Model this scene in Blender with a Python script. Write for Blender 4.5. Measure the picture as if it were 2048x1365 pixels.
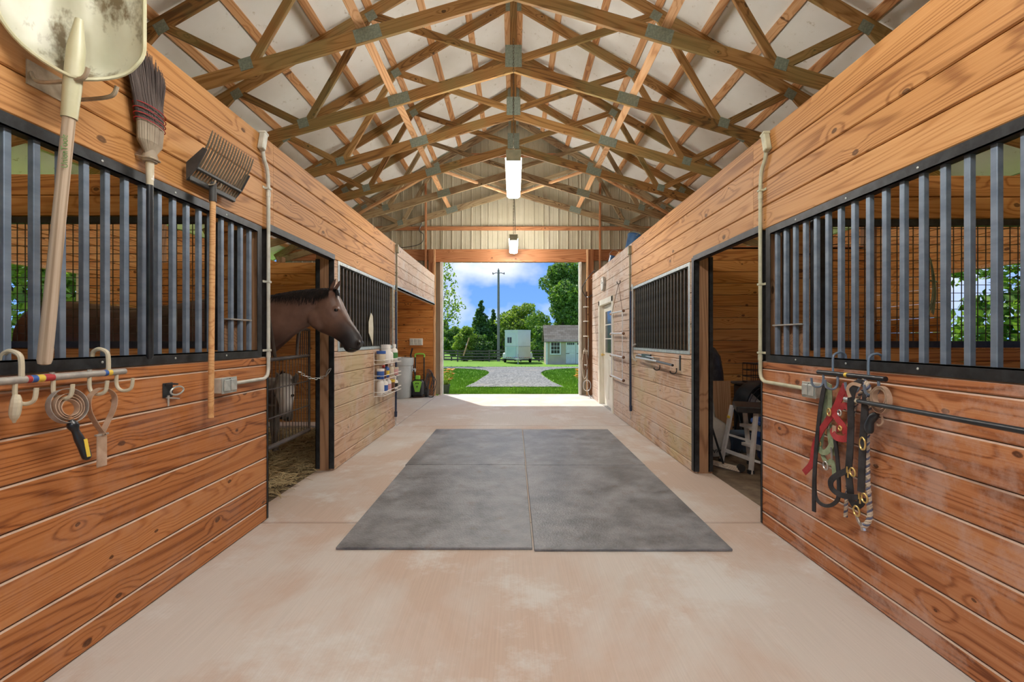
import bpy, bmesh, math, random
from mathutils import Matrix, Vector, Euler
R = math.radians
random.seed(7)
scene = bpy.context.scene
col = scene.collection
for _o in list(bpy.data.objects):
    bpy.data.objects.remove(_o)

# ------------------------------------------------------------------ camera, sky, sun, exposure
F, VX, VY, HC = 894.0, 1027.0, 679.0, 1.31          # focal length and vanishing point in pixels of 2048 x 1365, eye height
cam = bpy.data.cameras.new('camera')
cam.sensor_width = 36.0
cam.lens = F / 2048 * 36.0
cam.shift_x = -(VX - 1024) / 2048
cam.shift_y = -(682.5 - VY) / 2048
cam.clip_end = 600
cam_o = bpy.data.objects.new('camera', cam)
col.objects.link(cam_o)
cam_o.location = (0, 0, HC)
cam_o.rotation_euler = (R(90), 0, 0)
scene.camera = cam_o
scene.view_settings.view_transform = 'Standard'
scene.view_settings.look = 'None'
scene.view_settings.gamma = 1.0
scene.view_settings.use_curve_mapping = False
scene.view_settings.exposure = 0.0

SKY = 1.25
world = bpy.data.worlds.new('sky')
scene.world = world
world.use_nodes = True
wn, wl = world.node_tree.nodes, world.node_tree.links
wn.clear()
w_out = wn.new('ShaderNodeOutputWorld')
w_bg = wn.new('ShaderNodeBackground')
w_bg.inputs['Strength'].default_value = SKY
w_tc = wn.new('ShaderNodeTexCoord')
w_sep = wn.new('ShaderNodeSeparateXYZ')
wl.new(w_tc.outputs['Generated'], w_sep.inputs[0])
w_ramp = wn.new('ShaderNodeValToRGB')                # blue from horizon to zenith
w_ramp.color_ramp.elements[0].position = 0.0
w_ramp.color_ramp.elements[0].color = (0.20, 0.43, 0.88, 1)
w_ramp.color_ramp.elements[1].position = 0.45
w_ramp.color_ramp.elements[1].color = (0.05, 0.17, 0.58, 1)
wl.new(w_sep.outputs['Z'], w_ramp.inputs[0])
w_map = wn.new('ShaderNodeMapping')
w_map.inputs['Scale'].default_value = (1.0, 1.0, 1.5)
w_map.inputs['Location'].default_value = (0.33, 0.1, 0.22)
wl.new(w_tc.outputs['Generated'], w_map.inputs[0])
w_no = wn.new('ShaderNodeTexNoise')
w_no.inputs['Scale'].default_value = 4.2
w_no.inputs['Detail'].default_value = 5
w_no.inputs['Roughness'].default_value = 0.5
wl.new(w_map.outputs[0], w_no.inputs['Vector'])
w_cr = wn.new('ShaderNodeValToRGB')
w_cr.color_ramp.elements[0].position = 0.47
w_cr.color_ramp.elements[0].color = (0, 0, 0, 1)
w_cr.color_ramp.elements[1].position = 0.66
w_cr.color_ramp.elements[1].color = (1, 1, 1, 1)
wl.new(w_no.outputs['Fac'], w_cr.inputs[0])
w_mx = wn.new('ShaderNodeMix')
w_mx.data_type = 'RGBA'
w_mx.inputs[7].default_value = (0.86, 0.90, 0.97, 1)
wl.new(w_cr.outputs[0], w_mx.inputs[0])
wl.new(w_ramp.outputs[0], w_mx.inputs[6])
wl.new(w_mx.outputs[2], w_bg.inputs['Color'])
wl.new(w_bg.outputs[0], w_out.inputs[0])

sun = bpy.data.lights.new('sun', 'SUN')
sun.energy = 6.0
sun.angle = R(0.6)
sun.color = (1.0, 0.95, 0.87)
sun_o = bpy.data.objects.new('sun', sun)
col.objects.link(sun_o)
sun_o.rotation_euler = Vector((1.05, -1.85, -3.1)).to_track_quat('-Z', 'Y').to_euler()
LAMP = 70.0                                           # radiance of the fluorescent lenses
LAMP_COL = (1.0, 0.965, 0.90)

# ------------------------------------------------------------------ scene helpers
WORLD = {}
def link(o, parent=None, M=None):
    M = M if M is not None else Matrix.Identity(4)
    col.objects.link(o)
    if parent is not None:
        o.parent = parent
        o.matrix_basis = WORLD[parent].inverted() @ M
    else:
        o.matrix_basis = M
    WORLD[o] = M.copy()
    return o

def tag(o, label=None, cat=None, group=None, kind=None):
    if label: o['label'] = label
    if cat: o['category'] = cat
    if group: o['group'] = group
    if kind: o['kind'] = kind
    return o

def empty(name, loc=(0, 0, 0), label=None, cat=None, group=None, kind=None, rz=0):
    o = bpy.data.objects.new(name, None)
    o.empty_display_size = 0.1
    link(o, None, Matrix.Translation(loc) @ Matrix.Rotation(rz, 4, 'Z'))
    return tag(o, label, cat, group, kind)

def copy_tree(root, M, label=None, group=None):
    """a copy of a thing, its parts and their sub-parts, moved to matrix M"""
    def rec(o, parent, Mo):
        c = o.copy()
        link(c, parent, Mo)
        for ch in list(o.children):
            rec(ch, c, Mo @ WORLD[o].inverted() @ WORLD[ch])
        return c
    r = rec(root, None, M)
    return tag(r, label, None, group)

def LW(px, d=None, py=None, off=0.0):
    """point on the left aisle wall seen at pixel px (and py)"""
    X = XL + off
    d = X * F / (px - VX)
    return Vector((X, d, HC + ((VY - py) / F * d if py is not None else 0)))
def RW(px, py=None, off=0.0):
    X = XR - off
    d = X * F / (px - VX)
    return Vector((X, d, HC + ((VY - py) / F * d if py is not None else 0)))
def AT(px, py, d):
    return Vector(((px - VX) / F * d, d, HC + (VY - py) / F * d))

class MB:
    def __init__(self):
        self.v, self.f = [], []
    def add(self, vs, fs):
        n = len(self.v)
        self.v += [Vector(p) for p in vs]
        self.f += [tuple(i + n for i in q) for q in fs]
        return self
    def box(self, a, b, M=None, bev=0.0):
        (x0, y0, z0), (x1, y1, z1) = a, b
        if bev:
            e = bev
            bm = bmesh.new()
            bmesh.ops.create_cube(bm, size=1)
            bmesh.ops.scale(bm, vec=(x1-x0, y1-y0, z1-z0), verts=bm.verts)
            bmesh.ops.bevel(bm, geom=bm.edges[:], offset=e, segments=1, affect='EDGES')
            bmesh.ops.translate(bm, vec=((x0+x1)/2, (y0+y1)/2, (z0+z1)/2), verts=bm.verts)
            vs = [v.co.copy() for v in bm.verts]
            fs = [[v.index for v in f.verts] for f in bm.faces]
            bm.free()
        else:
            vs = [Vector(p) for p in ((x0,y0,z0),(x1,y0,z0),(x1,y1,z0),(x0,y1,z0),(x0,y0,z1),(x1,y0,z1),(x1,y1,z1),(x0,y1,z1))]
            fs = [(3,2,1,0),(4,5,6,7),(0,1,5,4),(1,2,6,5),(2,3,7,6),(3,0,4,7)]
        if M is not None: vs = [M @ v for v in vs]
        return self.add(vs, fs)
    def bar(self, p0, p1, w, h, up=(0, 0, 1)):
        M, L = frame(p0, p1, up)
        return self.box((-L/2, -w/2, -h/2), (L/2, w/2, h/2), M)
    def tube(self, pts, r, n=8, closed=False, cap=True, flat=None, up=None):
        """round tube (or flat strap: flat=(half width, half thickness), up = strap normal) along pts"""
        pts = [Vector(p) for p in pts]
        m = len(pts)
        rs = r if isinstance(r, (list, tuple)) else [r] * m
        prev = None
        rings = []
        for i, p in enumerate(pts):
            if closed: t = pts[(i+1) % m] - pts[i-1]
            else: t = pts[min(i+1, m-1)] - pts[max(i-1, 0)]
            t = t.normalized() if t.length > 1e-9 else Vector((0, 0, 1))
            if up is not None:
                u = up(i) if callable(up) else up
                b = t.cross(Vector(u))
                if b.length < 1e-6: b = prev or t.orthogonal()
                b.normalize()
            elif prev is None:
                b = t.orthogonal().normalized()
            else:
                b = prev - t * prev.dot(t)
                b = b.normalized() if b.length > 1e-6 else t.orthogonal().normalized()
            prev = b
            c = t.cross(b).normalized()
            ring = []
            if flat:
                hw, ht = flat
                for sb, sc in ((-1, -1), (1, -1), (1, 1), (-1, 1)):
                    ring.append(p + b * hw * sb * rs[i] + c * ht * sc * rs[i])
            else:
                for k in range(n):
                    a = 2 * math.pi * k / n
                    ring.append(p + (b * math.cos(a) + c * math.sin(a)) * rs[i])
            rings.append(ring)
        q = len(rings[0])
        vs = [v for ring in rings for v in ring]
        fs = []
        for i in range(m if closed else m - 1):
            j = (i + 1) % m
            for k in range(q):
                fs.append((i*q + k, i*q + (k+1) % q, j*q + (k+1) % q, j*q + k))
        if cap and not closed:
            fs.append(tuple(range(q))[::-1])
            fs.append(tuple((m-1)*q + k for k in range(q)))
        return self.add(vs, fs)
    def lathe(self, prof, n=20, M=None, cap=True):
        """profile of (radius, z) turned about z"""
        vs, fs = [], []
        for r, z in prof:
            for k in range(n):
                a = 2 * math.pi * k / n
                vs.append(Vector((r * math.cos(a), r * math.sin(a), z)))
        for i in range(len(prof) - 1):
            for k in range(n):
                fs.append((i*n + k, i*n + (k+1) % n, (i+1)*n + (k+1) % n, (i+1)*n + k))
        if cap:
            fs.append(tuple(range(n))[::-1])
            fs.append(tuple((len(prof)-1)*n + k for k in range(n)))
        if M is not None: vs = [M @ v for v in vs]
        return self.add(vs, fs)
    def prism(self, poly, t, M=None):
        """polygon in local xz, thickness t along y (centred)"""
        n = len(poly)
        vs = [Vector((x, -t/2, z)) for x, z in poly] + [Vector((x, t/2, z)) for x, z in poly]
        fs = [tuple(range(n)), tuple(range(2*n-1, n-1, -1))] + [((k+1) % n, k, n+k, n+(k+1) % n) for k in range(n)]
        if M is not None: vs = [M @ v for v in vs]
        return self.add(vs, fs)
    def sphere(self, c, r, nu=12, nv=8, M=None):
        sx, sy, sz = r if isinstance(r, (tuple, list)) else (r, r, r)
        vs, fs = [], []
        for i in range(nv + 1):
            th = math.pi * i / nv
            for k in range(nu):
                a = 2 * math.pi * k / nu
                p = Vector((sx*math.sin(th)*math.cos(a), sy*math.sin(th)*math.sin(a), sz*math.cos(th)))
                if M is not None: p = M @ p
                vs.append(Vector(c) + p)
        for i in range(nv):
            for k in range(nu):
                fs.append((i*nu + k, (i+1)*nu + k, (i+1)*nu + (k+1) % nu, i*nu + (k+1) % nu))
        return self.add(vs, fs)
    def build(self, name, mat, parent=None, smooth=False, origin=None, fix=True):
        vs = self.v
        lo = Vector((min(v.x for v in vs), min(v.y for v in vs), min(v.z for v in vs)))
        hi = Vector((max(v.x for v in vs), max(v.y for v in vs), max(v.z for v in vs)))
        c = Vector(origin) if origin is not None else Vector(((lo.x+hi.x)/2, (lo.y+hi.y)/2, lo.z if parent is None else (lo.z+hi.z)/2))
        me = bpy.data.meshes.new(name)
        me.from_pydata([tuple(v - c) for v in vs], [], self.f)
        if fix:
            bm = bmesh.new(); bm.from_mesh(me)
            bmesh.ops.remove_doubles(bm, verts=bm.verts, dist=1e-6)
            bmesh.ops.recalc_face_normals(bm, faces=bm.faces)
            bm.to_mesh(me); bm.free()
        if mat is not None: me.materials.append(mat)
        if smooth:
            me.polygons.foreach_set('use_smooth', [True] * len(me.polygons))
            try: me.set_sharp_from_angle(angle=R(40 if smooth is True else smooth))
            except Exception: pass
        o = bpy.data.objects.new(name, me)
        return link(o, parent, Matrix.Translation(c))

def frame(p0, p1, up=(0, 0, 1)):
    p0, p1 = Vector(p0), Vector(p1)
    x = p1 - p0
    L = x.length
    x.normalize()
    z = Vector(up)
    y = z.cross(x)
    if y.length < 1e-4: y = Vector((0, 1, 0)).cross(x) if abs(x.y) < .9 else Vector((1, 0, 0)).cross(x)
    y.normalize()
    z = x.cross(y)
    M = Matrix((x, y, z)).transposed().to_4x4()
    M.translation = (p0 + p1) / 2
    return M, L

_beams = {}
def beam(name, p0, p1, w, h, mat, parent=None, up=(0, 0, 1), c=0.003, cuts=None):
    """chamfered timber: length along local x, width w along local y, height h along local z; alike pieces share a mesh"""
    M, L = frame(p0, p1, up)
    L = round(L, 3)
    key = (L, round(w, 4), round(h, 4), c, mat.name)
    me = _beams.get(key)
    if me is None:
        a, b = w / 2, h / 2
        sec = [(-a, -b+c), (-a+c, -b), (a-c, -b), (a, -b+c), (a, b-c), (a-c, b), (-a+c, b), (-a, b-c)] if c else [(-a, -b), (a, -b), (a, b), (-a, b)]
        n = len(sec)
        vs = [(-L/2, y, z) for y, z in sec] + [(L/2, y, z) for y, z in sec]
        fs = [tuple(range(n))[::-1], tuple(range(n, 2*n))] + [(k, (k+1) % n, n+(k+1) % n, n+k) for k in range(n)]
        me = bpy.data.meshes.new(name)
        me.from_pydata(vs, [], fs)
        me.materials.append(mat)
        _beams[key] = me
    return link(bpy.data.objects.new(name, me), parent, M)

def smooth_path(pts, k=4):
    """Catmull-Rom through pts"""
    pts = [Vector(p) for p in pts]
    out = []
    for i in range(len(pts) - 1):
        p0, p1, p2, p3 = pts[max(i-1, 0)], pts[i], pts[i+1], pts[min(i+2, len(pts)-1)]
        for j in range(k):
            t = j / k
            out.append(0.5 * ((2*p1) + (p2-p0)*t + (2*p0-5*p1+4*p2-p3)*t*t + (3*p1-p0-3*p2+p3)*t**3))
    out.append(pts[-1])
    return out

# ------------------------------------------------------------------ materials
def new_mat(name, rough=0.6, metal=0.0, color=None, spec=0.5):
    m = bpy.data.materials.new(name)
    m.use_nodes = True
    b = m.node_tree.nodes['Principled BSDF']
    b.inputs['Roughness'].default_value = rough
    b.inputs['Metallic'].default_value = metal
    b.inputs['Specular IOR Level'].default_value = spec
    if color: b.inputs['Base Color'].default_value = (*color, 1)
    return m, m.node_tree.nodes, m.node_tree.links, b

def nd(ns, kind, **kw):
    n = ns.new(kind)
    for k, v in kw.items():
        if k in n.inputs: n.inputs[k].default_value = v
        else: setattr(n, k, v)
    return n
def ramp(ns, stops, interp='LINEAR'):
    n = ns.new('ShaderNodeValToRGB')
    e = n.color_ramp.elements
    n.color_ramp.interpolation = interp
    while len(e) < len(stops): e.new(0.5)
    for el, (p, c) in zip(e, stops):
        el.position = p
        el.color = (*c, 1) if len(c) == 3 else c
    return n
def mixc(ns, ls, fac, a, b, mode='MIX'):
    n = ns.new('ShaderNodeMix')
    n.data_type = 'RGBA'
    n.blend_type = mode
    for sock, v in ((0, fac), (6, a), (7, b)):
        if isinstance(v, (int, float)): n.inputs[sock].default_value = v
        elif isinstance(v, tuple): n.inputs[sock].default_value = (*v, 1)
        else: ls.new(v, n.inputs[sock])
    return n.outputs[2]
def math_(ns, ls, op, a, b=None, c=None, clamp=False):
    n = ns.new('ShaderNodeMath')
    n.operation = op
    n.use_clamp = clamp
    for i, v in enumerate((a, b, c)):
        if v is None: continue
        if isinstance(v, (int, float)): n.inputs[i].default_value = v
        else: ls.new(v, n.inputs[i])
    return n.outputs[0]

def wood(name, dark, mid, light, rough=0.55, knots=1.0, wear=None, wear_amt=0.0, stain=None, stain_amt=0.0, dust=None, vary=0.25, grain=1.0, spec=0.35):
    """boards with grain along local x; knots; scuffs (wear) and stains in world space"""
    m, ns, ls, b = new_mat(name, rough, spec=spec)
    tc = nd(ns, 'ShaderNodeTexCoord')
    oi = nd(ns, 'ShaderNodeObjectInfo')
    off = nd(ns, 'ShaderNodeVectorMath', operation='MULTIPLY')
    cx = nd(ns, 'ShaderNodeCombineXYZ')
    for k in range(3): ls.new(oi.outputs['Random'], cx.inputs[k])
    ls.new(cx.outputs[0], off.inputs[0])
    off.inputs[1].default_value = (173.0, 37.0, 71.0)
    ad = nd(ns, 'ShaderNodeVectorMath', operation='ADD')
    ls.new(tc.outputs['Object'], ad.inputs[0]); ls.new(off.outputs[0], ad.inputs[1])
    def mp(scale):
        n = nd(ns, 'ShaderNodeMapping')
        n.inputs['Scale'].default_value = scale
        ls.new(ad.outputs[0], n.inputs[0])
        return n.outputs[0]
    # knots: cells laid out over the board face (x along, z across)
    sx_ = nd(ns, 'ShaderNodeSeparateXYZ'); ls.new(ad.outputs[0], sx_.inputs[0])
    wv = nd(ns, 'ShaderNodeTexNoise', Scale=26.0, Detail=2.0)
    ls.new(ad.outputs[0], wv.inputs['Vector'])
    kv = nd(ns, 'ShaderNodeCombineXYZ')
    ls.new(math_(ns, ls, 'MULTIPLY_ADD', sx_.outputs['X'], 2.0, math_(ns, ls, 'MULTIPLY', wv.outputs['Fac'], 0.03)), kv.inputs['X'])
    ls.new(math_(ns, ls, 'MULTIPLY_ADD', sx_.outputs['Z'], 3.2, math_(ns, ls, 'MULTIPLY', wv.outputs['Fac'], 0.04)), kv.inputs['Y'])
    vo = nd(ns, 'ShaderNodeTexVoronoi', Scale=1.0, Randomness=1.0)
    vo.voronoi_dimensions = '2D'; vo.feature = 'F1'
    ls.new(kv.outputs[0], vo.inputs['Vector'])
    sel = nd(ns, 'ShaderNodeSeparateColor'); ls.new(vo.outputs['Color'], sel.inputs[0])
    pick = math_(ns, ls, 'GREATER_THAN', sel.outputs[0], 1.0 - 0.78 * knots)
    around = ramp(ns, [(0.0, (1,)*3), (0.10, (0.5,)*3), (0.24, (0,)*3)])
    ls.new(vo.outputs['Distance'], around.inputs[0])
    bend = math_(ns, ls, 'MULTIPLY', math_(ns, ls, 'MULTIPLY', around.outputs[0], pick), 11.0)
    # growth-ring cathedral figure, bending round the knots
    warp = nd(ns, 'ShaderNodeTexNoise', Scale=1.0, Detail=1.5, Roughness=0.45)
    ls.new(mp((0.30, 3.0, 4.4)), warp.inputs['Vector'])
    ring = math_(ns, ls, 'SINE', math_(ns, ls, 'MULTIPLY_ADD', warp.outputs['Fac'], 150.0 * grain, bend))
    ringr = ramp(ns, [(0.0, (0.0,)*3), (0.14, (0.40,)*3), (0.40, (0.88,)*3), (1.0, (1.0,)*3)])
    ls.new(math_(ns, ls, 'MULTIPLY_ADD', ring, 0.5, 0.5), ringr.inputs[0])
    streak = nd(ns, 'ShaderNodeTexNoise', Scale=1.0, Detail=5.0, Roughness=0.65)
    ls.new(mp((1.3, 90.0, 120.0)), streak.inputs['Vector'])
    big = nd(ns, 'ShaderNodeTexNoise', Scale=1.0, Detail=3.0, Roughness=0.55)
    ls.new(mp((1.1, 3.0, 5.0)), big.inputs['Vector'])
    tone = math_(ns, ls, 'ADD', math_(ns, ls, 'MULTIPLY', ringr.outputs[0], 0.30), math_(ns, ls, 'MULTIPLY_ADD', streak.outputs['Fac'], 0.75, -0.165))
    tone = math_(ns, ls, 'ADD', tone, math_(ns, ls, 'MULTIPLY', big.outputs['Fac'], 0.30))
    tone = math_(ns, ls, 'ADD', tone, math_(ns, ls, 'MULTIPLY', math_(ns, ls, 'SUBTRACT', oi.outputs['Random'], 0.5), vary))
    cr = ramp(ns, [(0.22, dark), (0.52, mid), (0.85, light)])
    ls.new(tone, cr.inputs[0])
    c = cr.outputs[0]
    # knots
    if knots:
        size = math_(ns, ls, 'MULTIPLY_ADD', sel.outputs[1], 0.045, 0.018)
        kr = ramp(ns, [(0.0, (0.8,)*3), (0.55, (1,)*3), (0.9, (0.75,)*3), (1.0, (0.0,)*3)])
        ls.new(math_(ns, ls, 'DIVIDE', vo.outputs['Distance'], size), kr.inputs[0])
        kf = math_(ns, ls, 'MULTIPLY', math_(ns, ls, 'MULTIPLY', kr.outputs[0], pick), 0.88)
        c = mixc(ns, ls, kf, c, tuple(x * 0.30 for x in dark))
    geo = nd(ns, 'ShaderNodeNewGeometry')
    if wear_amt:
        wn_ = nd(ns, 'ShaderNodeTexNoise', Scale=2.8, Detail=10.0, Roughness=0.74)
        ls.new(geo.outputs['Position'], wn_.inputs['Vector'])
        wr = ramp(ns, [(0.49, (0,)*3), (0.60, (1,)*3)])
        ls.new(wn_.outputs['Fac'], wr.inputs[0])
        c = mixc(ns, ls, math_(ns, ls, 'MULTIPLY', wr.outputs[0], wear_amt), c, wear)
    if stain_amt:
        sn = nd(ns, 'ShaderNodeTexNoise', Scale=1.1, Detail=4.0, Roughness=0.6)
        ls.new(geo.outputs['Position'], sn.inputs['Vector'])
        sr = ramp(ns, [(0.48, (0,)*3), (0.62, (1,)*3)])
        ls.new(sn.outputs['Fac'], sr.inputs[0])
        c = mixc(ns, ls, math_(ns, ls, 'MULTIPLY', sr.outputs[0], stain_amt), c, stain)
    if dust:
        sz = nd(ns, 'ShaderNodeSeparateXYZ'); ls.new(geo.outputs['True Normal'], sz.inputs[0])
        c = mixc(ns, ls, math_(ns, ls, 'MULTIPLY', math_(ns, ls, 'GREATER_THAN', sz.outputs['Z'], 0.45), 0.85), c, dust)
    ls.new(c, b.inputs['Base Color'])
    bp = nd(ns, 'ShaderNodeBump', Strength=0.18, Distance=0.002)
    ls.new(streak.outputs['Fac'], bp.inputs['Height'])
    ls.new(bp.outputs[0], b.inputs['Normal'])
    return m

def noisy(name, c1, c2, scale=8.0, rough=0.6, metal=0.0, detail=4.0, lo=0.35, hi=0.65, bump=0.0, spec=0.5, c3=None, scale3=30.0, f3=0.5, stretch=None):
    """two-tone mottled surface, optional third speck colour"""
    m, ns, ls, b = new_mat(name, rough, metal, spec=spec)
    geo = nd(ns, 'ShaderNodeTexCoord')
    vec = geo.outputs['Object']
    if stretch:
        mp = nd(ns, 'ShaderNodeMapping'); mp.inputs['Scale'].default_value = stretch
        ls.new(vec, mp.inputs[0]); vec = mp.outputs[0]
    n = nd(ns, 'ShaderNodeTexNoise', Scale=scale, Detail=detail, Roughness=0.6)
    ls.new(vec, n.inputs['Vector'])
    r = ramp(ns, [(lo, c1), (hi, c2)])
    ls.new(n.outputs['Fac'], r.inputs[0])
    c = r.outputs[0]
    if c3 is not None:
        n3 = nd(ns, 'ShaderNodeTexNoise', Scale=scale3, Detail=5.0, Roughness=0.7)
        ls.new(vec, n3.inputs['Vector'])
        r3 = ramp(ns, [(f3, (0,)*3), (f3 + 0.12, (1,)*3)])
        ls.new(n3.outputs['Fac'], r3.inputs[0])
        c = mixc(ns, ls, r3.outputs[0], c, c3)
    ls.new(c, b.inputs['Base Color'])
    if bump:
        bp = nd(ns, 'ShaderNodeBump', Strength=bump, Distance=0.01)
        ls.new(n.outputs['Fac'], bp.inputs['Height'])
        ls.new(bp.outputs[0], b.inputs['Normal'])
    return m

M = {}
M['wood_low'] = wood('wood_low', (0.165, 0.046, 0.011), (0.41, 0.148, 0.042), (0.54, 0.235, 0.085), rough=0.42, wear=(0.50, 0.335, 0.27), wear_amt=0.15, dust=(0.52, 0.40, 0.31))
M['wood_scuffed'] = wood('wood_scuffed', (0.175, 0.052, 0.016), (0.395, 0.148, 0.056), (0.53, 0.25, 0.115), wear=(0.50, 0.34, 0.28), wear_amt=0.6, dust=(0.52, 0.40, 0.31))
M['wood_top'] = wood('wood_top', (0.25, 0.098, 0.026), (0.455, 0.215, 0.070), (0.58, 0.31, 0.125), knots=1.0)
M['wood_pale'] = wood('wood_pale', (0.34, 0.21, 0.145), (0.54, 0.39, 0.29), (0.63, 0.50, 0.40), wear=(0.60, 0.53, 0.48), wear_amt=0.8, knots=1.0)
M['wood_mid'] = wood('wood_mid', (0.32, 0.18, 0.105), (0.53, 0.345, 0.225), (0.63, 0.46, 0.33), wear=(0.58, 0.48, 0.41), wear_amt=0.75, stain=(0.46, 0.42, 0.20), stain_amt=0.45)
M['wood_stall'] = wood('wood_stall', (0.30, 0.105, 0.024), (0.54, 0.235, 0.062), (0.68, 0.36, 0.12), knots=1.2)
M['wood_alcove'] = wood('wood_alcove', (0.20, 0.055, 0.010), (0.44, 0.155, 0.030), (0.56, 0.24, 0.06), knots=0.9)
M['wood_post'] = wood('wood_post', (0.16, 0.082, 0.04), (0.30, 0.165, 0.085), (0.42, 0.25, 0.14), knots=0.3, rough=0.75)
M['wood_truss'] = wood('wood_truss', (0.12, 0.052, 0.014), (0.29, 0.14, 0.040), (0.44, 0.24, 0.085), knots=0.8, stain=(0.22, 0.215, 0.085), stain_amt=0.45, vary=0.35)
M['wood_weathered'] = wood('wood_weathered', (0.10, 0.055, 0.025), (0.33, 0.23, 0.12), (0.50, 0.40, 0.24), knots=0.6, stain=(0.16, 0.07, 0.025), stain_amt=0.6)
M['wood_purlin'] = wood('wood_purlin', (0.36, 0.15, 0.055), (0.57, 0.29, 0.12), (0.70, 0.42, 0.22), knots=0.7, vary=0.3)
M['wood_brace'] = wood('wood_brace', (0.45, 0.20, 0.08), (0.66, 0.36, 0.17), (0.78, 0.50, 0.28), knots=1.0)
M['wood_beam'] = wood('wood_beam', (0.22, 0.075, 0.025), (0.42, 0.17, 0.07), (0.55, 0.27, 0.13), knots=0.6)
M['steel_black'] = noisy('steel_black', (0.012, 0.014, 0.016), (0.035, 0.04, 0.045), 14, 0.42, 0.3, spec=0.5)
M['bar_steel'] = noisy('bar_steel', (0.125, 0.17, 0.235), (0.22, 0.285, 0.37), 10, 0.36, 0.35, stretch=(1, 1, 0.3))
M['bar_dark'] = noisy('bar_dark', (0.03, 0.028, 0.022), (0.065, 0.058, 0.045), 10, 0.45, 0.3)
M['galv'] = noisy('galv', (0.40, 0.44, 0.43), (0.58, 0.62, 0.60), 18, 0.42, 0.55)
M['galv_plate'] = noisy('galv_plate', (0.20, 0.25, 0.21), (0.32, 0.37, 0.31), 45, 0.5, 0.4)
M['conduit'] = noisy('conduit', (0.46, 0.47, 0.42), (0.62, 0.63, 0.57), 12, 0.5, 0.25)
M['conduit_tan'] = noisy('conduit_tan', (0.42, 0.42, 0.30), (0.56, 0.55, 0.40), 12, 0.55, 0.1)
M['wire'] = noisy('wire', (0.05, 0.042, 0.028), (0.11, 0.09, 0.06), 20, 0.5, 0.3)

# concrete with brush marks and dusty red-brown stains
def concrete(name, base, dust, pale):
    m, ns, ls, b = new_mat(name, 0.72, spec=0.3)
    geo = nd(ns, 'ShaderNodeNewGeometry')
    n1 = nd(ns, 'ShaderNodeTexNoise', Scale=0.75, Detail=6.0, Roughness=0.62, Distortion=0.5)
    ls.new(geo.outputs['Position'], n1.inputs['Vector'])
    r1 = ramp(ns, [(0.43, (0,)*3), (0.55, (1,)*3)])
    ls.new(n1.outputs['Fac'], r1.inputs[0])
    c = mixc(ns, ls, r1.outputs[0], base, dust)
    n2 = nd(ns, 'ShaderNodeTexNoise', Scale=1.4, Detail=7.0, Roughness=0.7)
    mp2 = nd(ns, 'ShaderNodeMapping'); mp2.inputs['Location'].default_value = (7.3, 2.2, 0)
    ls.new(geo.outputs['Position'], mp2.inputs[0]); ls.new(mp2.outputs[0], n2.inputs['Vector'])
    r2 = ramp(ns, [(0.53, (0,)*3), (0.63, (0.75,)*3)])
    ls.new(n2.outputs['Fac'], r2.inputs[0])
    c = mixc(ns, ls, r2.outputs[0], c, pale)
    br = nd(ns, 'ShaderNodeTexNoise', Scale=1.0, Detail=4.0, Roughness=0.6)
    mp3 = nd(ns, 'ShaderNodeMapping'); mp3.inputs['Scale'].default_value = (120, 2.2, 1)
    ls.new(geo.outputs['Position'], mp3.inputs[0]); ls.new(mp3.outputs[0], br.inputs['Vector'])
    rb = ramp(ns, [(0.3, (0.93,)*3), (0.7, (1.03,)*3)])
    ls.new(br.outputs['Fac'], rb.inputs[0])
    c = mixc(ns, ls, 1.0, c, rb.outputs[0], 'MULTIPLY')
    sp = nd(ns, 'ShaderNodeTexNoise', Scale=16.0, Detail=6.0, Roughness=0.75)
    ls.new(geo.outputs['Position'], sp.inputs['Vector'])
    rs = ramp(ns, [(0.66, (0,)*3), (0.74, (0.5,)*3)])
    ls.new(sp.outputs['Fac'], rs.inputs[0])
    c = mixc(ns, ls, rs.outputs[0], c, (0.22, 0.15, 0.11))
    ls.new(c, b.inputs['Base Color'])
    bp = nd(ns, 'ShaderNodeBump', Strength=0.25, Distance=0.003)
    ls.new(br.outputs['Fac'], bp.inputs['Height'])
    ls.new(bp.outputs[0], b.inputs['Normal'])
    return m
M['concrete'] = concrete('concrete', (0.52, 0.48, 0.44), (0.47, 0.375, 0.31), (0.57, 0.57, 0.55))
M['concrete_far'] = concrete('concrete_far', (0.50, 0.47, 0.44), (0.48, 0.41, 0.36), (0.58, 0.56, 0.54))

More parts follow.
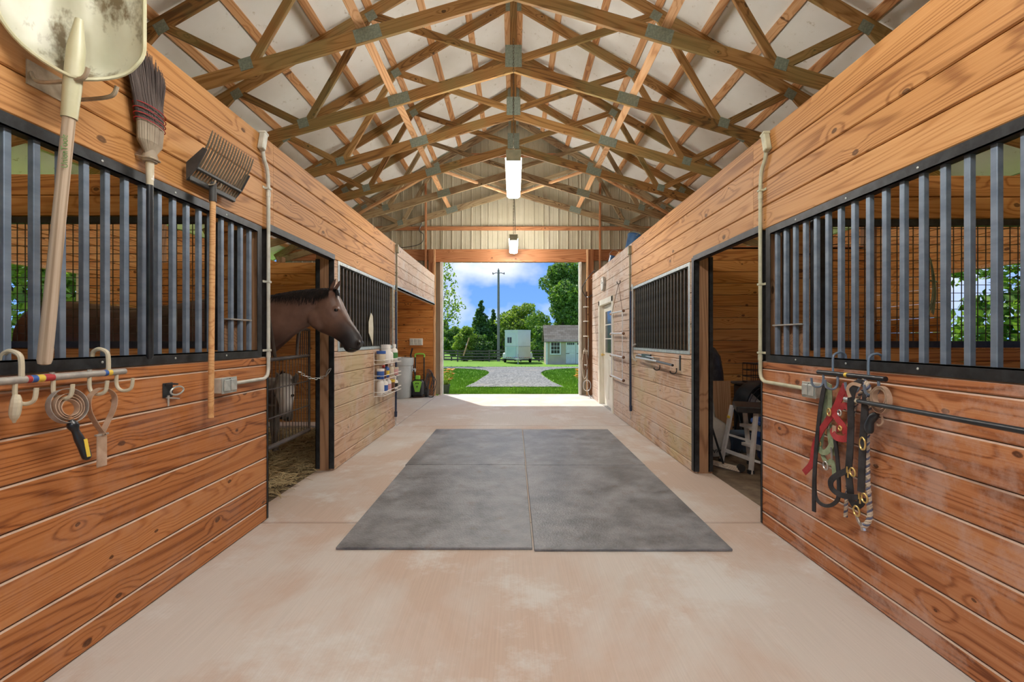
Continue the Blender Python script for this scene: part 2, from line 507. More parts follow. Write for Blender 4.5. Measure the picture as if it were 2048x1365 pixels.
def rubber():
    m, ns, ls, b = new_mat('rubber_mat', 0.42, spec=0.5)
    geo = nd(ns, 'ShaderNodeNewGeometry')
    n1 = nd(ns, 'ShaderNodeTexNoise', Scale=3.4, Detail=9.0, Roughness=0.72)
    ls.new(geo.outputs['Position'], n1.inputs['Vector'])
    r1 = ramp(ns, [(0.36, (0.095, 0.10, 0.108)), (0.62, (0.25, 0.26, 0.278))])
    ls.new(n1.outputs['Fac'], r1.inputs[0])
    n2 = nd(ns, 'ShaderNodeTexNoise', Scale=7.0, Detail=6.0, Roughness=0.7)
    ls.new(geo.outputs['Position'], n2.inputs['Vector'])
    r2 = ramp(ns, [(0.57, (0,)*3), (0.70, (0.6,)*3)])
    ls.new(n2.outputs['Fac'], r2.inputs[0])
    c = mixc(ns, ls, r2.outputs[0], r1.outputs[0], (0.13, 0.095, 0.075))
    ls.new(c, b.inputs['Base Color'])
    rr = ramp(ns, [(0.3, (0.34,)*3), (0.7, (0.60,)*3)])
    ls.new(n1.outputs['Fac'], rr.inputs[0]); ls.new(rr.outputs[0], b.inputs['Roughness'])
    vo = nd(ns, 'ShaderNodeTexVoronoi', Scale=70.0)
    ls.new(geo.outputs['Position'], vo.inputs['Vector'])
    bp = nd(ns, 'ShaderNodeBump', Strength=0.4, Distance=0.004)
    ls.new(vo.outputs['Distance'], bp.inputs['Height'])
    ls.new(bp.outputs[0], b.inputs['Normal'])
    return m
M['rubber'] = rubber()
M['insulation'] = noisy('insulation', (0.78, 0.76, 0.70), (0.86, 0.85, 0.81), 1.2, 0.6, spec=0.3, c3=(0.46, 0.40, 0.28), scale3=9.0, f3=0.62)
M['siding'] = noisy('siding', (0.45, 0.41, 0.29), (0.52, 0.48, 0.36), 2.0, 0.5, spec=0.4)
M['lens'] = None
M['dirt'] = noisy('dirt', (0.10, 0.07, 0.045), (0.20, 0.15, 0.10), 7.0, 0.9, bump=0.6)

XL, XR = -1.79, 1.76
YB, YE = -2.5, 10.62            # back and front end of the barn
EAVE, APEX, SL = 5.5, 6.42, 0.583   # half width, lower apex of the top chord, roof slope
# ================================================================== STRUCTURE
TH = 0.038
def board_y(parent, x, y0, y1, z0, z1, mat, th=TH):
    return beam('board', (x, y0, (z0+z1)/2), (x, y1, (z0+z1)/2), th, z1 - z0 - 0.0045, mat, parent, c=0.006)
def board_x(parent, y, x0, x1, z0, z1, mat, th=TH):
    return beam('board', (x0, y, (z0+z1)/2), (x1, y, (z0+z1)/2), th, z1 - z0 - 0.0045, mat, parent, c=0.006)
def courses(parent, kind, at, a0, a1, zs, mat):
    for z0, z1 in zip(zs[:-1], zs[1:]):
        (board_y if kind == 'y' else board_x)(parent, at, a0, a1, z0, z1, mat)

# ---- floor
floor = MB().box((-5.6, YB, -0.08), (5.6, 10.6, -0.025)).build('floor', M['dirt'])
tag(floor, kind='structure')
def slab(x0, x1, y0, y1, mat):
    return MB().box((x0, y0, -0.07), (x1, y1, 0.0), bev=0.006).build('slab', mat, floor)
slab(-1.97, 1.94, YB, 3.185, M['concrete'])
slab(-1.97, 1.94, 3.20, 6.755, M['concrete'])
slab(-1.775, 1.94, 6.775, 10.68, M['concrete_far'])
slab(-5.4, -1.79, 6.775, 10.50, M['concrete_far'])
slab(1.95, 5.4, 6.775, 10.50, M['concrete_far'])

# ---- aisle walls
ZLOW = [0.0] + [0.118 + 0.168 * k for k in range(7)] + [1.185]
ZTOP = [2.11, 2.275, 2.44, 2.605, 2.77]
wall_left = empty('wall_left', (XL - 0.02, 4, 0), kind='structure')
xl = XL - TH / 2
for y0, y1 in ((YB + 0.1, 0.3), (0.302, 3.25)):
    courses(wall_left, 'y', xl, y0, y1, ZLOW, M['wood_low'])
courses(wall_left, 'y', xl, YB + 0.1, 0.55, [1.185, 1.35, 1.52, 1.69, 1.86, 2.03, 2.11], M['wood_low'])
for y0, y1, mt in ((YB + 0.1, 0.55, 'wood_top'), (0.552, 3.33, 'wood_top'), (3.332, 6.74, 'wood_top'), (6.742, 10.14, 'wood_pale')):
    courses(wall_left, 'y', xl, y0, y1, ZTOP, M[mt])
courses(wall_left, 'y', xl, 4.462, 6.75, ZLOW, M['wood_mid'])
courses(wall_left, 'y', xl, 4.462, 4.56, [1.185, 1.46, 1.79, 2.11], M['wood_mid'])
courses(wall_left, 'y', xl, 6.63, 6.75, [1.185, 1.46, 1.79, 2.11], M['wood_mid'])

wall_right = empty('wall_right', (XR + 0.02, 4, 0), kind='structure')
xr = XR + TH / 2
ZLOR = [0.0] + [0.095 + 0.168 * k for k in range(7)] + [1.157]
ZTOR = [2.08, 2.245, 2.415, 2.585, 2.75]
for y0, y1 in ((YB + 0.1, 0.3), (0.302, 3.17)):
    courses(wall_right, 'y', xr, y0, y1, ZLOR, M['wood_scuffed'])
courses(wall_right, 'y', xr, YB + 0.1, 0.55, [1.157, 1.33, 1.50, 1.67, 1.84, 2.01, 2.08], M['wood_low'])
for y0, y1, mt in ((YB + 0.1, 0.55, 'wood_top'), (0.552, 3.28, 'wood_top'), (3.282, 6.66, 'wood_top'), (6.662, 9.98, 'wood_pale')):
    courses(wall_right, 'y', xr, y0, y1, ZTOR, M[mt])
courses(wall_right, 'y', xr, 4.362, 6.66, ZLOR, M['wood_mid'])
courses(wall_right, 'y', xr, 4.362, 4.46, [1.157, 1.46, 1.77, 2.08], M['wood_mid'])
courses(wall_right, 'y', xr, 6.60, 6.66, [1.157, 1.46, 1.77, 2.08], M['wood_mid'])
ZFUL = [0.0] + [0.095 + 0.168 * k for k in range(12)] + [2.08]
courses(wall_right, 'y', xr, 6.662, 7.86, ZFUL, M['wood_pale'])
courses(wall_right, 'y', xr, 9.17, 9.98, ZFUL, M['wood_pale'])

# galvanised angle over the alcove opening
MB().box((XL - 0.06, 6.76, 2.085), (XL + 0.004, 10.14, 2.11)).box((XL, 6.76, 2.085), (XL + 0.004, 10.14, 2.135)).build('flashing', M['galv'], wall_left)
# ---- wall framing behind the headers (top plate)
for s, X, zt in ((-1, XL, 2.77), (1, XR, 2.75)):
    par = wall_left if s < 0 else wall_right
    beam('top_plate', (X + s*0.081, YB + 0.1, zt - 0.05), (X + s*0.08, 10.1, zt - 0.05), 0.08, 0.09, M['wood_beam'], par)

# ---- stall partitions (frontal)
wall_pl = empty('wall_stall_left', (-3.6, 3.23, 0), kind='structure')
ZP = [0.0, 0.13, 0.30, 0.47, 0.64, 0.81, 0.98, 1.15, 1.245]
courses(wall_pl, 'x', 3.23, -5.4, -1.84, ZP, M['wood_stall'])
courses(wall_pl, 'x', 3.23, -5.4, -1.84, [2.195, 2.345, 2.50], M['wood_stall'])
courses(wall_pl, 'x', 3.23, -2.165, -1.84, [1.245, 1.40, 1.57, 1.74, 1.91, 2.08, 2.195], M['wood_stall'])
wall_pr = empty('wall_stall_right', (3.6, 3.19, 0), kind='structure')
courses(wall_pr, 'x', 3.19, 1.81, 5.4, ZP, M['wood_stall'])
courses(wall_pr, 'x', 3.19, 1.81, 5.4, [2.165, 2.32, 2.475], M['wood_stall'])
courses(wall_pr, 'x', 3.19, 1.81, 2.165, [1.245, 1.40, 1.57, 1.74, 1.91, 2.08, 2.165], M['wood_stall'])
wall_ml = empty('wall_divider_left', (-3.6, 6.77, 0), kind='structure')
courses(wall_ml, 'x', 6.76, -5.4, -1.83, [0.06 + 0.172 * k for k in range(15)], M['wood_stall'])
wall_mr = empty('wall_divider_right', (3.6, 6.72, 0), kind='structure')
courses(wall_mr, 'x', 6.72, 1.80, 5.4, [0.0] + [0.085 + 0.172 * k for k in range(16)], M['wood_stall'])
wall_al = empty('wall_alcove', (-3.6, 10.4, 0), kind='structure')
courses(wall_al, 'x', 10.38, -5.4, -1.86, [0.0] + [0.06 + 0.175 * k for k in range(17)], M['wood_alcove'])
# near partitions behind the camera
for s in (-1, 1):
    w = empty('wall_back_stall_' + ('left' if s < 0 else 'right'), (s*3.6, -0.35, 0), kind='structure')
    courses(w, 'x', -0.35, s*5.4, s*1.84, [0.0, 0.45, 0.9, 1.35, 1.8, 2.3], M['wood_stall'])

# ---- outer side walls with stall windows
for s in (-1, 1):
    w = empty('wall_outer_' + ('left' if s < 0 else 'right'), (s*5.45, 4, 0), kind='structure')
    x = s * 5.45
    zs = [0.0] + [0.17 * k + 0.02 for k in range(1, 8)]          # up to 1.21
    courses(w, 'y', x, YB, 10.5, zs, M['wood_stall'])
    for y0, y1 in ((YB, 0.8), (2.0, 4.35), (5.66, 10.5)):
        courses(w, 'y', x, y0, y1, [1.21, 1.40, 1.59, 1.78, 1.97, 2.15], M['wood_stall'])
    courses(w, 'y', x, YB, 10.5, [2.15, 2.34, 2.53, 2.72, 2.91, 3.09], M['wood_stall'])
    for y0, y1 in ((0.8, 2.0), (4.35, 5.66)):  # near window on each side is unseen, added to let in daylight
        win = MB()
        for a, b in (((x-0.03, y0, 1.19), (x+0.03, y1, 1.23)), ((x-0.03, y0, 2.13), (x+0.03, y1, 2.17)),
                     ((x-0.03, y0, 1.19), (x+0.03, y0+0.06, 2.17)), ((x-0.03, y1-0.06, 1.19), (x+0.03, y1, 2.17))):
            win.box(a, b)
        win.build('window_frame', M['wood_brace'], w)
# posts under the eaves
k = 0
for s in (-1, 1):
    for y in (-0.35, 3.2, 6.75, 10.3):
        beam('eave_post', (s*5.36, y, 0), (s*5.36, y, 3.2), 0.14, 0.14, M['wood_post'], bpy.data.objects['wall_outer_' + ('left' if s < 0 else 'right')], c=0.004)

# ---- end walls of ribbed metal
def ribbed(parent, x0, x1, zlo, Y, inward):
    """one sheet of ribbed metal between x0 and x1, its top cut to the roof line"""
    xs = []
    x = x0
    while x < x1 - 1e-4:
        for dx, dy in ((0, 0), (0.012, 0.019), (0.032, 0.019), (0.044, 0), (0.112, 0), (0.118, 0.004), (0.130, 0.004), (0.136, 0)):
            if x + dx < x1: xs.append((x + dx, dy))
        x += 0.2286
    xs.append((x1, 0))
    mb = MB()
    vs, fs = [], []
    for xx, dy in xs:
        zt = APEX + 0.16 - SL * abs(xx)
        vs += [(xx, Y - inward*dy, zlo), (xx, Y - inward*dy, max(zt, zlo + 0.01))]
    for i in range(len(xs) - 1):
        fs.append((2*i, 2*i+2, 2*i+3, 2*i+1))
    mb.add(vs, fs)
    return mb.build('metal_sheet', M['siding'], parent, fix=False)
DX0, DX1, DZ = -1.70, 1.575, 3.13
wall_front = empty('wall_front', (0, YE, 0), kind='structure')
wall_back = empty('wall_back', (0, YB, 0), kind='structure')
for par, Y, inw in ((wall_front, YE, 1), (wall_back, YB, -1)):
    x = -5.5
    edges = [-5.5, -4.55, -3.6, -2.65, DX0, -0.61, 0.0, 0.81, DX1, 2.52, 3.47, 4.42, 5.5]
    for a, b in zip(edges[:-1], edges[1:]):
        ribbed(par, a, b, DZ if (a >= DX0 - 0.01 and b <= DX1 + 0.01) else 0.0, Y, inw)
    yb = Y - inw * 0.09
    beam('lintel', (-2.0, yb, 3.275), (1.88, yb, 3.275), 0.09, 0.30, M['wood_beam'], par)
    for a, b in ((-5.4, -2.0), (1.88, 5.4)):
        beam('girt', (a, yb + inw*0.03, 3.30), (b, yb + inw*0.03, 3.30), 0.04, 0.26, M['wood_beam'], par)
    for z, hw in ((3.93, 4.1), (5.66, 1.15)):
        beam('girt', (-hw, Y - inw*0.05, z), (hw, Y - inw*0.05, z), 0.038, 0.09, M['wood_beam'], par)
    for xx in (-2.05, 2.02):
        beam('stud', (xx, Y - inw*0.17, 0.0), (xx, Y - inw*0.17, 4.95), 0.07, 0.038, M['wood_beam'], par, up=(1, 0, 0))
    for xx in (-1.93, 1.815):
        beam('door_jamb', (xx, Y - inw*0.09, 0.0), (xx, Y - inw*0.09, 3.42), 0.12, 0.14, M['wood_beam'], par)
M['trim_white'] = noisy('trim_white', (0.60, 0.56, 0.49), (0.74, 0.71, 0.64), 5, 0.5)
trim_1 = MB().box((DX0 - 0.02, YE - 0.13, 0), (DX0 + 0.035, YE + 0.02, 3.14)).build('trim_1', M['trim_white'])
trim_2 = MB().box((DX1 - 0.03, YE - 0.13, 0), (DX1 + 0.02, YE + 0.02, 3.14)).build('trim_2', M['trim_white'])
trim_3 = beam('trim_3', (-1.835, YE - 0.22, 0), (-1.835, YE - 0.22, 3.4), 0.06, 0.038, M['wood_brace'], None, up=(1, 0, 0))
trim_4 = beam('trim_4', (1.72, YE - 0.2, 0), (1.72, YE - 0.2, 3.4), 0.06, 0.038, M['wood_brace'], None, up=(1, 0, 0))
for t in (trim_1, trim_2, trim_3, trim_4): tag(t, kind='structure')

# ---- roof: insulation sheet sagging between purlins, purlins
PUR = [0.10, 0.68, 1.26, 1.84, 2.42, 3.00, 3.58, 4.16, 4.74, 5.32]
ZROOF = APEX + 0.162 + 0.048
TY = [4.46 + 1.21 * k for k in range(-1, 6)]
def roof_z(x, y):
    ax = abs(x)
    z = ZROOF - SL * ax
    t = 1.0
    for a, b in zip([0.0] + PUR, PUR + [5.9]):
        if a <= ax <= b: t = (ax - a) / (b - a)
    sag = 0.030 * math.sin(math.pi * t) * (0.6 + 0.4 * math.sin(2*math.pi*(y - 4.46) / 1.21 + 1.3 * math.sin(ax * 3)))
    return z - sag
vs, fs = [], []
gx = [i * 0.097 - 5.82 for i in range(121)]
gy = [YB - 0.3 + i * 0.2 for i in range(69)]
for y in gy:
    for x in gx: vs.append((x, y, roof_z(x, y)))
for j in range(len(gy) - 1):
    for i in range(len(gx) - 1):
        fs.append((j*121 + i, j*121 + i + 1, (j+1)*121 + i + 1, (j+1)*121 + i))
ceiling = MB().add(vs, fs).build('ceiling', M['insulation'], None, smooth=80)
tag(ceiling, kind='structure')
M['roof_metal'] = noisy('roof_metal', (0.30, 0.30, 0.29), (0.38, 0.38, 0.37), 3, 0.5, 0.4)
rm = MB()
for s in (-1, 1):
    rm.add([(0, YB - 0.35, ZROOF + 0.03), (s*5.9, YB - 0.35, ZROOF + 0.03 - SL*5.9), (s*5.9, YE + 0.35, ZROOF + 0.03 - SL*5.9), (0, YE + 0.35, ZROOF + 0.03)], [(0, 1, 2, 3)])
rm.build('roof_sheet', M['roof_metal'], ceiling, fix=False)
nrm = math.hypot(1, SL)
for s in (-1, 1):
    for x in PUR:
        z = APEX + 0.162 - SL * x + 0.021 * nrm
        for y0, y1 in ((YB - 0.2, 1.6), (1.6, 6.2), (6.2, YE + 0.2)):
            beam('purlin', (s*x, y0, z), (s*x, y1, z), 0.10, 0.038, M['wood_purlin'], ceiling, up=(s*SL/nrm, 0, 1/nrm))

# ---- trusses
def zt(x): return APEX + 0.081 - SL * abs(x)
def zb(x): return 4.70 + 0.073 - 0.2917 * abs(x)
def truss(y):
    t = empty('roof_truss', (0, y, 4.7))
    for s in (-1, 1):
        beam('top_chord', (0, y + s*0.0006, zt(0)), (s*5.6, y + s*0.0006, zt(5.6)), 0.038, 0.14, M['wood_truss'], t)
        beam('bottom_chord', (-s*0.02, y + s*0.0006, zb(0) + .003), (s*5.45, y + s*0.0006, zb(5.45)), 0.038, 0.14, M['wood_truss'], t)
        for a, b in (((0.05, zb(0) + 0.08), (1.80, zt(1.8) - 0.03)), ((1.80, zt(1.8)), (2.64, zb(2.64))), ((2.66, zb(2.66) + .03), (3.5, zt(3.5) - 0.02)), ((4.35, zb(4.35)), (3.5, zt(3.5)))):
            beam('web', (s*a[0], y, a[1]), (s*b[0], y, b[1]), 0.036, 0.089, M['wood_truss'], t)
    beam('king_post', (0, y, zb(0) - 0.05), (0, y, zt(0) + 0.02), 0.089, 0.036, M['wood_truss'], t, up=(0, 1, 0))
    def plate(x, z, w, h, ang):
        mb = MB()
        Mx = Matrix.Translation((x, y - 0.0225, z)) @ Matrix.Rotation(ang, 4, 'Y')
        mb.box((-w/2, -0.0012, -h/2), (w/2, 0.0012, h/2), Mx)
        n = max(3, int(w / 0.028))
        for i in range(n):                                  # pressed tooth rows
            xx = -w/2 + (i + 0.5) * w / n
            mb.box((xx - 0.004, -0.0032, -h/2 + 0.006), (xx + 0.004, -0.0012, h/2 - 0.006), Mx)
        mb.build('gusset_plate', M['galv_plate'], t)
    plate(0, zb(0) + 0.12, 0.21, 0.28, 0)
    plate(0, zt(0) - 0.05, 0.24, 0.2, 0)
    for s in (-1, 1):
        plate(s*1.45, zb(1.45), 0.27, 0.135, s*math.atan(0.2917))
        plate(s*1.80, zt(1.80) - 0.05, 0.13, 0.12, s*math.atan(SL))
        plate(s*2.66, zb(2.66) + 0.05, 0.13, 0.12, s*math.atan(0.2917))
        plate(s*3.50, zt(3.50) - 0.05, 0.13, 0.12, s*math.atan(SL))
    return t
ordn = ['scissor roof truss just above the top edge of the photo, nearest the camera',
        'first whole scissor roof truss, large plates at its top, nearest the camera',
        'second wooden scissor truss back, in front of the long light fixture',
        'third wooden scissor truss from the front, above the long light fixture',
        'fourth wooden scissor truss, where the diagonal pale braces start',
        'fifth wooden scissor truss, weathered, one before the metal gable wall',
        'rearmost weathered scissor truss standing against the ribbed metal gable wall']
t0 = truss(TY[0])
tag(t0, ordn[0], 'roof truss', 'scissor trusses across the aisle')
for i in range(1, 7):
    tt = copy_tree(t0, Matrix.Translation((0, TY[i], 4.7)), ordn[i])
    if i >= 5:                                           # the two rear trusses are weathered
        for ch in tt.children:
            if 'plate' in ch.name: continue
            if i == 5 and ch.name.startswith(('top', 'king')): continue
            ch.material_slots[0].link = 'OBJECT'
            ch.material_slots[0].material = M['wood_weathered']
# ---- lateral and diagonal braces
for s in (-1, 1):
    nb = math.hypot(1, 0.2917)
    zc = 4.70 + 0.146 - 0.2917 * 1.52 + 0.022
    b = beam('brace_board', (s*1.52, 2.6, zc), (s*1.52, 10.55, zc), 0.089, 0.038, M['wood_brace'], None, up=(s*0.2917/nb, 0, 1/nb))
    sd = 'left' if s < 0 else 'right'
    tag(b, 'long pale pine brace board lying along the trusses, %s of the light fixture' % sd, 'brace', 'pale brace boards on the trusses')
    b = beam('brace_board', (s*1.36, TY[4] + 0.03, zb(1.36) + 0.02), (s*0.16, TY[6] - 0.05, zb(0.16) + 0.0), 0.06, 0.038, M['wood_brace'], None)
    tag(b, 'short pale diagonal brace running %s from the middle of the rearmost truss' % ('left' if s < 0 else 'right'), 'brace', 'pale brace boards on the trusses')
    b = beam('brace_board', (s*1.55, TY[4] + 0.03, zb(1.55) - 0.02), (s*3.2, TY[5] - 0.03, zb(3.2) + 0.08), 0.06, 0.038, M['wood_brace'], None)
    tag(b, 'pale diagonal brace slanting down to the %s eave below the fourth truss' % sd, 'brace', 'pale brace boards on the trusses')

# ---- door posts and openings
def door_post(s, X, y, label):
    """timber post at the far side of a stall doorway with a steel angle on each edge"""
    t = empty('door_post', (X + s*0.09, y, 0), label, 'post', 'stall doorway posts')
    beam('timber', (X + s*0.11, y + 0.05, 0), (X + s*0.11, y + 0.05, 2.6), 0.14, 0.11, M['wood_post'], t, up=(0, 1, 0))
    for x0, x1 in ((X - s*0.004, X + s*0.048), (X + s*0.14, X + s*0.181)):
        a, b = min(x0, x1), max(x0, x1)
        MB().box((a, y - 0.014, 0.02), (b, y - 0.006, 2.11)).box((a if s < 0 else a, y - 0.014, 0.02), (a + 0.006, y + 0.05, 2.11)).build('steel_angle', M['steel_black'], t)
    return t
door_post(-1, XL, 4.462, 'brown timber doorway post beside the horse, edged with black steel')
door_post(1, XR, 4.362, 'brown timber doorway post by the stepladder, edged with black steel')
def jamb_near(s, X, y, z1, label):
    t = empty('door_jamb', (X + s*0.05, y, 0), label, 'door jamb', 'near jambs of the stall doorways')
    beam('timber', (X + s*0.101, y - 0.05, 0), (X + s*0.101, y - 0.05, 2.6), 0.12, 0.10, M['wood_post'], t, up=(0, 1, 0))
    x0, x1 = sorted((X - s*0.005, X + s*0.05))
    MB().box((x0, y, 0.01), (x1, y + 0.006, z1)).build('steel_angle', M['steel_black'], t)
    x0, x1 = sorted((X - s*0.005, X - s*0.001))
    MB().box((x0, y - 0.012, 0.01), (x1, y + 0.006, z1)).build('steel_strip', M['steel_black'], t)
    return t
jamb_near(-1, XL, 3.25, 2.13, 'near black steel-edged jamb of the doorway where the horse looks out')
jamb_near(1, XR, 3.17, 2.10, 'near black steel-edged jamb of the doorway with the stepladder')
def header_angle(s, X, y0, y1, z, label):
    x0, x1 = sorted((X - s*0.005, X + s*0.05))
    mb = MB().box((x0, y0, z - 0.03), (x1, y1, z - 0.024))
    x0, x1 = sorted((X - s*0.005, X - s*0.0005))
    mb.box((x0, y0, z - 0.03), (x1, y1, z + 0.025))
    return tag(mb.build('header_angle', M['steel_black']), label, 'steel angle')
header_angle(-1, XL, 3.256, 4.47, 2.13, 'dark steel angle along the top of the doorway above the horse')
header_angle(1, XR, 3.176, 4.37, 2.10, 'dark steel angle along the top of the doorway above the stepladder')

# ---- stall grilles
def grille(s, X, y0, y1, z0, z1, ys, fm, bm_, fw, label, bw=0.0254):
    t = empty('stall_grille', (X + s*0.02, (y0+y1)/2, z0), label, 'grille', 'barred stall grilles along the aisle')
    f0, f1 = sorted((X - s*0.005, X - s*0.0005))
    g0, g1 = sorted((X - s*0.005, X + s*0.045))
    def fr(name, ya, yb_, za, zb_):
        MB().box((f0, ya, za), (f1, yb_, zb_)).build(name, M[fm], t)
    fr('frame_rail', y0, y1, z0, z0 + fw); fr('frame_rail', y0, y1, z1 - fw, z1)
    fr('frame_stile', y0, y0 + fw, z0 + fw, z1 - fw); fr('frame_stile', y1 - fw, y1, z0 + fw, z1 - fw)
    MB().box((g0, y0 + fw, z0 + fw - 0.006), (g1, y1 - fw, z0 + fw)).build('ledge', M[fm], t)
    MB().box((g0, y0 + fw, z1 - fw), (g1, y1 - fw, z1 - fw + 0.006)).build('ledge', M[fm], t)
    bolts = []
    y = y0 + 0.12
    while y < y1:
        for z in (z0 + fw*0.5, z1 - fw*0.5):
            o = bpy.data.objects.new('bolt', None) if False else MB().lathe([(0.006, 0), (0.006, 0.002), (0.003, 0.004)], 6, Matrix.Translation((X - s*0.005, y, z)) @ Matrix.Rotation(-s*R(90), 4, 'Y')).build('bolt', M['galv'], t)
        y += 0.42
    xb = X + s*0.024
    for y in ys:
        beam('bar', (xb, y, z0 + fw - 0.001), (xb, y, z1 - fw + 0.001), bw, bw, M[bm_], t, up=(0, 1, 0), c=0.0025)
    return t
grille(-1, XL, 0.56, 3.17, 1.185, 2.11, [1.593 + 0.0981*k for k in range(-9, 16)], 'steel_black', 'bar_steel', 0.05, 'large barred grille in the left wall behind the shovel and broom')
grille(1, XR, 0.56, 3.11, 1.157, 2.08, [1.552 + 0.0978*k for k in range(-9, 16)], 'steel_black', 'bar_steel', 0.05, 'large barred grille in the right wall above the halters')
g2l = grille(-1, XL, 4.55, 6.64, 1.185, 2.11, [4.64 + 0.098*k for k in range(20)], 'galv', 'bar_dark', 0.04, 'dark barred grille with galvanised frame behind the horse head')
g2r = grille(1, XR, 4.45, 6.61, 1.157, 2.08, [4.54 + 0.098*k for k in range(21)], 'galv', 'bar_dark', 0.04, 'dark barred grille with galvanised frame above the folding saddle rack')

# ---- wire mesh panels in the partitions
def mesh_panel(s, y, x0, x1, z0, z1, label):
    t = empty('mesh_panel', ((x0+x1)/2, y, z0), label, 'mesh panel', 'wire mesh panels between stalls')
    f = 0.045
    for a, b, c_, d in ((x0, x1, z0, z0+f), (x0, x1, z1-f, z1), (x0, x0+f, z0+f, z1-f), (x1-f, x1, z0+f, z1-f)):
        MB().box((a, y - 0.02, c_), (b, y + 0.02, d)).build('frame_bar', M['steel_black'], t)
    mb = MB()
    x = x0 + f
    while x < x1 - f:
        mb.tube([(x, y, z0+f), (x, y, z1-f)], 0.003, 4, cap=False); x += 0.0575
    z = z0 + f
    while z < z1 - f:
        mb.tube([(x0+f, y+0.005, z), (x1-f, y+0.005, z)], 0.003, 4, cap=False); z += 0.0575
    tag(mb.build('wire_mesh', M['wire'], t, fix=False), kind='stuff')
    return t
mesh_panel(-1, 3.225, -5.35, -2.17, 1.25, 2.19, 'black framed wire mesh panel in the stall partition behind the left bars')
mesh_panel(1, 3.185, 2.17, 5.35, 1.25, 2.16, 'black framed wire mesh panel in the stall partition behind the right bars')

# ---- rubber mats
for x0, x1, y0, y1, lb in ((-1.105, 0.118, 2.775, 4.60, 'near left rubber mat, largest in view, on the concrete aisle'), (0.128, 1.352, 2.755, 4.59, 'near right rubber mat on the concrete aisle'),
                       (-1.115, 0.122, 4.608, 6.44, 'far left rubber mat, behind the crosswise seam'), (0.132, 1.355, 4.598, 6.42, 'far right rubber mat, behind the crosswise seam')):
    o = MB().box((x0, y0, 0.0), (x1, y1, 0.018), bev=0.004).build('rubber_mat', M['rubber'])
    tag(o, lb, 'mat', 'grey rubber stall mats in the aisle')

# ---- fluorescent fixtures in a row under the ridge
def fixture():
    t = empty('light_fixture', (0, 0, 3.27))
    L, w = 1.28, 0.092
    # housing: trough above the lens
    pr = [(-w*.5, 0.06), (-w*.5, 0.11), (-w*0.4, 0.145), (w*0.4, 0.145), (w*.5, 0.11), (w*.5, 0.06)]
    mb = MB()
    n = len(pr)
    mb.add([(x, -L/2, z + 3.27) for x, z in pr] + [(x, L/2, z + 3.27) for x, z in pr], [tuple(range(n)), tuple(range(2*n-1, n-1, -1))] + [((k+1) % n, k, n+k, n+(k+1) % n) for k in range(n)])
    mb.build('housing', M['housing_fill_glow'], t)
    lp = [(-w*.5, 0.088), (-w, 0.06), (-w*0.98, 0.03), (-w*0.75, 0.006), (-w*0.3, 0.0), (w*0.3, 0.0), (w*0.75, 0.006), (w*0.98, 0.03), (w, 0.06), (w*.5, 0.088)]
    n = len(lp)
    mb = MB().add([(x, -L/2 + 0.02, z + 3.27) for x, z in lp] + [(x, L/2 - 0.02, z + 3.27) for x, z in lp], [tuple(range(n)), tuple(range(2*n-1, n-1, -1))] + [((k+1) % n, k, n+k, n+(k+1) % n) for k in range(n)])
    mb.build('lens', M['lens'], t, smooth=60)
    mb = MB()
    for y in (-L/2, L/2):
        mb.box((-w*.9, y - 0.012, 3.29), (w*.9, y + 0.012, 3.415), bev=0.006)
    mb.build('end_caps', M['fix_body'], t)
    for yy in (-0.55, 0.55):
        mb = MB()
        z = 3.415
        i = 0
        while z < 4.68:                                  # chain links
            a = Vector((0.008, 0, 0)) if i % 2 else Vector((0, 0.008, 0))
            pts = [Vector((0, yy, z + 0.018)) + a*math.cos(q) + Vector((0, 0, 0.021*math.sin(q))) for q in [k*math.pi/4 for k in range(8)]]
            mb.tube(pts, 0.0026, 4, closed=True)
            z += 0.034; i += 1
        mb.build('chain', M['wire'], t, fix=False)
    return t
M['fix_body'] = noisy('fix_body', (0.40, 0.44, 0.35), (0.56, 0.58, 0.47), 9, 0.55)
m, ns, ls, b = new_mat('lens', 0.4)
b.inputs['Base Color'].default_value = (0.8, 0.78, 0.7, 1)
b.inputs['Emission Color'].default_value = (*LAMP_COL, 1)
b.inputs['Emission Strength'].default_value = LAMP
M['lens'] = m
m, ns, ls, b = new_mat('housing_fill_glow', 0.5)                # glow added to the opaque housing to brighten the roof
b.inputs['Base Color'].default_value = (0.6, 0.62, 0.52, 1)
b.inputs['Emission Color'].default_value = (*LAMP_COL, 1)
b.inputs['Emission Strength'].default_value = LAMP * 0.62
M['housing_fill_glow'] = m
fx = fixture()
tag(fx, 'long vapour-tight fluorescent light fixture hanging on chains over the aisle, nearer one', 'light fixture', 'fluorescent fixtures in a row under the ridge')
def place(o, y):
    Mx = Matrix.Translation((0, y, 3.27))
    o.matrix_basis = Mx
for yy, lb in ((9.6, 'smaller-looking far fluorescent light fixture in front of the gable wall'), (1.55, 'unseen fluorescent fixture added above the camera to light the aisle'), (-1.6, 'unseen fluorescent fixture added behind the camera to light the aisle')):  # last two are unseen, added to brighten the aisle
    copy_tree(fx, Matrix.Translation((0, yy, 3.27)), lb)
fx.matrix_basis = Matrix.Translation((0, 5.60, 3.27)); WORLD[fx] = Matrix.Translation((0, 5.60, 3.27))
o = MB().tube(smooth_path([(0.03, 8.95, 3.43), (0.03, 8.9, 3.7), (0.015, 8.9, 4.1), (0.02, 8.9, 4.6)]), 0.006, 6).build('power_cord', M['steel_black'])
tag(o, 'dark cord hanging from the trusses to the far light fixture', 'cord')
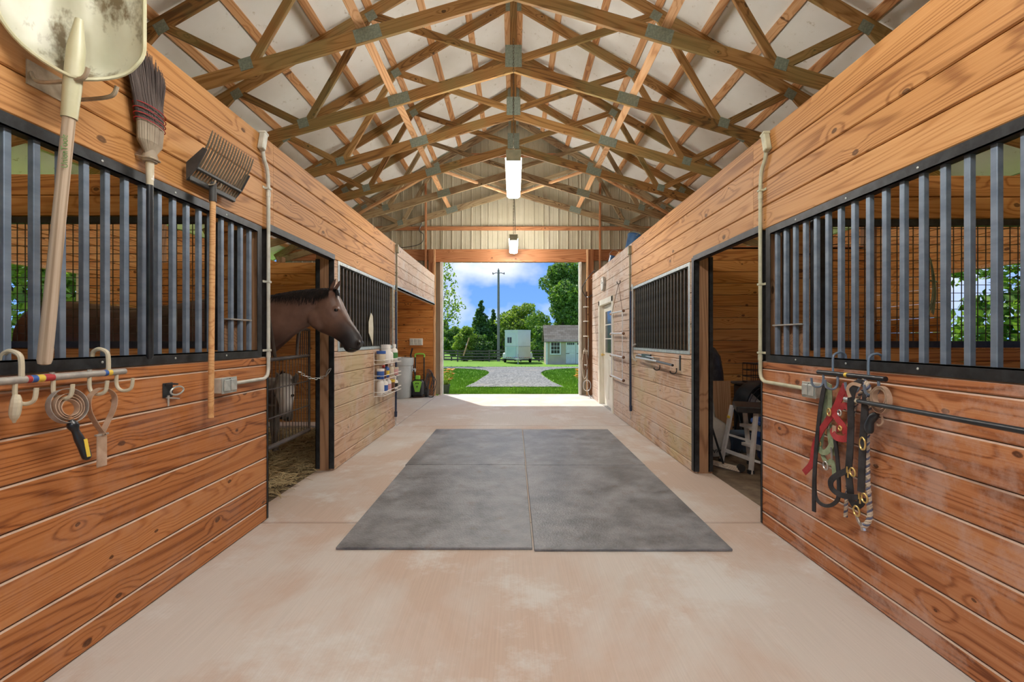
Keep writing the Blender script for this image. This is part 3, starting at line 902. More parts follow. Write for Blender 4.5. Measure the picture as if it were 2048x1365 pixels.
# ================================================================== OUTDOORS
GZ = [(-80, -0.06), (12, -0.06), (20, -0.09), (24, -0.20), (33, -0.55), (36, -0.55), (46, -1.0), (60, -1.5), (90, -2.2), (200, -3.2)]
def gz(y):
    for (a, za), (b, zb_) in zip(GZ[:-1], GZ[1:]):
        if a <= y <= b: return za + (zb_ - za) * (y - a) / (b - a)
    return GZ[-1][1]
def ground_at(px, py):
    d = 20.0
    for _ in range(60): d = (HC - gz(d)) * F / (py - VY)
    return Vector(((px - VX) / F * d, d, gz(d)))

def grass_mat():
    m, ns, ls, b = new_mat('grass', 0.85, spec=0.2)
    geo = nd(ns, 'ShaderNodeNewGeometry')
    n = nd(ns, 'ShaderNodeTexNoise', Scale=0.9, Detail=8.0, Roughness=0.7)
    ls.new(geo.outputs['Position'], n.inputs['Vector'])
    r = ramp(ns, [(0.3, (0.10, 0.22, 0.016)), (0.7, (0.20, 0.36, 0.036))])
    ls.new(n.outputs['Fac'], r.inputs[0]); ls.new(r.outputs[0], b.inputs['Base Color'])
    n2 = nd(ns, 'ShaderNodeTexNoise', Scale=40.0, Detail=4.0)
    ls.new(geo.outputs['Position'], n2.inputs['Vector'])
    bp = nd(ns, 'ShaderNodeBump', Strength=0.6, Distance=0.03)
    ls.new(n2.outputs['Fac'], bp.inputs['Height']); ls.new(bp.outputs[0], b.inputs['Normal'])
    return m
M['grass'] = grass_mat()
def gravel_mat():
    m, ns, ls, b = new_mat('gravel', 0.9, spec=0.2)
    geo = nd(ns, 'ShaderNodeNewGeometry')
    v = nd(ns, 'ShaderNodeTexVoronoi', Scale=22.0)
    ls.new(geo.outputs['Position'], v.inputs['Vector'])
    sc = nd(ns, 'ShaderNodeSeparateColor'); ls.new(v.outputs['Color'], sc.inputs[0])
    r = ramp(ns, [(0.0, (0.10, 0.103, 0.095)), (0.55, (0.20, 0.205, 0.19)), (1.0, (0.37, 0.365, 0.33))])
    ls.new(sc.outputs[0], r.inputs[0])
    n = nd(ns, 'ShaderNodeTexNoise', Scale=0.7, Detail=5.0)
    ls.new(geo.outputs['Position'], n.inputs['Vector'])
    r2 = ramp(ns, [(0.55, (0,)*3), (0.7, (0.5,)*3)])
    ls.new(n.outputs['Fac'], r2.inputs[0])
    c = mixc(ns, ls, r2.outputs[0], r.outputs[0], (0.33, 0.29, 0.22))
    ls.new(c, b.inputs['Base Color'])
    bp = nd(ns, 'ShaderNodeBump', Strength=0.8, Distance=0.02)
    ls.new(v.outputs['Distance'], bp.inputs['Height']); ls.new(bp.outputs[0], b.inputs['Normal'])
    return m
M['gravel'] = gravel_mat()

ys = [-60, -20, -3, 6, 10.7, 12, 16, 20, 24, 28, 33, 36, 40, 46, 60, 90, 140, 200]
xs = [-140, -60, -30, -15, -6, 0, 6, 15, 30, 60, 140]
vs = [(x, y, gz(y) - (0.03 if -3 <= y <= 10.7 and abs(x) <= 6 else 0)) for y in ys for x in xs]
fs = [(j*len(xs)+i, j*len(xs)+i+1, (j+1)*len(xs)+i+1, (j+1)*len(xs)+i) for j in range(len(ys)-1) for i in range(len(xs)-1)]
lawn = tag(MB().add(vs, fs).build('lawn', M['grass'], None, fix=False), kind='structure')

# gravel drive: flared apron towards the barn, road across
outl = [(932, 776), (950, 766), (966, 757), (976, 750), (979, 746), (972, 742.5), (950, 740), (915, 738.5), (872, 738)]
outr = [(1128, 776), (1107, 766), (1092, 757), (1084, 750), (1082, 746), (1090, 742.5), (1112, 740), (1140, 738.5), (1172, 738)]
lp = [ground_at(*p) for p in outl]; rp = [ground_at(*p) for p in outr]
vs, fs = [], []
NC = 12
for a, b in zip(lp, rp):
    for k in range(NC + 1):
        p = a.lerp(b, k / NC)
        vs.append((p.x + 0.05*random.uniform(-1, 1)*(k in (0, NC)), p.y, gz(p.y) + 0.03))
for j in range(len(lp) - 1):
    for k in range(NC):
        fs.append((j*(NC+1)+k, j*(NC+1)+k+1, (j+1)*(NC+1)+k+1, (j+1)*(NC+1)+k))
y0 = lp[-1].y - 0.1
yy = [y0, y0 + 1.0, y0 + 2.0, 24.0]
base = len(vs)
for y in yy:
    for x in (-60, -20, 0, 20, 60): vs.append((x, y, gz(y) + 0.035))
for j in range(len(yy) - 1):
    for k in range(4): fs.append((base+j*5+k, base+j*5+k+1, base+(j+1)*5+k+1, base+(j+1)*5+k))
drive = tag(MB().add(vs, fs).build('driveway', M['gravel'], None, fix=False), kind='structure')

# grass blades on the near lawn
def in_drive(x, y):
    for (a0, b0), (a1, b1) in zip(zip(lp[:-1], rp[:-1]), zip(lp[1:], rp[1:])):
        if a0.y <= y <= a1.y:
            t = (y - a0.y) / max(1e-6, a1.y - a0.y)
            return a0.x + (a1.x-a0.x)*t - 0.03 < x < b0.x + (b1.x-b0.x)*t + 0.03
    return y0 < y < 24
M['blade'] = noisy('blade', (0.11, 0.25, 0.016), (0.24, 0.44, 0.045), 3.0, 0.7, spec=0.2)
rg = random.Random(3)
vs, fs = [], []
for _ in range(42000):
    y = 10.74 + (rg.random() ** 1.8) * 13.5
    x = rg.uniform(-0.19*y, 0.17*y)
    if in_drive(x, y): continue
    h = rg.uniform(0.03, 0.075) * (1.0 if y < 13 else 1.3); a = rg.uniform(0, 6.28); w = 0.004 + 0.0006*y
    dx, dy = math.cos(a)*w, math.sin(a)*w
    lx, ly = rg.uniform(-.03, .03), rg.uniform(-.03, .03)
    z = gz(y) - 0.005
    n = len(vs)
    vs += [(x-dx, y-dy, z), (x+dx, y+dy, z), (x+lx, y+ly, z+h)]
    fs.append((n, n+1, n+2))
gb = MB().add(vs, fs).build('lawn_grass', M['blade'], None, fix=False)
tag(gb, 'short green mown grass on both sides of the gravel drive', 'grass', kind='stuff')

# ---- horse trailer
M['trailer_white'] = noisy('trailer_white', (0.72, 0.74, 0.72), (0.82, 0.84, 0.82), 0.8, 0.35)
M['trailer_blue'] = noisy('trailer_blue', (0.50, 0.62, 0.60), (0.60, 0.72, 0.69), 0.8, 0.35)
M['trailer_cream'] = noisy('trailer_cream', (0.66, 0.64, 0.54), (0.74, 0.72, 0.62), 0.8, 0.4)
M['glass_dark'] = new_mat('glass_dark', 0.12, 0.0, (0.02, 0.025, 0.03))[0]
M['tyre'] = new_mat('tyre', 0.85, 0.0, (0.02, 0.02, 0.02))[0]
M['red_reflector'] = new_mat('red_reflector', 0.4, 0.0, (0.5, 0.03, 0.03))[0]
D = 34.6
t = empty('horse_trailer', (0.33, D + 1.2, gz(D + 1)), 'white horse trailer with teal lower door panel parked before the fence', 'trailer')
xl_, xr_, xc = -0.67, 1.33, 0.34
zlo, zhi = -0.14, 2.0
def wedge(z0, z1, g=0.0):
    pl = [(xc, D - 0.75 - g), (xr_ + g, D + 0.25), (xr_ + g, D + 4.0), (xl_ - g, D + 4.0), (xl_ - g, D + 0.25)]
    n = len(pl)
    return [(x, y, z0) for x, y in pl] + [(x, y, z1) for x, y in pl], [tuple(range(n))[::-1], tuple(range(n, 2*n))] + [(k, (k+1) % n, n+(k+1) % n, n+k) for k in range(n)]
MB().add(*wedge(zlo, zhi)).build('body', M['trailer_white'], t)
MB().add(*wedge(zhi - 0.10, zhi + 0.03, 0.025)).build('roof_cap', M['trailer_white'], t)
MB().add(*wedge(zlo - 0.06, zlo + 0.03, 0.02)).build('frame', M['galv'], t)
# panels lying on the slanted faces: local u along the face
def on_face(side, u0, u1, z0, z1, name, mat, lift=0.012, par=None):
    a = Vector((xc, D - 0.75, 0)); b = Vector(((xl_ if side < 0 else xr_), D + 0.25, 0))
    dr = (b - a); nrm_ = Vector((dr.y, -dr.x, 0)).normalized()
    if nrm_.y > 0: nrm_ = -nrm_
    p0, p1 = a + dr*u0, a + dr*u1
    mb = MB()
    q = [p0, p1, p1 + nrm_*lift, p0 + nrm_*lift]
    mb.add([(p.x, p.y, z0) for p in q] + [(p.x, p.y, z1) for p in q], [(3,2,1,0), (4,5,6,7), (0,1,5,4), (1,2,6,5), (2,3,7,6), (3,0,4,7)])
    return mb.build(name, M[mat], par or t)
dr_ = on_face(-1, 0.14, 0.86, zlo + 0.06, 1.68, 'door', 'trailer_white', 0.02)
on_face(-1, 0.14, 0.86, zlo + 0.06, 0.72, 'lower_panel', 'trailer_blue', 0.026, dr_)
wf = on_face(-1, 0.42, 0.82, 0.98, 1.50, 'window', 'trailer_white', 0.03, dr_)
on_face(-1, 0.46, 0.61, 1.02, 1.46, 'pane', 'glass_dark', 0.036, dr_)
on_face(-1, 0.64, 0.78, 1.02, 1.46, 'pane', 'glass_dark', 0.036, dr_)
on_face(1, 0.04, 0.98, zlo + 0.06, 0.72, 'lower_panel', 'trailer_cream', 0.012)
on_face(1, 0.04, 0.98, 0.72, 0.80, 'stripe', 'galv', 0.014)
on_face(-1, 0.02, 0.98, 0.76, 0.80, 'stripe', 'galv', 0.034)
for k in range(6):
    on_face(1, 0.08 + 0.15*k, 0.15 + 0.15*k, zlo + 0.02, zlo + 0.06, 'reflector', 'red_reflector', 0.022)
    on_face(-1, 0.08 + 0.15*k, 0.15 + 0.15*k, zlo + 0.02, zlo + 0.06, 'reflector', 'red_reflector', 0.034)
for s in (-1, 1):
    xe = xl_ if s < 0 else xr_
    x0, x1 = sorted((xe, xe + s*0.19))
    MB().box((x0, D + 1.2, zlo - 0.12), (x1, D + 2.9, zlo + 0.33), bev=0.05).build('fender', M['trailer_white'], t)
    for yy_ in (D + 1.65, D + 2.45):
        Mx = Matrix.Translation((xe + s*0.02, yy_, gz(D+2) + 0.33)) @ Matrix.Rotation(R(90), 4, 'Y')
        w = MB().lathe([(0.12, -0.09), (0.28, -0.10), (0.33, -0.06), (0.33, 0.06), (0.28, 0.10), (0.12, 0.09)], 20, Mx).build('wheel', M['tyre'], t)
        MB().lathe([(0.15, -0.095), (0.15, 0.095)], 14, Mx).build('hub', M['trailer_white'], w)
mb = MB()
for s in (-1, 1): mb.bar((xc + s*0.5, D - 0.1, zlo), (xc, D - 1.75, zlo - 0.02), 0.08, 0.10)
mb.build('tongue', M['galv'], t)
MB().tube([(xc, D - 1.3, gz(D - 1.3)), (xc, D - 1.3, zlo + 0.35)], 0.035, 8).box((xc - 0.1, D - 1.4, gz(D-1.3)), (xc + 0.1, D - 1.2, gz(D-1.3) + 0.02)).build('jack', M['galv'], t)

# ---- garden shed
M['shed_siding'] = noisy('shed_siding', (0.58, 0.50, 0.36), (0.66, 0.58, 0.43), 2, 0.7)
M['shed_white'] = noisy('shed_white', (0.70, 0.74, 0.70), (0.80, 0.84, 0.80), 2, 0.55)
def shingle_mat():
    m, ns, ls, b = new_mat('shingle', 0.9, spec=0.2)
    tc = nd(ns, 'ShaderNodeTexCoord')
    br = nd(ns, 'ShaderNodeTexBrick', Scale=1.0)
    br.inputs['Color1'].default_value = (0.20, 0.165, 0.12, 1); br.inputs['Color2'].default_value = (0.29, 0.25, 0.19, 1); br.inputs['Mortar'].default_value = (0.09, 0.075, 0.06, 1)
    br.inputs['Brick Width'].default_value = 0.33; br.inputs['Row Height'].default_value = 0.14; br.inputs['Mortar Size'].default_value = 0.006
    mp = nd(ns, 'ShaderNodeMapping'); mp.inputs['Rotation'].default_value = (0, 0, 0)
    cb = nd(ns, 'ShaderNodeCombineXYZ'); sp = nd(ns, 'ShaderNodeSeparateXYZ')
    ls.new(tc.outputs['Object'], sp.inputs[0]); ls.new(sp.outputs['X'], cb.inputs['X']); ls.new(sp.outputs['Z'], cb.inputs['Y'])
    ls.new(cb.outputs[0], br.inputs['Vector']); ls.new(br.outputs['Color'], b.inputs['Base Color'])
    return m
M['shingle'] = shingle_mat()
D = 33.0
t = empty('garden_shed', (4.0, D + 1.2, gz(D)), 'small tan lap-sided garden shed with shingled roof and white doors', 'shed')
x0, x1, z0, ze, zr, dp = 2.42, 6.0, -0.56, 1.235, 2.33, 2.4
def lap(mb, a, b, z0_, z1_, n_):
    a, b, n_ = Vector(a), Vector(b), Vector(n_)
    z = z0_
    while z < z1_ - 1e-3:
        zz = min(z + 0.115, z1_)
        p = [(a.x + n_.x*.022, a.y + n_.y*.022, z), (b.x + n_.x*.022, b.y + n_.y*.022, z), (b.x, b.y, zz), (a.x, a.y, zz), (b.x, b.y, z), (a.x, a.y, z)]
        mb.add(p, [(0, 1, 2, 3), (5, 4, 1, 0)])
        z = zz
mb = MB(); lap(mb, (x0, D, 0), (x1, D, 0), z0, ze, (0, -1, 0)); mb.build('front_siding', M['shed_siding'], t, fix=False)
mb = MB(); lap(mb, (x0, D + dp, 0), (x0, D, 0), z0, ze, (-1, 0, 0)); mb.build('side_siding', M['shed_siding'], t, fix=False)
MB().add([(x0, D, ze), (x0, D + dp, ze), (x0, D + dp/2, zr)], [(0, 1, 2)]).add([(x1, D, z0), (x1, D + dp, z0), (x1, D + dp, ze), (x1, D + dp/2, zr), (x1, D, ze)], [(0, 1, 2, 3, 4)]).add([(x0, D + dp, z0), (x1, D + dp, z0), (x1, D + dp, ze), (x0, D + dp, ze)], [(0, 1, 2, 3)]).build('gable', M['shed_siding'], t, fix=False)
mb = MB()
ov = 0.16
sl = (zr - ze) / (dp / 2)
mb.add([(x0-ov, D-ov, ze-ov*sl), (x1+ov, D-ov, ze-ov*sl), (x1+ov, D+dp/2, zr), (x0-ov, D+dp/2, zr), (x0-ov, D+dp+ov, ze-ov*sl), (x1+ov, D+dp+ov, ze-ov*sl)] +
       [(x0-ov, D-ov, ze-ov*sl+.06), (x1+ov, D-ov, ze-ov*sl+.06), (x1+ov, D+dp/2, zr+.06), (x0-ov, D+dp/2, zr+.06), (x0-ov, D+dp+ov, ze-ov*sl+.06), (x1+ov, D+dp+ov, ze-ov*sl+.06)],
       [(0,1,2,3), (3,2,5,4), (6,7,8,9), (9,8,11,10), (0,1,7,6), (4,5,11,10), (0,3,9,6), (3,4,10,9), (1,2,8,7), (2,5,11,8)])
mb.build('roof', M['shingle'], t)
for a, b, nm in (((x0-.03, D-.05, z0), (x0+.1, D+.01, ze), 'corner_board'), ((x0-.1, D-.06, ze-.10), (x1+.05, D, ze+.02), 'fascia')):
    MB().box(a, b).build(nm, M['shed_white'], t)
w = MB().box((2.68, D - 0.07, 0.16), (3.50, D, 1.17)).build('window', M['shed_white'], t)
for i in range(3):
    for j in range(3):
        a, c_ = 2.78 + i*0.215, 0.27 + j*0.28
        MB().box((a, D - 0.078, c_), (a + 0.185, D - 0.065, c_ + 0.24)).build('pane', M['glass_dark'], w)
for i in range(2):
    a = 3.86 + i*0.74
    dd = MB().box((a, D - 0.07, z0 + 0.06), (a + 0.72, D, 1.12)).build('door', M['shed_white'], t)
    for u in range(4): MB().box((a + 0.1 + u*0.14, D - 0.078, 0.9), (a + 0.2 + u*0.14, D - 0.065, 1.06)).build('pane', M['glass_dark'], dd)
    for (u0, u1, v0, v1) in ((.08, .33, .3, .8), (.39, .64, .3, .8), (.08, .33, -.42, .2), (.39, .64, -.42, .2)):
        MB().box((a+u0, D-.082, v0), (a+u1, D-.07, v1), bev=.006).build('raised_panel', M['shed_white'], dd)
    MB().box((a + (0.05 if i else 0), D - .09, 0.24), (a + 0.25 + (0.05 if i else 0), D - .07, 0.27)).build('hinge', M['steel_black'], dd)

# ---- paddock fence
M['fence_wood'] = wood('fence_wood', (0.05, 0.04, 0.03), (0.10, 0.08, 0.065), (0.18, 0.15, 0.12), knots=0)
D = 46.0
t = empty('paddock_fence', (0, D, gz(D)), 'dark brown four-rail wooden paddock fence behind the trailer', 'fence')
px_ = -28.5
while px_ < 24:
    beam('post', (px_, D, gz(D) - 0.1), (px_, D, gz(D) + 1.22), 0.13, 0.13, M['fence_wood'], t, up=(0, 1, 0))
    for h in (0.22, 0.52, 0.82, 1.10):
        beam('rail', (px_ - 0.02, D - 0.08, gz(D) + h + random.uniform(-.02, .02)), (px_ + 3.24, D - 0.08, gz(D) + h + random.uniform(-.02, .02)), 0.03, 0.13, M['fence_wood'], t)
    px_ += 3.25
p = AT(927, 712, 45.6); q = AT(938.5, 676, 45.9)
o = MB().tube([p, q], 0.06, 8).build('leaning_pole', M['wood_brace']); tag(o, 'pale bare pole leaning on the dark paddock fence', 'pole')

# ---- utility pole
M['pole_wood'] = wood('pole_wood', (0.14, 0.12, 0.10), (0.24, 0.21, 0.18), (0.33, 0.30, 0.27), knots=0.2)
D = 48.0
c = AT(997, 700, D)
t = empty('utility_pole', (c.x, D, gz(D)), 'tall weathered grey utility pole rising between the trees', 'utility pole')
MB().tube([(c.x, D, gz(D) - 0.2), (c.x, D, 4), (c.x, D, 8.75)], [0.17, 0.14, 0.11], 12).build('pole', M['pole_wood'], t, smooth=True)
MB().tube(smooth_path([(c.x - 0.62, D, 8.28), (c.x - 0.3, D, 8.45), (c.x, D, 8.42), (c.x + 0.3, D, 8.45), (c.x + 0.66, D, 8.30)]), 0.035, 6).build('crossarm', M['steel_black'], t)
for dx in (-0.6, 0.6, 0.0):
    MB().lathe([(0.05, 0), (0.06, 0.05), (0.03, 0.09), (0.05, 0.13), (0.02, 0.18)], 10, Matrix.Translation((c.x + dx, D, 8.33 if dx else 8.75))).build('insulator', M['steel_black'], t)

# ---- trees
def leaf_mat(name, c1, c2, tr=0.35):
    m, ns, ls, b = new_mat(name, 0.55, spec=0.35)
    geo = nd(ns, 'ShaderNodeNewGeometry')
    oi = nd(ns, 'ShaderNodeObjectInfo')
    n = nd(ns, 'ShaderNodeTexNoise', Scale=1.3, Detail=6.0, Roughness=0.75)
    ls.new(geo.outputs['Position'], n.inputs['Vector'])
    r = ramp(ns, [(0.32, c1), (0.68, c2)])
    ls.new(math_(ns, ls, 'MULTIPLY_ADD', geo.outputs['Random Per Island'], 0.35, math_(ns, ls, 'MULTIPLY_ADD', n.outputs['Fac'], 0.9, -0.12)), r.inputs[0])
    ls.new(r.outputs[0], b.inputs['Base Color'])
    t_ = nd(ns, 'ShaderNodeBsdfTranslucent')
    ls.new(mixc(ns, ls, 1.0, r.outputs[0], (1.3, 1.4, 0.5), 'MULTIPLY'), t_.inputs['Color'])
    mx = nd(ns, 'ShaderNodeMixShader', Fac=tr)
    ls.new(b.outputs[0], mx.inputs[1]); ls.new(t_.outputs[0], mx.inputs[2])
    ls.new(mx.outputs[0], ns['Material Output'].inputs['Surface'])
    return m
M['leaf_mid'] = leaf_mat('leaf_mid', (0.05, 0.13, 0.02), (0.27, 0.42, 0.09))
M['leaf_dark'] = leaf_mat('leaf_dark', (0.03, 0.09, 0.025), (0.15, 0.27, 0.07))
M['leaf_lime'] = leaf_mat('leaf_lime', (0.10, 0.20, 0.02), (0.42, 0.52, 0.11), 0.42)
M['leaf_red'] = leaf_mat('leaf_red', (0.045, 0.03, 0.02), (0.15, 0.09, 0.05))
M['bark'] = noisy('bark', (0.05, 0.04, 0.03), (0.13, 0.10, 0.075), 6, 0.9, stretch=(3, 3, 0.6), bump=0.6)
def tree(name, label, x, y, h, blobs, n, leaf, mat, trunk_r=0.16, group=None, seed=1, lean=0.0, cat='tree'):
    """blobs: (dx, dy, z, rx, ry, rz) relative to the base; leaves in shells of the blobs"""
    rr = random.Random(seed)
    g = gz(y)
    t = empty(name, (x, y, g), label, cat, group)
    vs, fs = [], []
    vol = [b[3]*b[5] + 0.05 for b in blobs]
    tot = sum(vol)
    for b, v_ in zip(blobs, vol):
        for _ in range(int(n * v_ / tot)):
            u = Vector((rr.gauss(0, 1), rr.gauss(0, 1), rr.gauss(0, 1))).normalized()
            q = 0.45 + 0.6 * math.sqrt(rr.random())
            q *= 1 + 0.18 * math.sin(5*u.x + seed) * math.cos(4*u.z + 2*u.y)
            p = Vector((x + b[0] + u.x*b[3]*q, y + b[1] + u.y*b[4]*q, g + b[2] + u.z*b[5]*q))
            nn = (u*0.7 + Vector((rr.gauss(0, 1), rr.gauss(0, 1), rr.gauss(0, 1)))*0.6).normalized()
            a = nn.orthogonal().normalized()
            a = Matrix.Rotation(rr.uniform(0, 6.28), 3, nn) @ a
            c_ = nn.cross(a)
            s = leaf * rr.uniform(0.6, 1.3)
            k = len(vs)
            vs += [p - a*s, p + c_*s*0.55 + nn*s*0.15, p + a*s, p - c_*s*0.55 + nn*s*0.1]
            fs.append((k, k+1, k+2, k+3))
    f = MB().add(vs, fs).build('foliage', M[mat], t, fix=False)
    f['kind'] = 'stuff'
    mb = MB()
    mb.tube(smooth_path([(x, y, g - 0.2), (x + lean*0.3, y, g + h*0.3), (x + lean, y, g + h*0.85)], 4), [trunk_r*(1 - 0.1*i) for i in range(9)], 8)
    mb.build('trunk', M['bark'], t, smooth=True)
    for b in blobs[:7]:
        p0 = Vector((x + lean*0.3, y, g + min(h*0.4, b[2]*0.55)))
        p1 = Vector((x + b[0], y + b[1], g + b[2]))
        MB().tube([p0, p0.lerp(p1, 0.5) + Vector((0, 0, 0.15)), p1], [trunk_r*0.5, trunk_r*0.3, trunk_r*0.12], 6).build('branch', M['bark'], t)
    return t
def puff(w, h0, h1, n, seed, dens=0.55):
    """broadleaf crown of n blobs within half width w and heights h0..h1"""
    rr = random.Random(seed)
    out = []
    for _ in range(n):
        f = rr.random()
        z = h0 + (h1 - h0) * f
        ww = w * math.sqrt(max(0.08, 1 - (2*f - 0.9)**2 * 0.85))
        a = rr.uniform(0, 6.28); q = math.sqrt(rr.random()) * 0.75
        r_ = w * dens * rr.uniform(0.6, 1.1)
        out.append((math.cos(a)*ww*q, math.sin(a)*ww*q, z, r_, r_, r_*0.8))
    return out
def cone(w, h, n, seed):
    rr = random.Random(seed)
    out = []
    for i in range(n):
        f = i / n
        z = h * (0.10 + 0.85*f); ww = w * (1 - f)**0.8
        a = rr.uniform(0, 6.28)
        r_ = max(0.22, ww*0.72)
        out.append((math.cos(a)*ww*0.4, math.sin(a)*ww*0.4, z, r_, r_, r_*0.75))
    return out
def X(px, d): return (px - VX) / F * d
# large tree at right, behind trailer and shed
tree('maple_tree', 'large leafy tree at right, rising behind the shed', X(1126, 52), 52, 9.5, puff(4.7, 2.2, 10.6, 40, 5, 0.34), 34000, 0.17, 'leaf_mid', 0.35, seed=5)
tree('birch_tree', 'sparse airy tree with fluttering leaves at the left door edge', X(874, 27), 27, 6.0,
     [(0.15, 0, 6.0, .8, .8, 1.1), (0.65, 0, 4.9, .55, .6, .8), (0.9, 0, 4.0, .6, .7, .5), (0.25, 0.3, 3.3, .95, .9, .7), (-.8, 0, 5.2, 1, 1, 1.8), (1.35, 0, 3.55, .45, .4, .3), (.75, 0, 2.8, .7, .5, .5), (0.3, 0, 7.2, .5, .5, .6)], 1500, 0.10, 'leaf_lime', 0.1, seed=8)
tree('conifer_tree', 'pointed dark green conifer left of the utility pole', X(962, 55), 55, 7.6, cone(2.0, 8.0, 18, 3), 9000, 0.17, 'leaf_dark', 0.15, seed=3)
tree('evergreen_tree', 'narrow dark evergreen just behind the utility pole', X(986, 62), 62, 7.0, cone(1.7, 7.6, 15, 4), 7000, 0.17, 'leaf_dark', 0.15, seed=4)
tree('ash_tree', 'yellow-green round tree directly behind the trailer', X(1046, 60), 60, 7.0, puff(3.4, 2.5, 7.0, 18, 7, 0.4), 13000, 0.17, 'leaf_lime', 0.22, seed=7)
tree('purple_shrub', 'dark reddish shrub between utility pole and trailer', X(1030, 51), 51, 3.4, puff(1.2, 2.0, 3.6, 9, 9, 0.42), 3000, 0.13, 'leaf_red', 0.08, seed=9, cat='shrub')
tree('pale_shrub', 'loose yellow-green shrub standing right of the utility pole', X(1006, 49.5), 49.5, 3.4, puff(0.95, 0.7, 4.2, 11, 10, 0.45), 4200, 0.12, 'leaf_lime', 0.07, seed=10, cat='shrub')
tree('hedge_bush', 'broad leafy bush at the left end of the fence', X(903, 56), 56, 4.4, puff(2.4, 0.9, 3.4, 14, 11, 0.45), 9000, 0.14, 'leaf_mid', 0.1, seed=11, cat='bush')
tree('lilac_bush', 'bright green bush behind the leaning pole', X(934, 49.5), 49.5, 4.4, puff(1.5, 0.6, 3.4, 18, 12, 0.5), 7500, 0.14, 'leaf_lime', 0.1, seed=12, cat='bush')
tree('fence_bush', 'rounded bush between trailer and shed', X(1078, 47.5), 47.5, 3.2, puff(1.3, 0.8, 3.4, 10, 13, 0.5), 5000, 0.13, 'leaf_mid', 0.1, seed=13, cat='bush')
tree('round_bush', 'dark bush in front of the evergreens beside the fence', X(966, 50), 50, 3.0, puff(1.6, 0.7, 2.5, 10, 14, 0.5), 5000, 0.13, 'leaf_dark', 0.1, seed=14, cat='bush')
for i, (xx, lb) in enumerate(((-11.0, 'leftmost far woodland tree, showing beyond the fence at the left door edge'), (-5.6, 'far woodland tree showing above the fence left of the conifer'), (-0.6, 'far woodland tree filling the gap beside the utility pole'), (4.6, 'far woodland tree peeping out right behind the trailer'), (9.8, 'rightmost far woodland tree, behind the shed'))):
    tree('woodland_tree', lb, xx, 70 + (i % 2)*2, 7.0, puff(2.3, 1.2, 5.4 + (i % 3)*0.7, 12, 20 + i, 0.5), 5600, 0.22, ['leaf_mid', 'leaf_dark', 'leaf_mid'][i % 3], 0.2, 'far woodland trees', seed=20 + i)
i = 0
for s in (-1, 1):
    for yy_, rad in ((5.2, 2.1), (10.7, 2.5), (16.6, 2.3)):
        i += 1
        tree('yard_tree', 'leafy tree seen through the %s stall window, %s of three' % ('left' if s < 0 else 'right', ['nearest', 'middle', 'farthest'][(i - 1) % 3]), s*(11.5 + (i % 2)), yy_, 5.0, puff(rad, 0.6, 5.0, 14, 40 + i, 0.5), 6500, 0.13, ['leaf_lime', 'leaf_mid'][i % 2], 0.15, 'trees beside the barn', seed=40 + i)

# ---- potted flowers by the door
M['pot'] = new_mat('pot', 0.5, 0, (0.05, 0.07, 0.045))[0]
M['petal'] = noisy('petal', (0.75, 0.24, 0.04), (0.85, 0.50, 0.10), 20, 0.6)
def flower_pot(x, y, label, seed):
    t = empty('flower_pot', (x, y, -0.06), label, 'potted plant', 'potted flowers flanking the barn door')
    MB().lathe([(0.085, -0.06), (0.115, 0.17), (0.125, 0.17), (0.125, 0.20), (0.105, 0.20), (0.10, 0.16), (0.0, 0.16)], 20, Matrix.Translation((x, y, 0))).build('pot', M['pot'], t, smooth=True)
    rr = random.Random(seed)
    vs, fs, pv, pf, st = [], [], [], [], MB()
    for k in range(46):
        a = rr.uniform(0, 6.28); L = rr.uniform(0.12, 0.42); sp = rr.uniform(0.05, 0.2)
        p0 = Vector((x + math.cos(a)*0.04, y + math.sin(a)*0.04, 0.16)); p1 = p0 + Vector((math.cos(a)*sp, math.sin(a)*sp, L))
        st.tube([p0, p0.lerp(p1, .5) + Vector((0, 0, 0.03)), p1], 0.003, 4)
        for j in range(5):
            p = p0.lerp(p1, rr.random()); u = Vector((rr.gauss(0,1), rr.gauss(0,1), rr.gauss(0.4,1))).normalized(); w = u.orthogonal().normalized()*0.013
            n = len(vs); vs += [p, p + u*0.03 + w, p + u*0.065, p + u*0.03 - w]; fs.append((n, n+1, n+2, n+3))
        if k % 2 == 0:
            for j in range(9):
                aa = j*0.7; u = Vector((math.cos(aa), math.sin(aa), 0.45)).normalized(); w = Vector((-math.sin(aa), math.cos(aa), 0))*0.011
                n = len(pv); pv += [p1, p1 + u*0.034 + w*1.8, p1 + u*0.06, p1 + u*0.034 - w*1.8]; pf.append((n, n+1, n+2, n+3))
    MB().add(vs, fs).build('leaves', M['leaf_lime'], t, fix=False)
    MB().add(pv, pf).build('blossoms', M['petal'], t, fix=False)
    st.build('stems', M['leaf_lime'], t, fix=False)
flower_pot(-1.68, 11.0, 'pot of orange and yellow flowers at the left side of the barn door', 2)
flower_pot(1.72, 11.15, 'pot of orange flowers half hidden by the right door trim', 6)
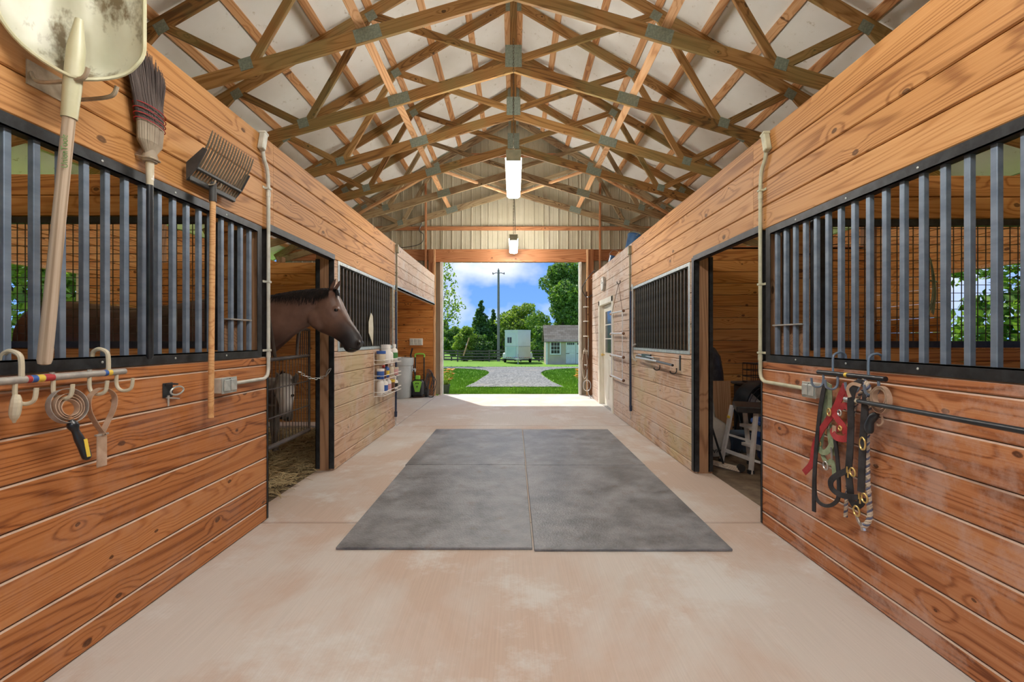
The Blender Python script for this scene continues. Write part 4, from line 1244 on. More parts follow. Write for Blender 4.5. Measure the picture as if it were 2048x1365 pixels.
# ================================================================== ANIMALS
def coat(name, base, light, dark, muzzle, muzzle_col, mr, rough=0.42, leg_z=None, belly=None):
    m, ns, ls, b = new_mat(name, rough, spec=0.4)
    geo = nd(ns, 'ShaderNodeNewGeometry')
    n = nd(ns, 'ShaderNodeTexNoise', Scale=3.2, Detail=4.0, Roughness=0.55)
    ls.new(geo.outputs['Position'], n.inputs['Vector'])
    r = ramp(ns, [(0.32, dark), (0.5, base), (0.7, light)])
    ls.new(n.outputs['Fac'], r.inputs[0])
    vm = nd(ns, 'ShaderNodeVectorMath', operation='DISTANCE'); ls.new(geo.outputs['Position'], vm.inputs[0]); vm.inputs[1].default_value = muzzle
    k = ramp(ns, [(0.0, (1,)*3), (0.45, (0.95,)*3), (1.0, (0,)*3)])
    ls.new(math_(ns, ls, 'DIVIDE', vm.outputs['Value'], mr), k.inputs[0])
    c = mixc(ns, ls, k.outputs[0], r.outputs[0], muzzle_col)
    if leg_z is not None:
        sp = nd(ns, 'ShaderNodeSeparateXYZ'); ls.new(geo.outputs['Position'], sp.inputs[0])
        lr = ramp(ns, [(0.0, (1,)*3), (0.7, (0.9,)*3), (1.0, (0,)*3)])
        ls.new(math_(ns, ls, 'DIVIDE', sp.outputs['Z'], leg_z), lr.inputs[0])
        c = mixc(ns, ls, lr.outputs[0], c, (0.012, 0.010, 0.009))
    ls.new(c, b.inputs['Base Color'])
    h = nd(ns, 'ShaderNodeTexNoise', Scale=160.0, Detail=2.0)
    ls.new(geo.outputs['Position'], h.inputs['Vector'])
    bp = nd(ns, 'ShaderNodeBump', Strength=0.12, Distance=0.002); ls.new(h.outputs['Fac'], bp.inputs['Height']); ls.new(bp.outputs[0], b.inputs['Normal'])
    return m

def rings_loft(mb, secs, n=20):
    """secs: (centre, up half-vector, side half-vector, egg) -> closed tube; egg > 0 widens the lower half"""
    vs, fs = [], []
    for c, u, s, e in secs:
        for k in range(n):
            a = 2 * math.pi * k / n
            ca, sa = math.cos(a), math.sin(a)
            w = 1 - e * sa
            vs.append(Vector(c) + Vector(u) * sa + Vector(s) * ca * w)
    for i in range(len(secs) - 1):
        for k in range(n): fs.append((i*n + k, i*n + (k+1) % n, (i+1)*n + (k+1) % n, (i+1)*n + k))
    fs.append(tuple(range(n))[::-1]); fs.append(tuple((len(secs)-1)*n + k for k in range(n)))
    mb.add(vs, fs)

def fuse(mb, name, mat, parent, voxel, smooth_it=6):
    o = mb.build(name, mat, parent, fix=True)
    rm_ = o.modifiers.new('fuse', 'REMESH'); rm_.mode = 'VOXEL'; rm_.voxel_size = voxel; rm_.use_smooth_shade = True
    sm = o.modifiers.new('soften', 'SMOOTH'); sm.factor = 0.5; sm.iterations = smooth_it
    return o

YH = 3.92
def hp(cx, cy, dy=0.0):
    """crop coordinates of the horse close-up -> world, in the horse's middle plane"""
    p = AT(480 + cx/7.0, 540 + cy/7.0, YH)
    return Vector((p.x, YH + dy, p.z))
def hsec(t, b, w, e=0.0, dy=0.0):
    T, B = hp(*t), hp(*b)
    return ((T+B)/2 + Vector((0, dy, 0)), (T-B)/2, Vector((0, w/2, 0)), e)
horse = empty('horse', (-3.0, YH, 0), 'dark bay horse reaching its head out of the left stall doorway', 'horse')
mb = MB()
# head
rings_loft(mb, [hsec((1225, 300), (1000, 640), 0.10), hsec((1290, 268), (1010, 735), 0.165, 0.05), hsec((1372, 330), (1040, 815), 0.205, -0.05), hsec((1425, 435), (1105, 868), 0.215, -0.18),
                hsec((1478, 560), (1200, 905), 0.20, -0.30), hsec((1540, 682), (1300, 950), 0.150, -0.28), hsec((1618, 800), (1385, 1005), 0.118, -0.15), hsec((1680, 895), (1440, 1060), 0.112, 0.0),
                hsec((1712, 968), (1455, 1105), 0.120, 0.05), hsec((1716, 1030), (1490, 1148), 0.112, 0.1), hsec((1692, 1085), (1540, 1160), 0.085, 0.1), hsec((1672, 1118), (1580, 1162), 0.045)])
# neck into the chest
def wsec(xt, zt_, xb, zb_, w, e=0.0):
    T, B = Vector((xt, YH, zt_)), Vector((xb, YH, zb_))
    return ((T+B)/2, (T-B)/2, Vector((0, w/2, 0)), e)
rings_loft(mb, [hsec((1300, 285), (1060, 760), 0.12), hsec((1240, 262), (960, 800), 0.15, 0.1), hsec((1130, 266), (860, 850), 0.17, 0.12), hsec((950, 282), (735, 935), 0.20, 0.12), hsec((750, 308), (600, 1055), 0.24, 0.15),
                hsec((560, 340), (440, 1190), 0.30, 0.15), wsec(-2.24, 1.675, -2.24, 1.03, 0.36, 0.15), wsec(-2.42, 1.68, -2.34, 0.92, 0.42, 0.12), wsec(-2.62, 1.68, -2.55, 0.88, 0.48, 0.1)])
# trunk
rings_loft(mb, [wsec(-2.30, 1.45, -2.28, 1.02, 0.26), wsec(-2.42, 1.62, -2.38, 0.90, 0.44), wsec(-2.62, 1.68, -2.62, 0.84, 0.54, 0.08), wsec(-2.95, 1.62, -2.95, 0.80, 0.60, 0.08), wsec(-3.30, 1.585, -3.30, 0.80, 0.64, 0.05),
                wsec(-3.65, 1.62, -3.65, 0.86, 0.62), wsec(-3.92, 1.645, -3.92, 0.96, 0.58), wsec(-4.12, 1.60, -4.14, 1.02, 0.48), wsec(-4.26, 1.46, -4.24, 1.10, 0.26)], 24)
# cheek, eye ridge, nostril rims
mb.sphere(hp(1130, 690, -0.06), (0.085, 0.04, 0.095)); mb.sphere(hp(1130, 690, 0.06), (0.085, 0.04, 0.095))
for dy in (-1, 1):
    mb.sphere(hp(1392, 560, dy*0.082), (0.030, 0.022, 0.022)); mb.sphere(hp(1680, 1030, dy*0.04), (0.024, 0.02, 0.028))
# ears
for dy in (-0.042, 0.042):
    b0, b1, tip = hp(1300, 285, dy), hp(1335, 215, dy*1.15), hp(1374, 128, dy*1.2)
    rings_loft(mb, [(b0, Vector((0.018, 0, 0.0)), Vector((0, 0.026, 0)), 0), (b1, Vector((0.017, 0, 0.002)), Vector((0, 0.026, 0)), 0), (b1.lerp(tip, .6), Vector((0.011, 0, 0)), Vector((0, 0.018, 0)), 0), (tip, Vector((0.004, 0, 0)), Vector((0, 0.005, 0)), 0)], 10)
# legs
for dy in (-0.15, 0.15):
    y = YH + dy
    mb.tube([(-2.56, y, 1.12), (-2.52, y, 0.92), (-2.50, y, 0.66), (-2.50, y, 0.52), (-2.50, y, 0.44), (-2.50, y, 0.24), (-2.49, y, 0.15), (-2.45, y, 0.09), (-2.44, y, 0.05), (-2.43, y, 0.0)], [0.13, 0.11, 0.075, 0.062, 0.048, 0.040, 0.050, 0.040, 0.055, 0.065], 12)
    mb.tube([(-3.92, y, 1.30), (-3.86, y, 1.02), (-3.90, y, 0.82), (-4.02, y, 0.62), (-4.06, y, 0.54), (-4.04, y, 0.44), (-4.02, y, 0.24), (-4.01, y, 0.15), (-3.97, y, 0.09), (-3.96, y, 0.05), (-3.95, y, 0.0)], [0.20, 0.17, 0.11, 0.07, 0.065, 0.052, 0.042, 0.052, 0.042, 0.057, 0.067], 12)
mz = hp(1600, 1060)
M['coat_bay'] = coat('coat_bay', (0.102, 0.052, 0.037), (0.175, 0.10, 0.072), (0.050, 0.026, 0.019), tuple(mz), (0.020, 0.018, 0.019), 0.26, leg_z=0.62)
fuse(mb, 'body', M['coat_bay'], horse, 0.0095, 5)
M['hair_black'] = noisy('hair_black', (0.007, 0.005, 0.005), (0.02, 0.014, 0.012), 20, 0.75, spec=0.25)
M['eye_dark'] = new_mat('eye_dark', 0.06, 0, (0.008, 0.006, 0.006))[0]
for dy in (-1, 1):
    MB().sphere(hp(1398, 572, dy*0.089), (0.020, 0.014, 0.017), 16, 10).build('eye', M['eye_dark'], horse, smooth=True)
    MB().sphere(hp(1688, 1030, dy*0.052), (0.010, 0.012, 0.020), 12, 8).build('nostril', M['eye_dark'], horse, smooth=True)
MB().tube(smooth_path([hp(1668, 1118, -0.03), hp(1620, 1112, -0.052), hp(1570, 1100, -0.060)], 4), 0.0035, 5).build('mouth_line', M['eye_dark'], horse)
rr = random.Random(5)
mb = MB()
crest = [hp(1260, 262), hp(1150, 262), hp(950, 276), hp(750, 302), hp(560, 334), hp(400, 366), hp(250, 380)]
cp = smooth_path(crest, 8)
for k in range(1500):
    f = rr.random() * (len(cp) - 2); i0 = int(f)
    p = cp[i0].lerp(cp[i0+1], f - i0) + Vector((0, -0.004 + rr.uniform(-.015, .015), -0.004 + rr.uniform(-.004, .006)))
    far = rr.random() < 0.15
    sy = 1 if far else -1
    L = rr.uniform(0.07, 0.15) * (0.75 if i0 < 8 else 1)
    dx = rr.uniform(-0.02, 0.03)
    w = 0.070 + 0.030 * (i0 / len(cp))
    mb.tube([p, p + Vector((dx*.3, sy*w*0.55, -L*0.28)), p + Vector((dx, sy*(w*0.98), -L*0.98 if not far else -L))], [1, 0.8, 0.2], flat=(0.0032, 0.001), up=(0, 1, 0.3))
for k in range(60):
    p = hp(1300, 272) + Vector((rr.uniform(-.02, .02), rr.uniform(-.03, .03), 0.0))
    q = hp(1372 + rr.uniform(-10, 25), 400 + rr.uniform(-60, 60)) + Vector((0, rr.uniform(-.06, .03), 0))
    mb.tube([p, p.lerp(q, .5) + Vector((.018, 0, .015)), q], [1, .8, .2], flat=(0.004, 0.001), up=(1, 0, .4))
mb.build('mane', M['hair_black'], horse, fix=False)
mb = MB()
for k in range(90):
    a = rr.uniform(-.07, .07); b_ = rr.uniform(-.03, .04)
    mb.tube(smooth_path([(-4.22, YH + a*.3, 1.42), (-4.33 + b_, YH + a*.6, 1.25), (-4.34 + b_, YH + a, 0.8), (-4.32 + b_, YH + a*1.2, 0.45 + rr.uniform(-.1, .1))], 3), 0.006, 4)
mb.build('tail', M['hair_black'], horse, fix=False)

# ---- donkey behind the gate
donkey = empty('donkey', (-3.0, 5.35, 0), 'small grey donkey with pale face peering through the stall gate', 'donkey')
mb = MB()
hx, hy = -2.47, 4.84
HZ = 0.045
def dsec(dx, y, z, ry, rx, up=(0, -0.35, 0.94), e=0.0):
    return (Vector((hx + dx, y - 0.05, z + HZ)), Vector(up) * 0 + Vector((0, -0.62, -0.78)).cross(Vector((1, 0, 0))).normalized() * ry, Vector((rx, 0, 0)), e)
rings_loft(mb, [dsec(-0.075, 5.06, 0.86, 0.05, 0.06), dsec(-0.062, 5.0, 0.81, 0.085, 0.092), dsec(-0.040, 4.95, 0.74, 0.105, 0.105), dsec(-0.015, 4.90, 0.665, 0.105, 0.100), dsec(0.015, 4.86, 0.60, 0.085, 0.080), dsec(0.045, 4.82, 0.53, 0.068, 0.066),
                dsec(0.066, 4.79, 0.475, 0.066, 0.068), dsec(0.078, 4.765, 0.435, 0.056, 0.062), dsec(0.084, 4.75, 0.412, 0.03, 0.04)], 18)
for s, b0, tip in ((-1, Vector((hx - 0.11, 4.95, 0.80)), Vector((hx - 0.13, 4.90, 0.955))), (1, Vector((hx + 0.035, 4.95, 0.80)), Vector((hx + 0.095, 4.90, 0.945)))):
    rings_loft(mb, [(b0, Vector((0, 0.018, 0)), Vector((0.026, 0, 0)), 0), (b0.lerp(tip, .45), Vector((0, 0.016, 0)), Vector((0.040, 0, 0)), 0), (b0.lerp(tip, .8), Vector((0, 0.011, 0)), Vector((0.026, 0, 0)), 0), (tip, Vector((0, 0.004, 0)), Vector((0.006, 0, 0)), 0)], 10)
# neck and trunk going back and to the left
def bsec(x, y, z, h, w): return (Vector((x, y, z)), Vector((0, 0, h)), Vector((-0.45*w, 0.9*w, 0)), 0.0)
rings_loft(mb, [bsec(hx - 0.07, 4.99, 0.78, 0.08, 0.05), bsec(-2.55, 5.08, 0.76, 0.14, 0.085), bsec(-2.66, 5.18, 0.70, 0.19, 0.12), bsec(-2.80, 5.27, 0.63, 0.23, 0.17), bsec(-3.05, 5.40, 0.60, 0.25, 0.21), bsec(-3.30, 5.53, 0.60, 0.25, 0.21), bsec(-3.48, 5.62, 0.62, 0.21, 0.17), bsec(-3.58, 5.67, 0.63, 0.12, 0.09)], 18)
for bx, by in ((-2.82, 5.28), (-3.42, 5.59)):
    for s in (-1, 1):
        x, y = bx - 0.45*s*0.11, by + 0.9*s*0.11
        mb.tube([(x, y, 0.55), (x, y, 0.36), (x, y, 0.24), (x, y, 0.20), (x, y, 0.08), (x + .01, y, 0.05), (x + .02, y, 0.0)], [0.08, 0.055, 0.045, 0.036, 0.030, 0.036, 0.044], 10)
M['coat_grey'] = coat('coat_grey', (0.20, 0.18, 0.16), (0.28, 0.255, 0.23), (0.12, 0.105, 0.09), (hx + 0.005, 4.80, 0.655), (0.72, 0.70, 0.66), 0.21, rough=0.7)
fuse(mb, 'body', M['coat_grey'], donkey, 0.009, 4)
for s in (-1, 1):
    MB().sphere((hx + 0.002 + s*0.090, 4.812, 0.705), (0.016, 0.018, 0.016), 12, 8).build('eye', M['eye_dark'], donkey, smooth=True)
    MB().sphere((hx + 0.076 + s*0.034, 4.668, 0.485), (0.012, 0.010, 0.015), 10, 6).build('nostril', M['eye_dark'], donkey, smooth=True)
mb = MB()
for k in range(110):
    f = rr.random(); p = Vector((hx - 0.07, 5.06, 0.86)).lerp(Vector((-2.72, 5.22, 0.90)), f)
    mb.tube([p + Vector((rr.uniform(-.02, .02), 0, -.03)), p + Vector((rr.uniform(-.025, .025), rr.uniform(-.02, .02), rr.uniform(.02, .055)))], [1, .3], flat=(0.005, 0.001), up=(0, 1, 0))
mb.build('mane', M['hair_black'], donkey, fix=False)

# ================================================================== LEFT STALL
M['straw'] = noisy('straw', (0.26, 0.19, 0.09), (0.55, 0.44, 0.24), 4, 0.8)
vs, fs = [], []
rr = random.Random(11)
for k in range(15000):
    y = rr.uniform(3.42, 6.5); x = -2.0 - abs(rr.gauss(0, 1.0)) if rr.random() < .75 else rr.uniform(-5.2, -2.0)
    if x < -5.3: continue
    a = rr.uniform(0, 6.28); L = rr.uniform(0.06, 0.2); w = rr.uniform(0.0015, 0.0038)
    z = -0.015 + rr.random() * (0.05 + 0.07*max(0, math.sin(x*3.1 + y*2.3)))
    d = Vector((math.cos(a), math.sin(a), rr.uniform(-.12, .12))) * L
    n_ = Vector((-math.sin(a), math.cos(a), rr.uniform(-.6, .6))) * w
    p = Vector((x, y, z)); m_ = p + d*.5 + Vector((0, 0, rr.uniform(0, .02))); q = p + d
    k0 = len(vs)
    vs += [p - n_, p + n_, m_ + n_, m_ - n_, q + n_, q - n_]
    fs += [(k0, k0+1, k0+2, k0+3), (k0+3, k0+2, k0+4, k0+5)]
o = MB().add(vs, fs).build('straw_bedding', M['straw'], None, fix=False)
tag(o, 'loose straw bedding scattered on the stall floor under the gate', 'straw', kind='stuff')

# ---- yoke gate in the doorway
M['gate_steel'] = noisy('gate_steel', (0.035, 0.027, 0.022), (0.075, 0.058, 0.046), 8, 0.6, 0.1)
gate = empty('stall_gate', (-1.93, 3.85, 0.4), 'rusty steel yoke gate of thin upright rods across the horse doorway', 'gate')
GA, GB = Vector((-1.875, 3.30, 0)), Vector((-2.012, 4.40, 0))
def G(u, z): return GA.lerp(GB, u) + Vector((0, 0, z))
zb0, zt0 = 0.475, 1.15
def gbar(name, a, b, r=0.013): return MB().tube([a, b], r, 8).build(name, M['gate_steel'], gate, smooth=True)
gbar('bottom_rail', G(0, 0.475), G(1, 0.42), 0.019); gbar('top_rail', G(0, zt0), G(1, zt0), 0.016)
gbar('side_rail', G(0, 0.47), G(0, 1.58)); gbar('side_rail', G(1, 0.42), G(1, 1.40))
for f in (0.33, 0.66): gbar('mid_rail', G(0, 0.475 + f*0.675), G(1, 0.42 + f*0.73), 0.006)
for k in range(1, 15):
    u = k / 15
    gbar('rod', G(u, 0.475 - 0.055*u), G(u, zt0), 0.0034)
# neck opening: slanting sides and rods either side of it
MB().tube(smooth_path([G(0.02, 1.60), G(0.09, 1.58), G(0.14, 1.50), G(0.26, zt0)], 4), 0.014, 8).build('yoke_side', M['gate_steel'], gate, smooth=True)
MB().tube(smooth_path([G(1.0, 1.40), G(0.86, 1.405), G(0.76, 1.385), G(0.72, 1.32), G(0.70, zt0)], 4), 0.014, 8).build('yoke_side', M['gate_steel'], gate, smooth=True)
for u in (0.05, 0.10): gbar('rod', G(u, zt0), G(u, 1.55), 0.0045)
for u in (0.78, 0.83, 0.88, 0.93): gbar('rod', G(u, zt0), G(u, 1.39), 0.0045)
mb = MB()
p0, p1 = G(0.72, 1.02), Vector((XL - 0.07, 4.44, 0.95))
for k in range(9):
    c_ = p0.lerp(p1, (k + .5)/9) - Vector((0, 0, 0.05*math.sin(math.pi*(k + .5)/9)))
    ax = (p1 - p0).normalized(); sd = Vector((0, 0, 1)) if k % 2 else ax.cross(Vector((0, 0, 1))).normalized()
    mb.tube([c_ + ax*0.024*math.cos(q) + sd*0.010*math.sin(q) for q in [j*math.pi/4 for j in range(8)]], 0.003, 4, closed=True)
o = mb.build('gate_chain', M['galv'], None, fix=False); tag(o, 'short steel chain tying the yoke gate to the doorway post', 'chain')
o = MB().tube(smooth_path([p1 + Vector((0.0, -.01, 0)), p1 + Vector((.02, -.01, .05)), p1 + Vector((.05, -.005, .07)), p1 + Vector((.03, -.01, .03)), p1 + Vector((0.0, -.01, 0))], 4), 0.005, 6).build('snap_hook', M['galv']); tag(o, 'steel snap hook on the doorway post at the end of the gate chain', 'snap hook')
o = MB().box((-1.97, 4.60 + 2.155, 0.3), (-1.93, 6.756, 0.31)).build('divider_strip', M['steel_black']) if False else None
tag(beam('stall_stile', (-2.70, 6.725, 0.06), (-2.70, 6.725, 2.30), 0.10, 0.02, M['steel_black'], None, up=(0, 1, 0)), 'dark upright steel strip on the board wall behind the horse', 'strip')
# ================================================================== THINGS ON THE LEFT WALL
M['scoop'] = noisy('scoop', (0.46, 0.46, 0.34), (0.56, 0.57, 0.46), 5, 0.38, c3=(0.16, 0.125, 0.07), scale3=7.0, f3=0.52, stretch=(1, 1, 0.55))
M['scoop_clean'] = noisy('scoop_clean', (0.50, 0.49, 0.31), (0.58, 0.57, 0.40), 6, 0.38)
M['handle_worn'] = wood('handle_worn', (0.30, 0.22, 0.15), (0.50, 0.40, 0.30), (0.66, 0.57, 0.46), knots=0.0, rough=0.7)
M['handle_wood'] = wood('handle_wood', (0.40, 0.19, 0.07), (0.58, 0.30, 0.12), (0.70, 0.42, 0.19), knots=0.0)
M['hook_steel'] = noisy('hook_steel', (0.33, 0.27, 0.19), (0.50, 0.43, 0.33), 14, 0.5, 0.35)
M['hook_cream'] = noisy('hook_cream', (0.50, 0.45, 0.32), (0.62, 0.57, 0.44), 14, 0.45)
M['pipe_grey'] = noisy('pipe_grey', (0.30, 0.29, 0.27), (0.46, 0.44, 0.40), 16, 0.45, 0.3)
M['bristle'] = noisy('bristle', (0.055, 0.040, 0.038), (0.12, 0.095, 0.085), 3, 0.8)
M['bristle_pale'] = noisy('bristle_pale', (0.26, 0.21, 0.16), (0.40, 0.34, 0.26), 5, 0.8)
M['red'] = new_mat('red', 0.6, 0, (0.40, 0.03, 0.035))[0]
M['fork_plastic'] = noisy('fork_plastic', (0.025, 0.027, 0.028), (0.055, 0.055, 0.055), 10, 0.5)
M['fork_tine'] = noisy('fork_tine', (0.10, 0.085, 0.06), (0.17, 0.14, 0.10), 8, 0.6)
M['black_plastic'] = noisy('black_plastic', (0.008, 0.011, 0.015), (0.022, 0.027, 0.033), 12, 0.3)
M['white'] = new_mat('white', 0.5, 0, (0.78, 0.76, 0.72))[0]
M['yellow'] = new_mat('yellow', 0.5, 0, (0.72, 0.52, 0.06))[0]
M['blue'] = new_mat('blue', 0.5, 0, (0.03, 0.10, 0.36))[0]
M['green'] = new_mat('green', 0.5, 0, (0.06, 0.22, 0.06))[0]
M['leather_tan'] = noisy('leather_tan', (0.36, 0.24, 0.16), (0.52, 0.38, 0.28), 14, 0.6)
M['brass'] = noisy('brass', (0.55, 0.38, 0.12), (0.70, 0.52, 0.20), 10, 0.35, 0.7)
M['ink_green'] = new_mat('ink_green', 0.6, 0, (0.10, 0.24, 0.06))[0]

def text_obj(s, M4, size, mat, name, parent, extr=0.0004):
    cu = bpy.data.curves.new(name, 'FONT')
    cu.body = s; cu.size = size; cu.extrude = extr; cu.align_x = 'CENTER'; cu.align_y = 'CENTER'
    cu.materials.append(mat)
    tmp = bpy.data.objects.new(name, cu)
    me = bpy.data.meshes.new_from_object(tmp)
    me.name = name
    bpy.data.objects.remove(tmp)
    return link(bpy.data.objects.new(name, me), parent, M4)

# ---- manure scoop hung upside down on a hook
SC = Vector((-1.64, 1.68, 0)); SH = Vector((0.128, 0.105, 0)); SN = Vector((0.63, -0.77, 0))
t = empty('manure_scoop', (SC.x, SC.y, 1.22), 'dirty cream plastic manure scoop with long wooden handle hung blade up', 'scoop')
def scoop_pt(s, v, lift=0.0):
    """s across -1..1, v up 0..1"""
    w = 1.08 * (1 - (1 - min(v / 0.42, 1)) ** 2.4) + 0.10
    dish = 0.075 * abs(s) ** 2.4 * min(1, v / 0.25) + 0.07 * max(0, 1 - v / 0.22) ** 2
    rib = 0.007 * math.cos(s * 9.5) * max(0, min(1, (v - 0.25) / 0.3)) * (1 if abs(s) < 0.75 else 0)
    return SC - SN * 0.03 + SH * (s * w) + SN * (dish + rib + lift) + Vector((0, 0, 2.275 + 0.50 * v - 0.03 * v * s * s))
NS, NV = 30, 26
vs, fs = [], []
for l in (0.0, -0.005):
    for j in range(NV + 1):
        for i in range(NS + 1): vs.append(scoop_pt(-1 + 2*i/NS, j/NV, l))
q = (NS+1)*(NV+1)
for j in range(NV):
    for i in range(NS):
        a = j*(NS+1) + i
        fs += [(a, a+1, a+NS+2, a+NS+1), (q+a+NS+1, q+a+NS+2, q+a+1, q+a)]
MB().add(vs, fs).build('blade', M['scoop'], t, smooth=True)
rim = [scoop_pt(-1, j/NV, .002) for j in range(NV, -1, -1)] + [scoop_pt(-1 + 2*i/NS, 0, .002) for i in range(1, NS)] + [scoop_pt(1, j/NV, .002) for j in range(NV + 1)]
MB().tube(rim, 0.007, 6).build('rim', M['scoop_clean'], t, smooth=True)
h0, h1 = Vector((-1.615, 1.662, 2.50)), Vector((-1.74, 1.657, 1.215))
hd = (h1 - h0).normalized()
pa = h0 + hd*0.0; pb = h0 + hd*0.37
MB().tube([pa, pa.lerp(pb, .3), pa.lerp(pb, .7), pb], [0.012, 0.027, 0.027, 0.024], 14).build('socket', M['scoop_clean'], t, smooth=True)
hs = h0 + hd*0.30
Mh, Lh = frame(hs, h1)
o = MB().tube([Vector((-Lh/2, 0, 0)), Vector((Lh/2 - 0.02, 0, 0)), Vector((Lh/2 - .004, 0, 0)), Vector((Lh/2, 0, 0))], [0.0185, 0.0215, 0.018, 0.010], 14)
me = o.build('handle', M['handle_worn'], None, smooth=True, origin=(0, 0, 0)); col.objects.unlink(me); WORLD.pop(me); link(me, t, Mh)
# green lettering running down the handle
ps = h0 + hd*0.52
Mt = Matrix.Translation(ps + Vector((0.012, -0.016, 0))) @ Matrix((((0.0, 0.78, 0.62)), ((0.0, 0.62, -0.78)), ((-1.0, 0.0, 0.0)))).to_4x4()
ex = Vector((0, 0, 1)); ez = Vector((0.62, -0.78, 0)); ey = ez.cross(ex)
Mt = Matrix((ex, ey, ez)).transposed().to_4x4(); Mt.translation = h0 + hd*0.50 + ez*0.0215
text_obj('UnionTools', Mt, 0.026, M['ink_green'], 'lettering', t)
# double hook holding it
t = empty('utility_hook', (XL, 1.70, 2.28), 'rusty double-prong steel hook carrying the manure scoop', 'hook')
MB().box((XL, 1.64, 2.25), (XL + 0.006, 1.80, 2.34)).build('plate', M['hook_steel'], t)
for y, nm in ((1.655, 'prong'), (1.775, 'prong')):
    MB().tube(smooth_path([(XL + 0.002, y, 2.30), (XL + 0.03, y, 2.265), (XL + 0.12, y - .005, 2.262), (XL + 0.20, y - .005, 2.275), (XL + 0.225, y - 0.01, 2.31)], 5), 0.0075, 8).build(nm, M['hook_steel'], t, smooth=True)

# ---- corn broom hung upside down
t = empty('corn_broom', (XL + 0.05, 2.14, 1.2), 'old corn broom with dark bristles and red stitching, hung bristles up', 'broom')
by = 2.145; bx = XL + 0.045
mb, mb2 = MB(), MB()
rr = random.Random(21)
for k in range(900):
    u = rr.uniform(-1, 1); v = rr.uniform(-1, 1) * math.sqrt(max(0, 1 - u*u))
    z0 = 2.19; lean = 0.035
    top = 2.60 + 0.07*rr.random() - 0.06*u
    pts = [Vector((bx + v*0.010, by + u*0.022, z0)), Vector((bx + v*0.030, by + u*0.065, z0 + 0.06)), Vector((bx + v*0.032, by + u*0.072 + .004, z0 + 0.15)), Vector((bx + v*0.028, by - 0.012 + u*0.085, z0 + 0.26)), Vector((bx + v*0.026 + rr.uniform(-.006, .006), by - lean + u*0.125 + rr.uniform(-.006, .006), top))]
    mb2.tube(pts[:3], 0.0022, 3, cap=False)
    mb.tube(pts[2:], [0.0022, 0.002, 0.0012], 3, cap=False)
mb.build('bristle_tips', M['bristle'], t, fix=False); mb2.build('bristle_base', M['bristle_pale'], t, fix=False)
for k in range(4):
    z = 2.335 + 0.024*k
    pts = [Vector((bx + math.sin(a)*0.040, by + .001 + math.cos(a)*(0.080 + .002*k), z - 0.006*math.cos(a))) for a in [2*math.pi*j/24 for j in range(24)]]
    MB().tube(pts, 0.0022, 5, closed=True).build('stitching', M['red'], t, smooth=True)
MB().lathe([(0.030, 0.0), (0.034, 0.02), (0.026, 0.045), (0.019, 0.06), (0.017, -0.10), (0.020, -0.05)][0:4], 14, Matrix.Translation((bx, by, 2.16))).build('collar', M['bristle_pale'], t, smooth=True)
MB().tube([(bx, by, 2.05), (bx, by, 2.17)], [0.0145, 0.018], 14).build('ferrule', M['hook_cream'], t, smooth=True)
MB().tube([(bx, by + .001, 2.115), (bx, by + .001, 2.075)], 0.0158, 14).build('paper_label', M['white'], t, smooth=True)
MB().tube([(bx, by, 2.06), (bx, by, 1.23), (bx, by, 1.215)], [0.0145, 0.0145, 0.009], 14).build('handle', M['black_plastic'], t, smooth=True)
o = MB().tube(smooth_path([(XL, by - .03, 2.185), (XL + .03, by - .032, 2.175), (XL + .07, by - .03, 2.172), (XL + .08, by, 2.17), (XL + .07, by + .03, 2.172), (XL + .03, by + .032, 2.175), (XL, by + .03, 2.185)], 3), 0.004, 6).build('broom_clip', M['hook_steel'])
tag(o, 'bent wire clip holding the corn broom to the wall', 'hook')

# ---- manure fork hung tines up
t = empty('manure_fork', (XL + 0.06, 2.57, 0.86), 'dark plastic manure fork on a long wooden handle, tines pointing up', 'manure fork')
fx0 = XL + 0.045
MB().tube([(fx0 + .02, 2.565, 2.14), (fx0 + .01, 2.562, 0.86)], 0.0155, 12).build('handle', M['handle_wood'], t, smooth=True)
MB().tube([(fx0 + .02, 2.565, 2.21), (fx0 + .02, 2.565, 2.10)], 0.0195, 12).build('ferrule', M['fork_plastic'], t, smooth=True)
MB().box((fx0 - .012, 2.40, 2.165), (fx0 + .012, 2.79, 2.195), bev=.004).box((fx0 + .03, 2.40, 2.225), (fx0 + .05, 2.79, 2.242), bev=.004).build('crossbar', M['fork_plastic'], t)
for k in range(17):
    y = 2.405 + k*0.0236
    MB().tube(smooth_path([(fx0, y, 2.18), (fx0 + .022, y, 2.215), (fx0 + .05, y, 2.26), (fx0 + .10, y + .002, 2.36), (fx0 + .125, y + .003, 2.435)], 3), [1, 1, 1, 1, 1, 1, 1, .95, .9, .85, .8, .7, .35], flat=(0.0048, 0.0035), up=(0, 1, 0)).build('tine', M['fork_tine'], t)
for y in (2.40, 2.79):
    MB().prism([(fx0 - .01, 2.165), (fx0 + .05, 2.235), (fx0 + .10, 2.33), (fx0 + .08, 2.34), (fx0 - .01, 2.26)], 0.008, Matrix.Translation((0, y, 0))).build('side_wing', M['fork_plastic'], t)
o = MB().tube(smooth_path([(XL, 2.545, 2.20), (XL + .03, 2.54, 2.19), (XL + .085, 2.54, 2.19), (XL + .095, 2.54, 2.215)], 3), 0.004, 6).tube(smooth_path([(XL, 2.59, 2.20), (XL + .03, 2.595, 2.19), (XL + .085, 2.595, 2.19), (XL + .095, 2.595, 2.215)], 3), 0.004, 6).build('fork_hook', M['hook_steel'])
tag(o, 'pair of small steel prongs carrying the manure fork', 'hook')

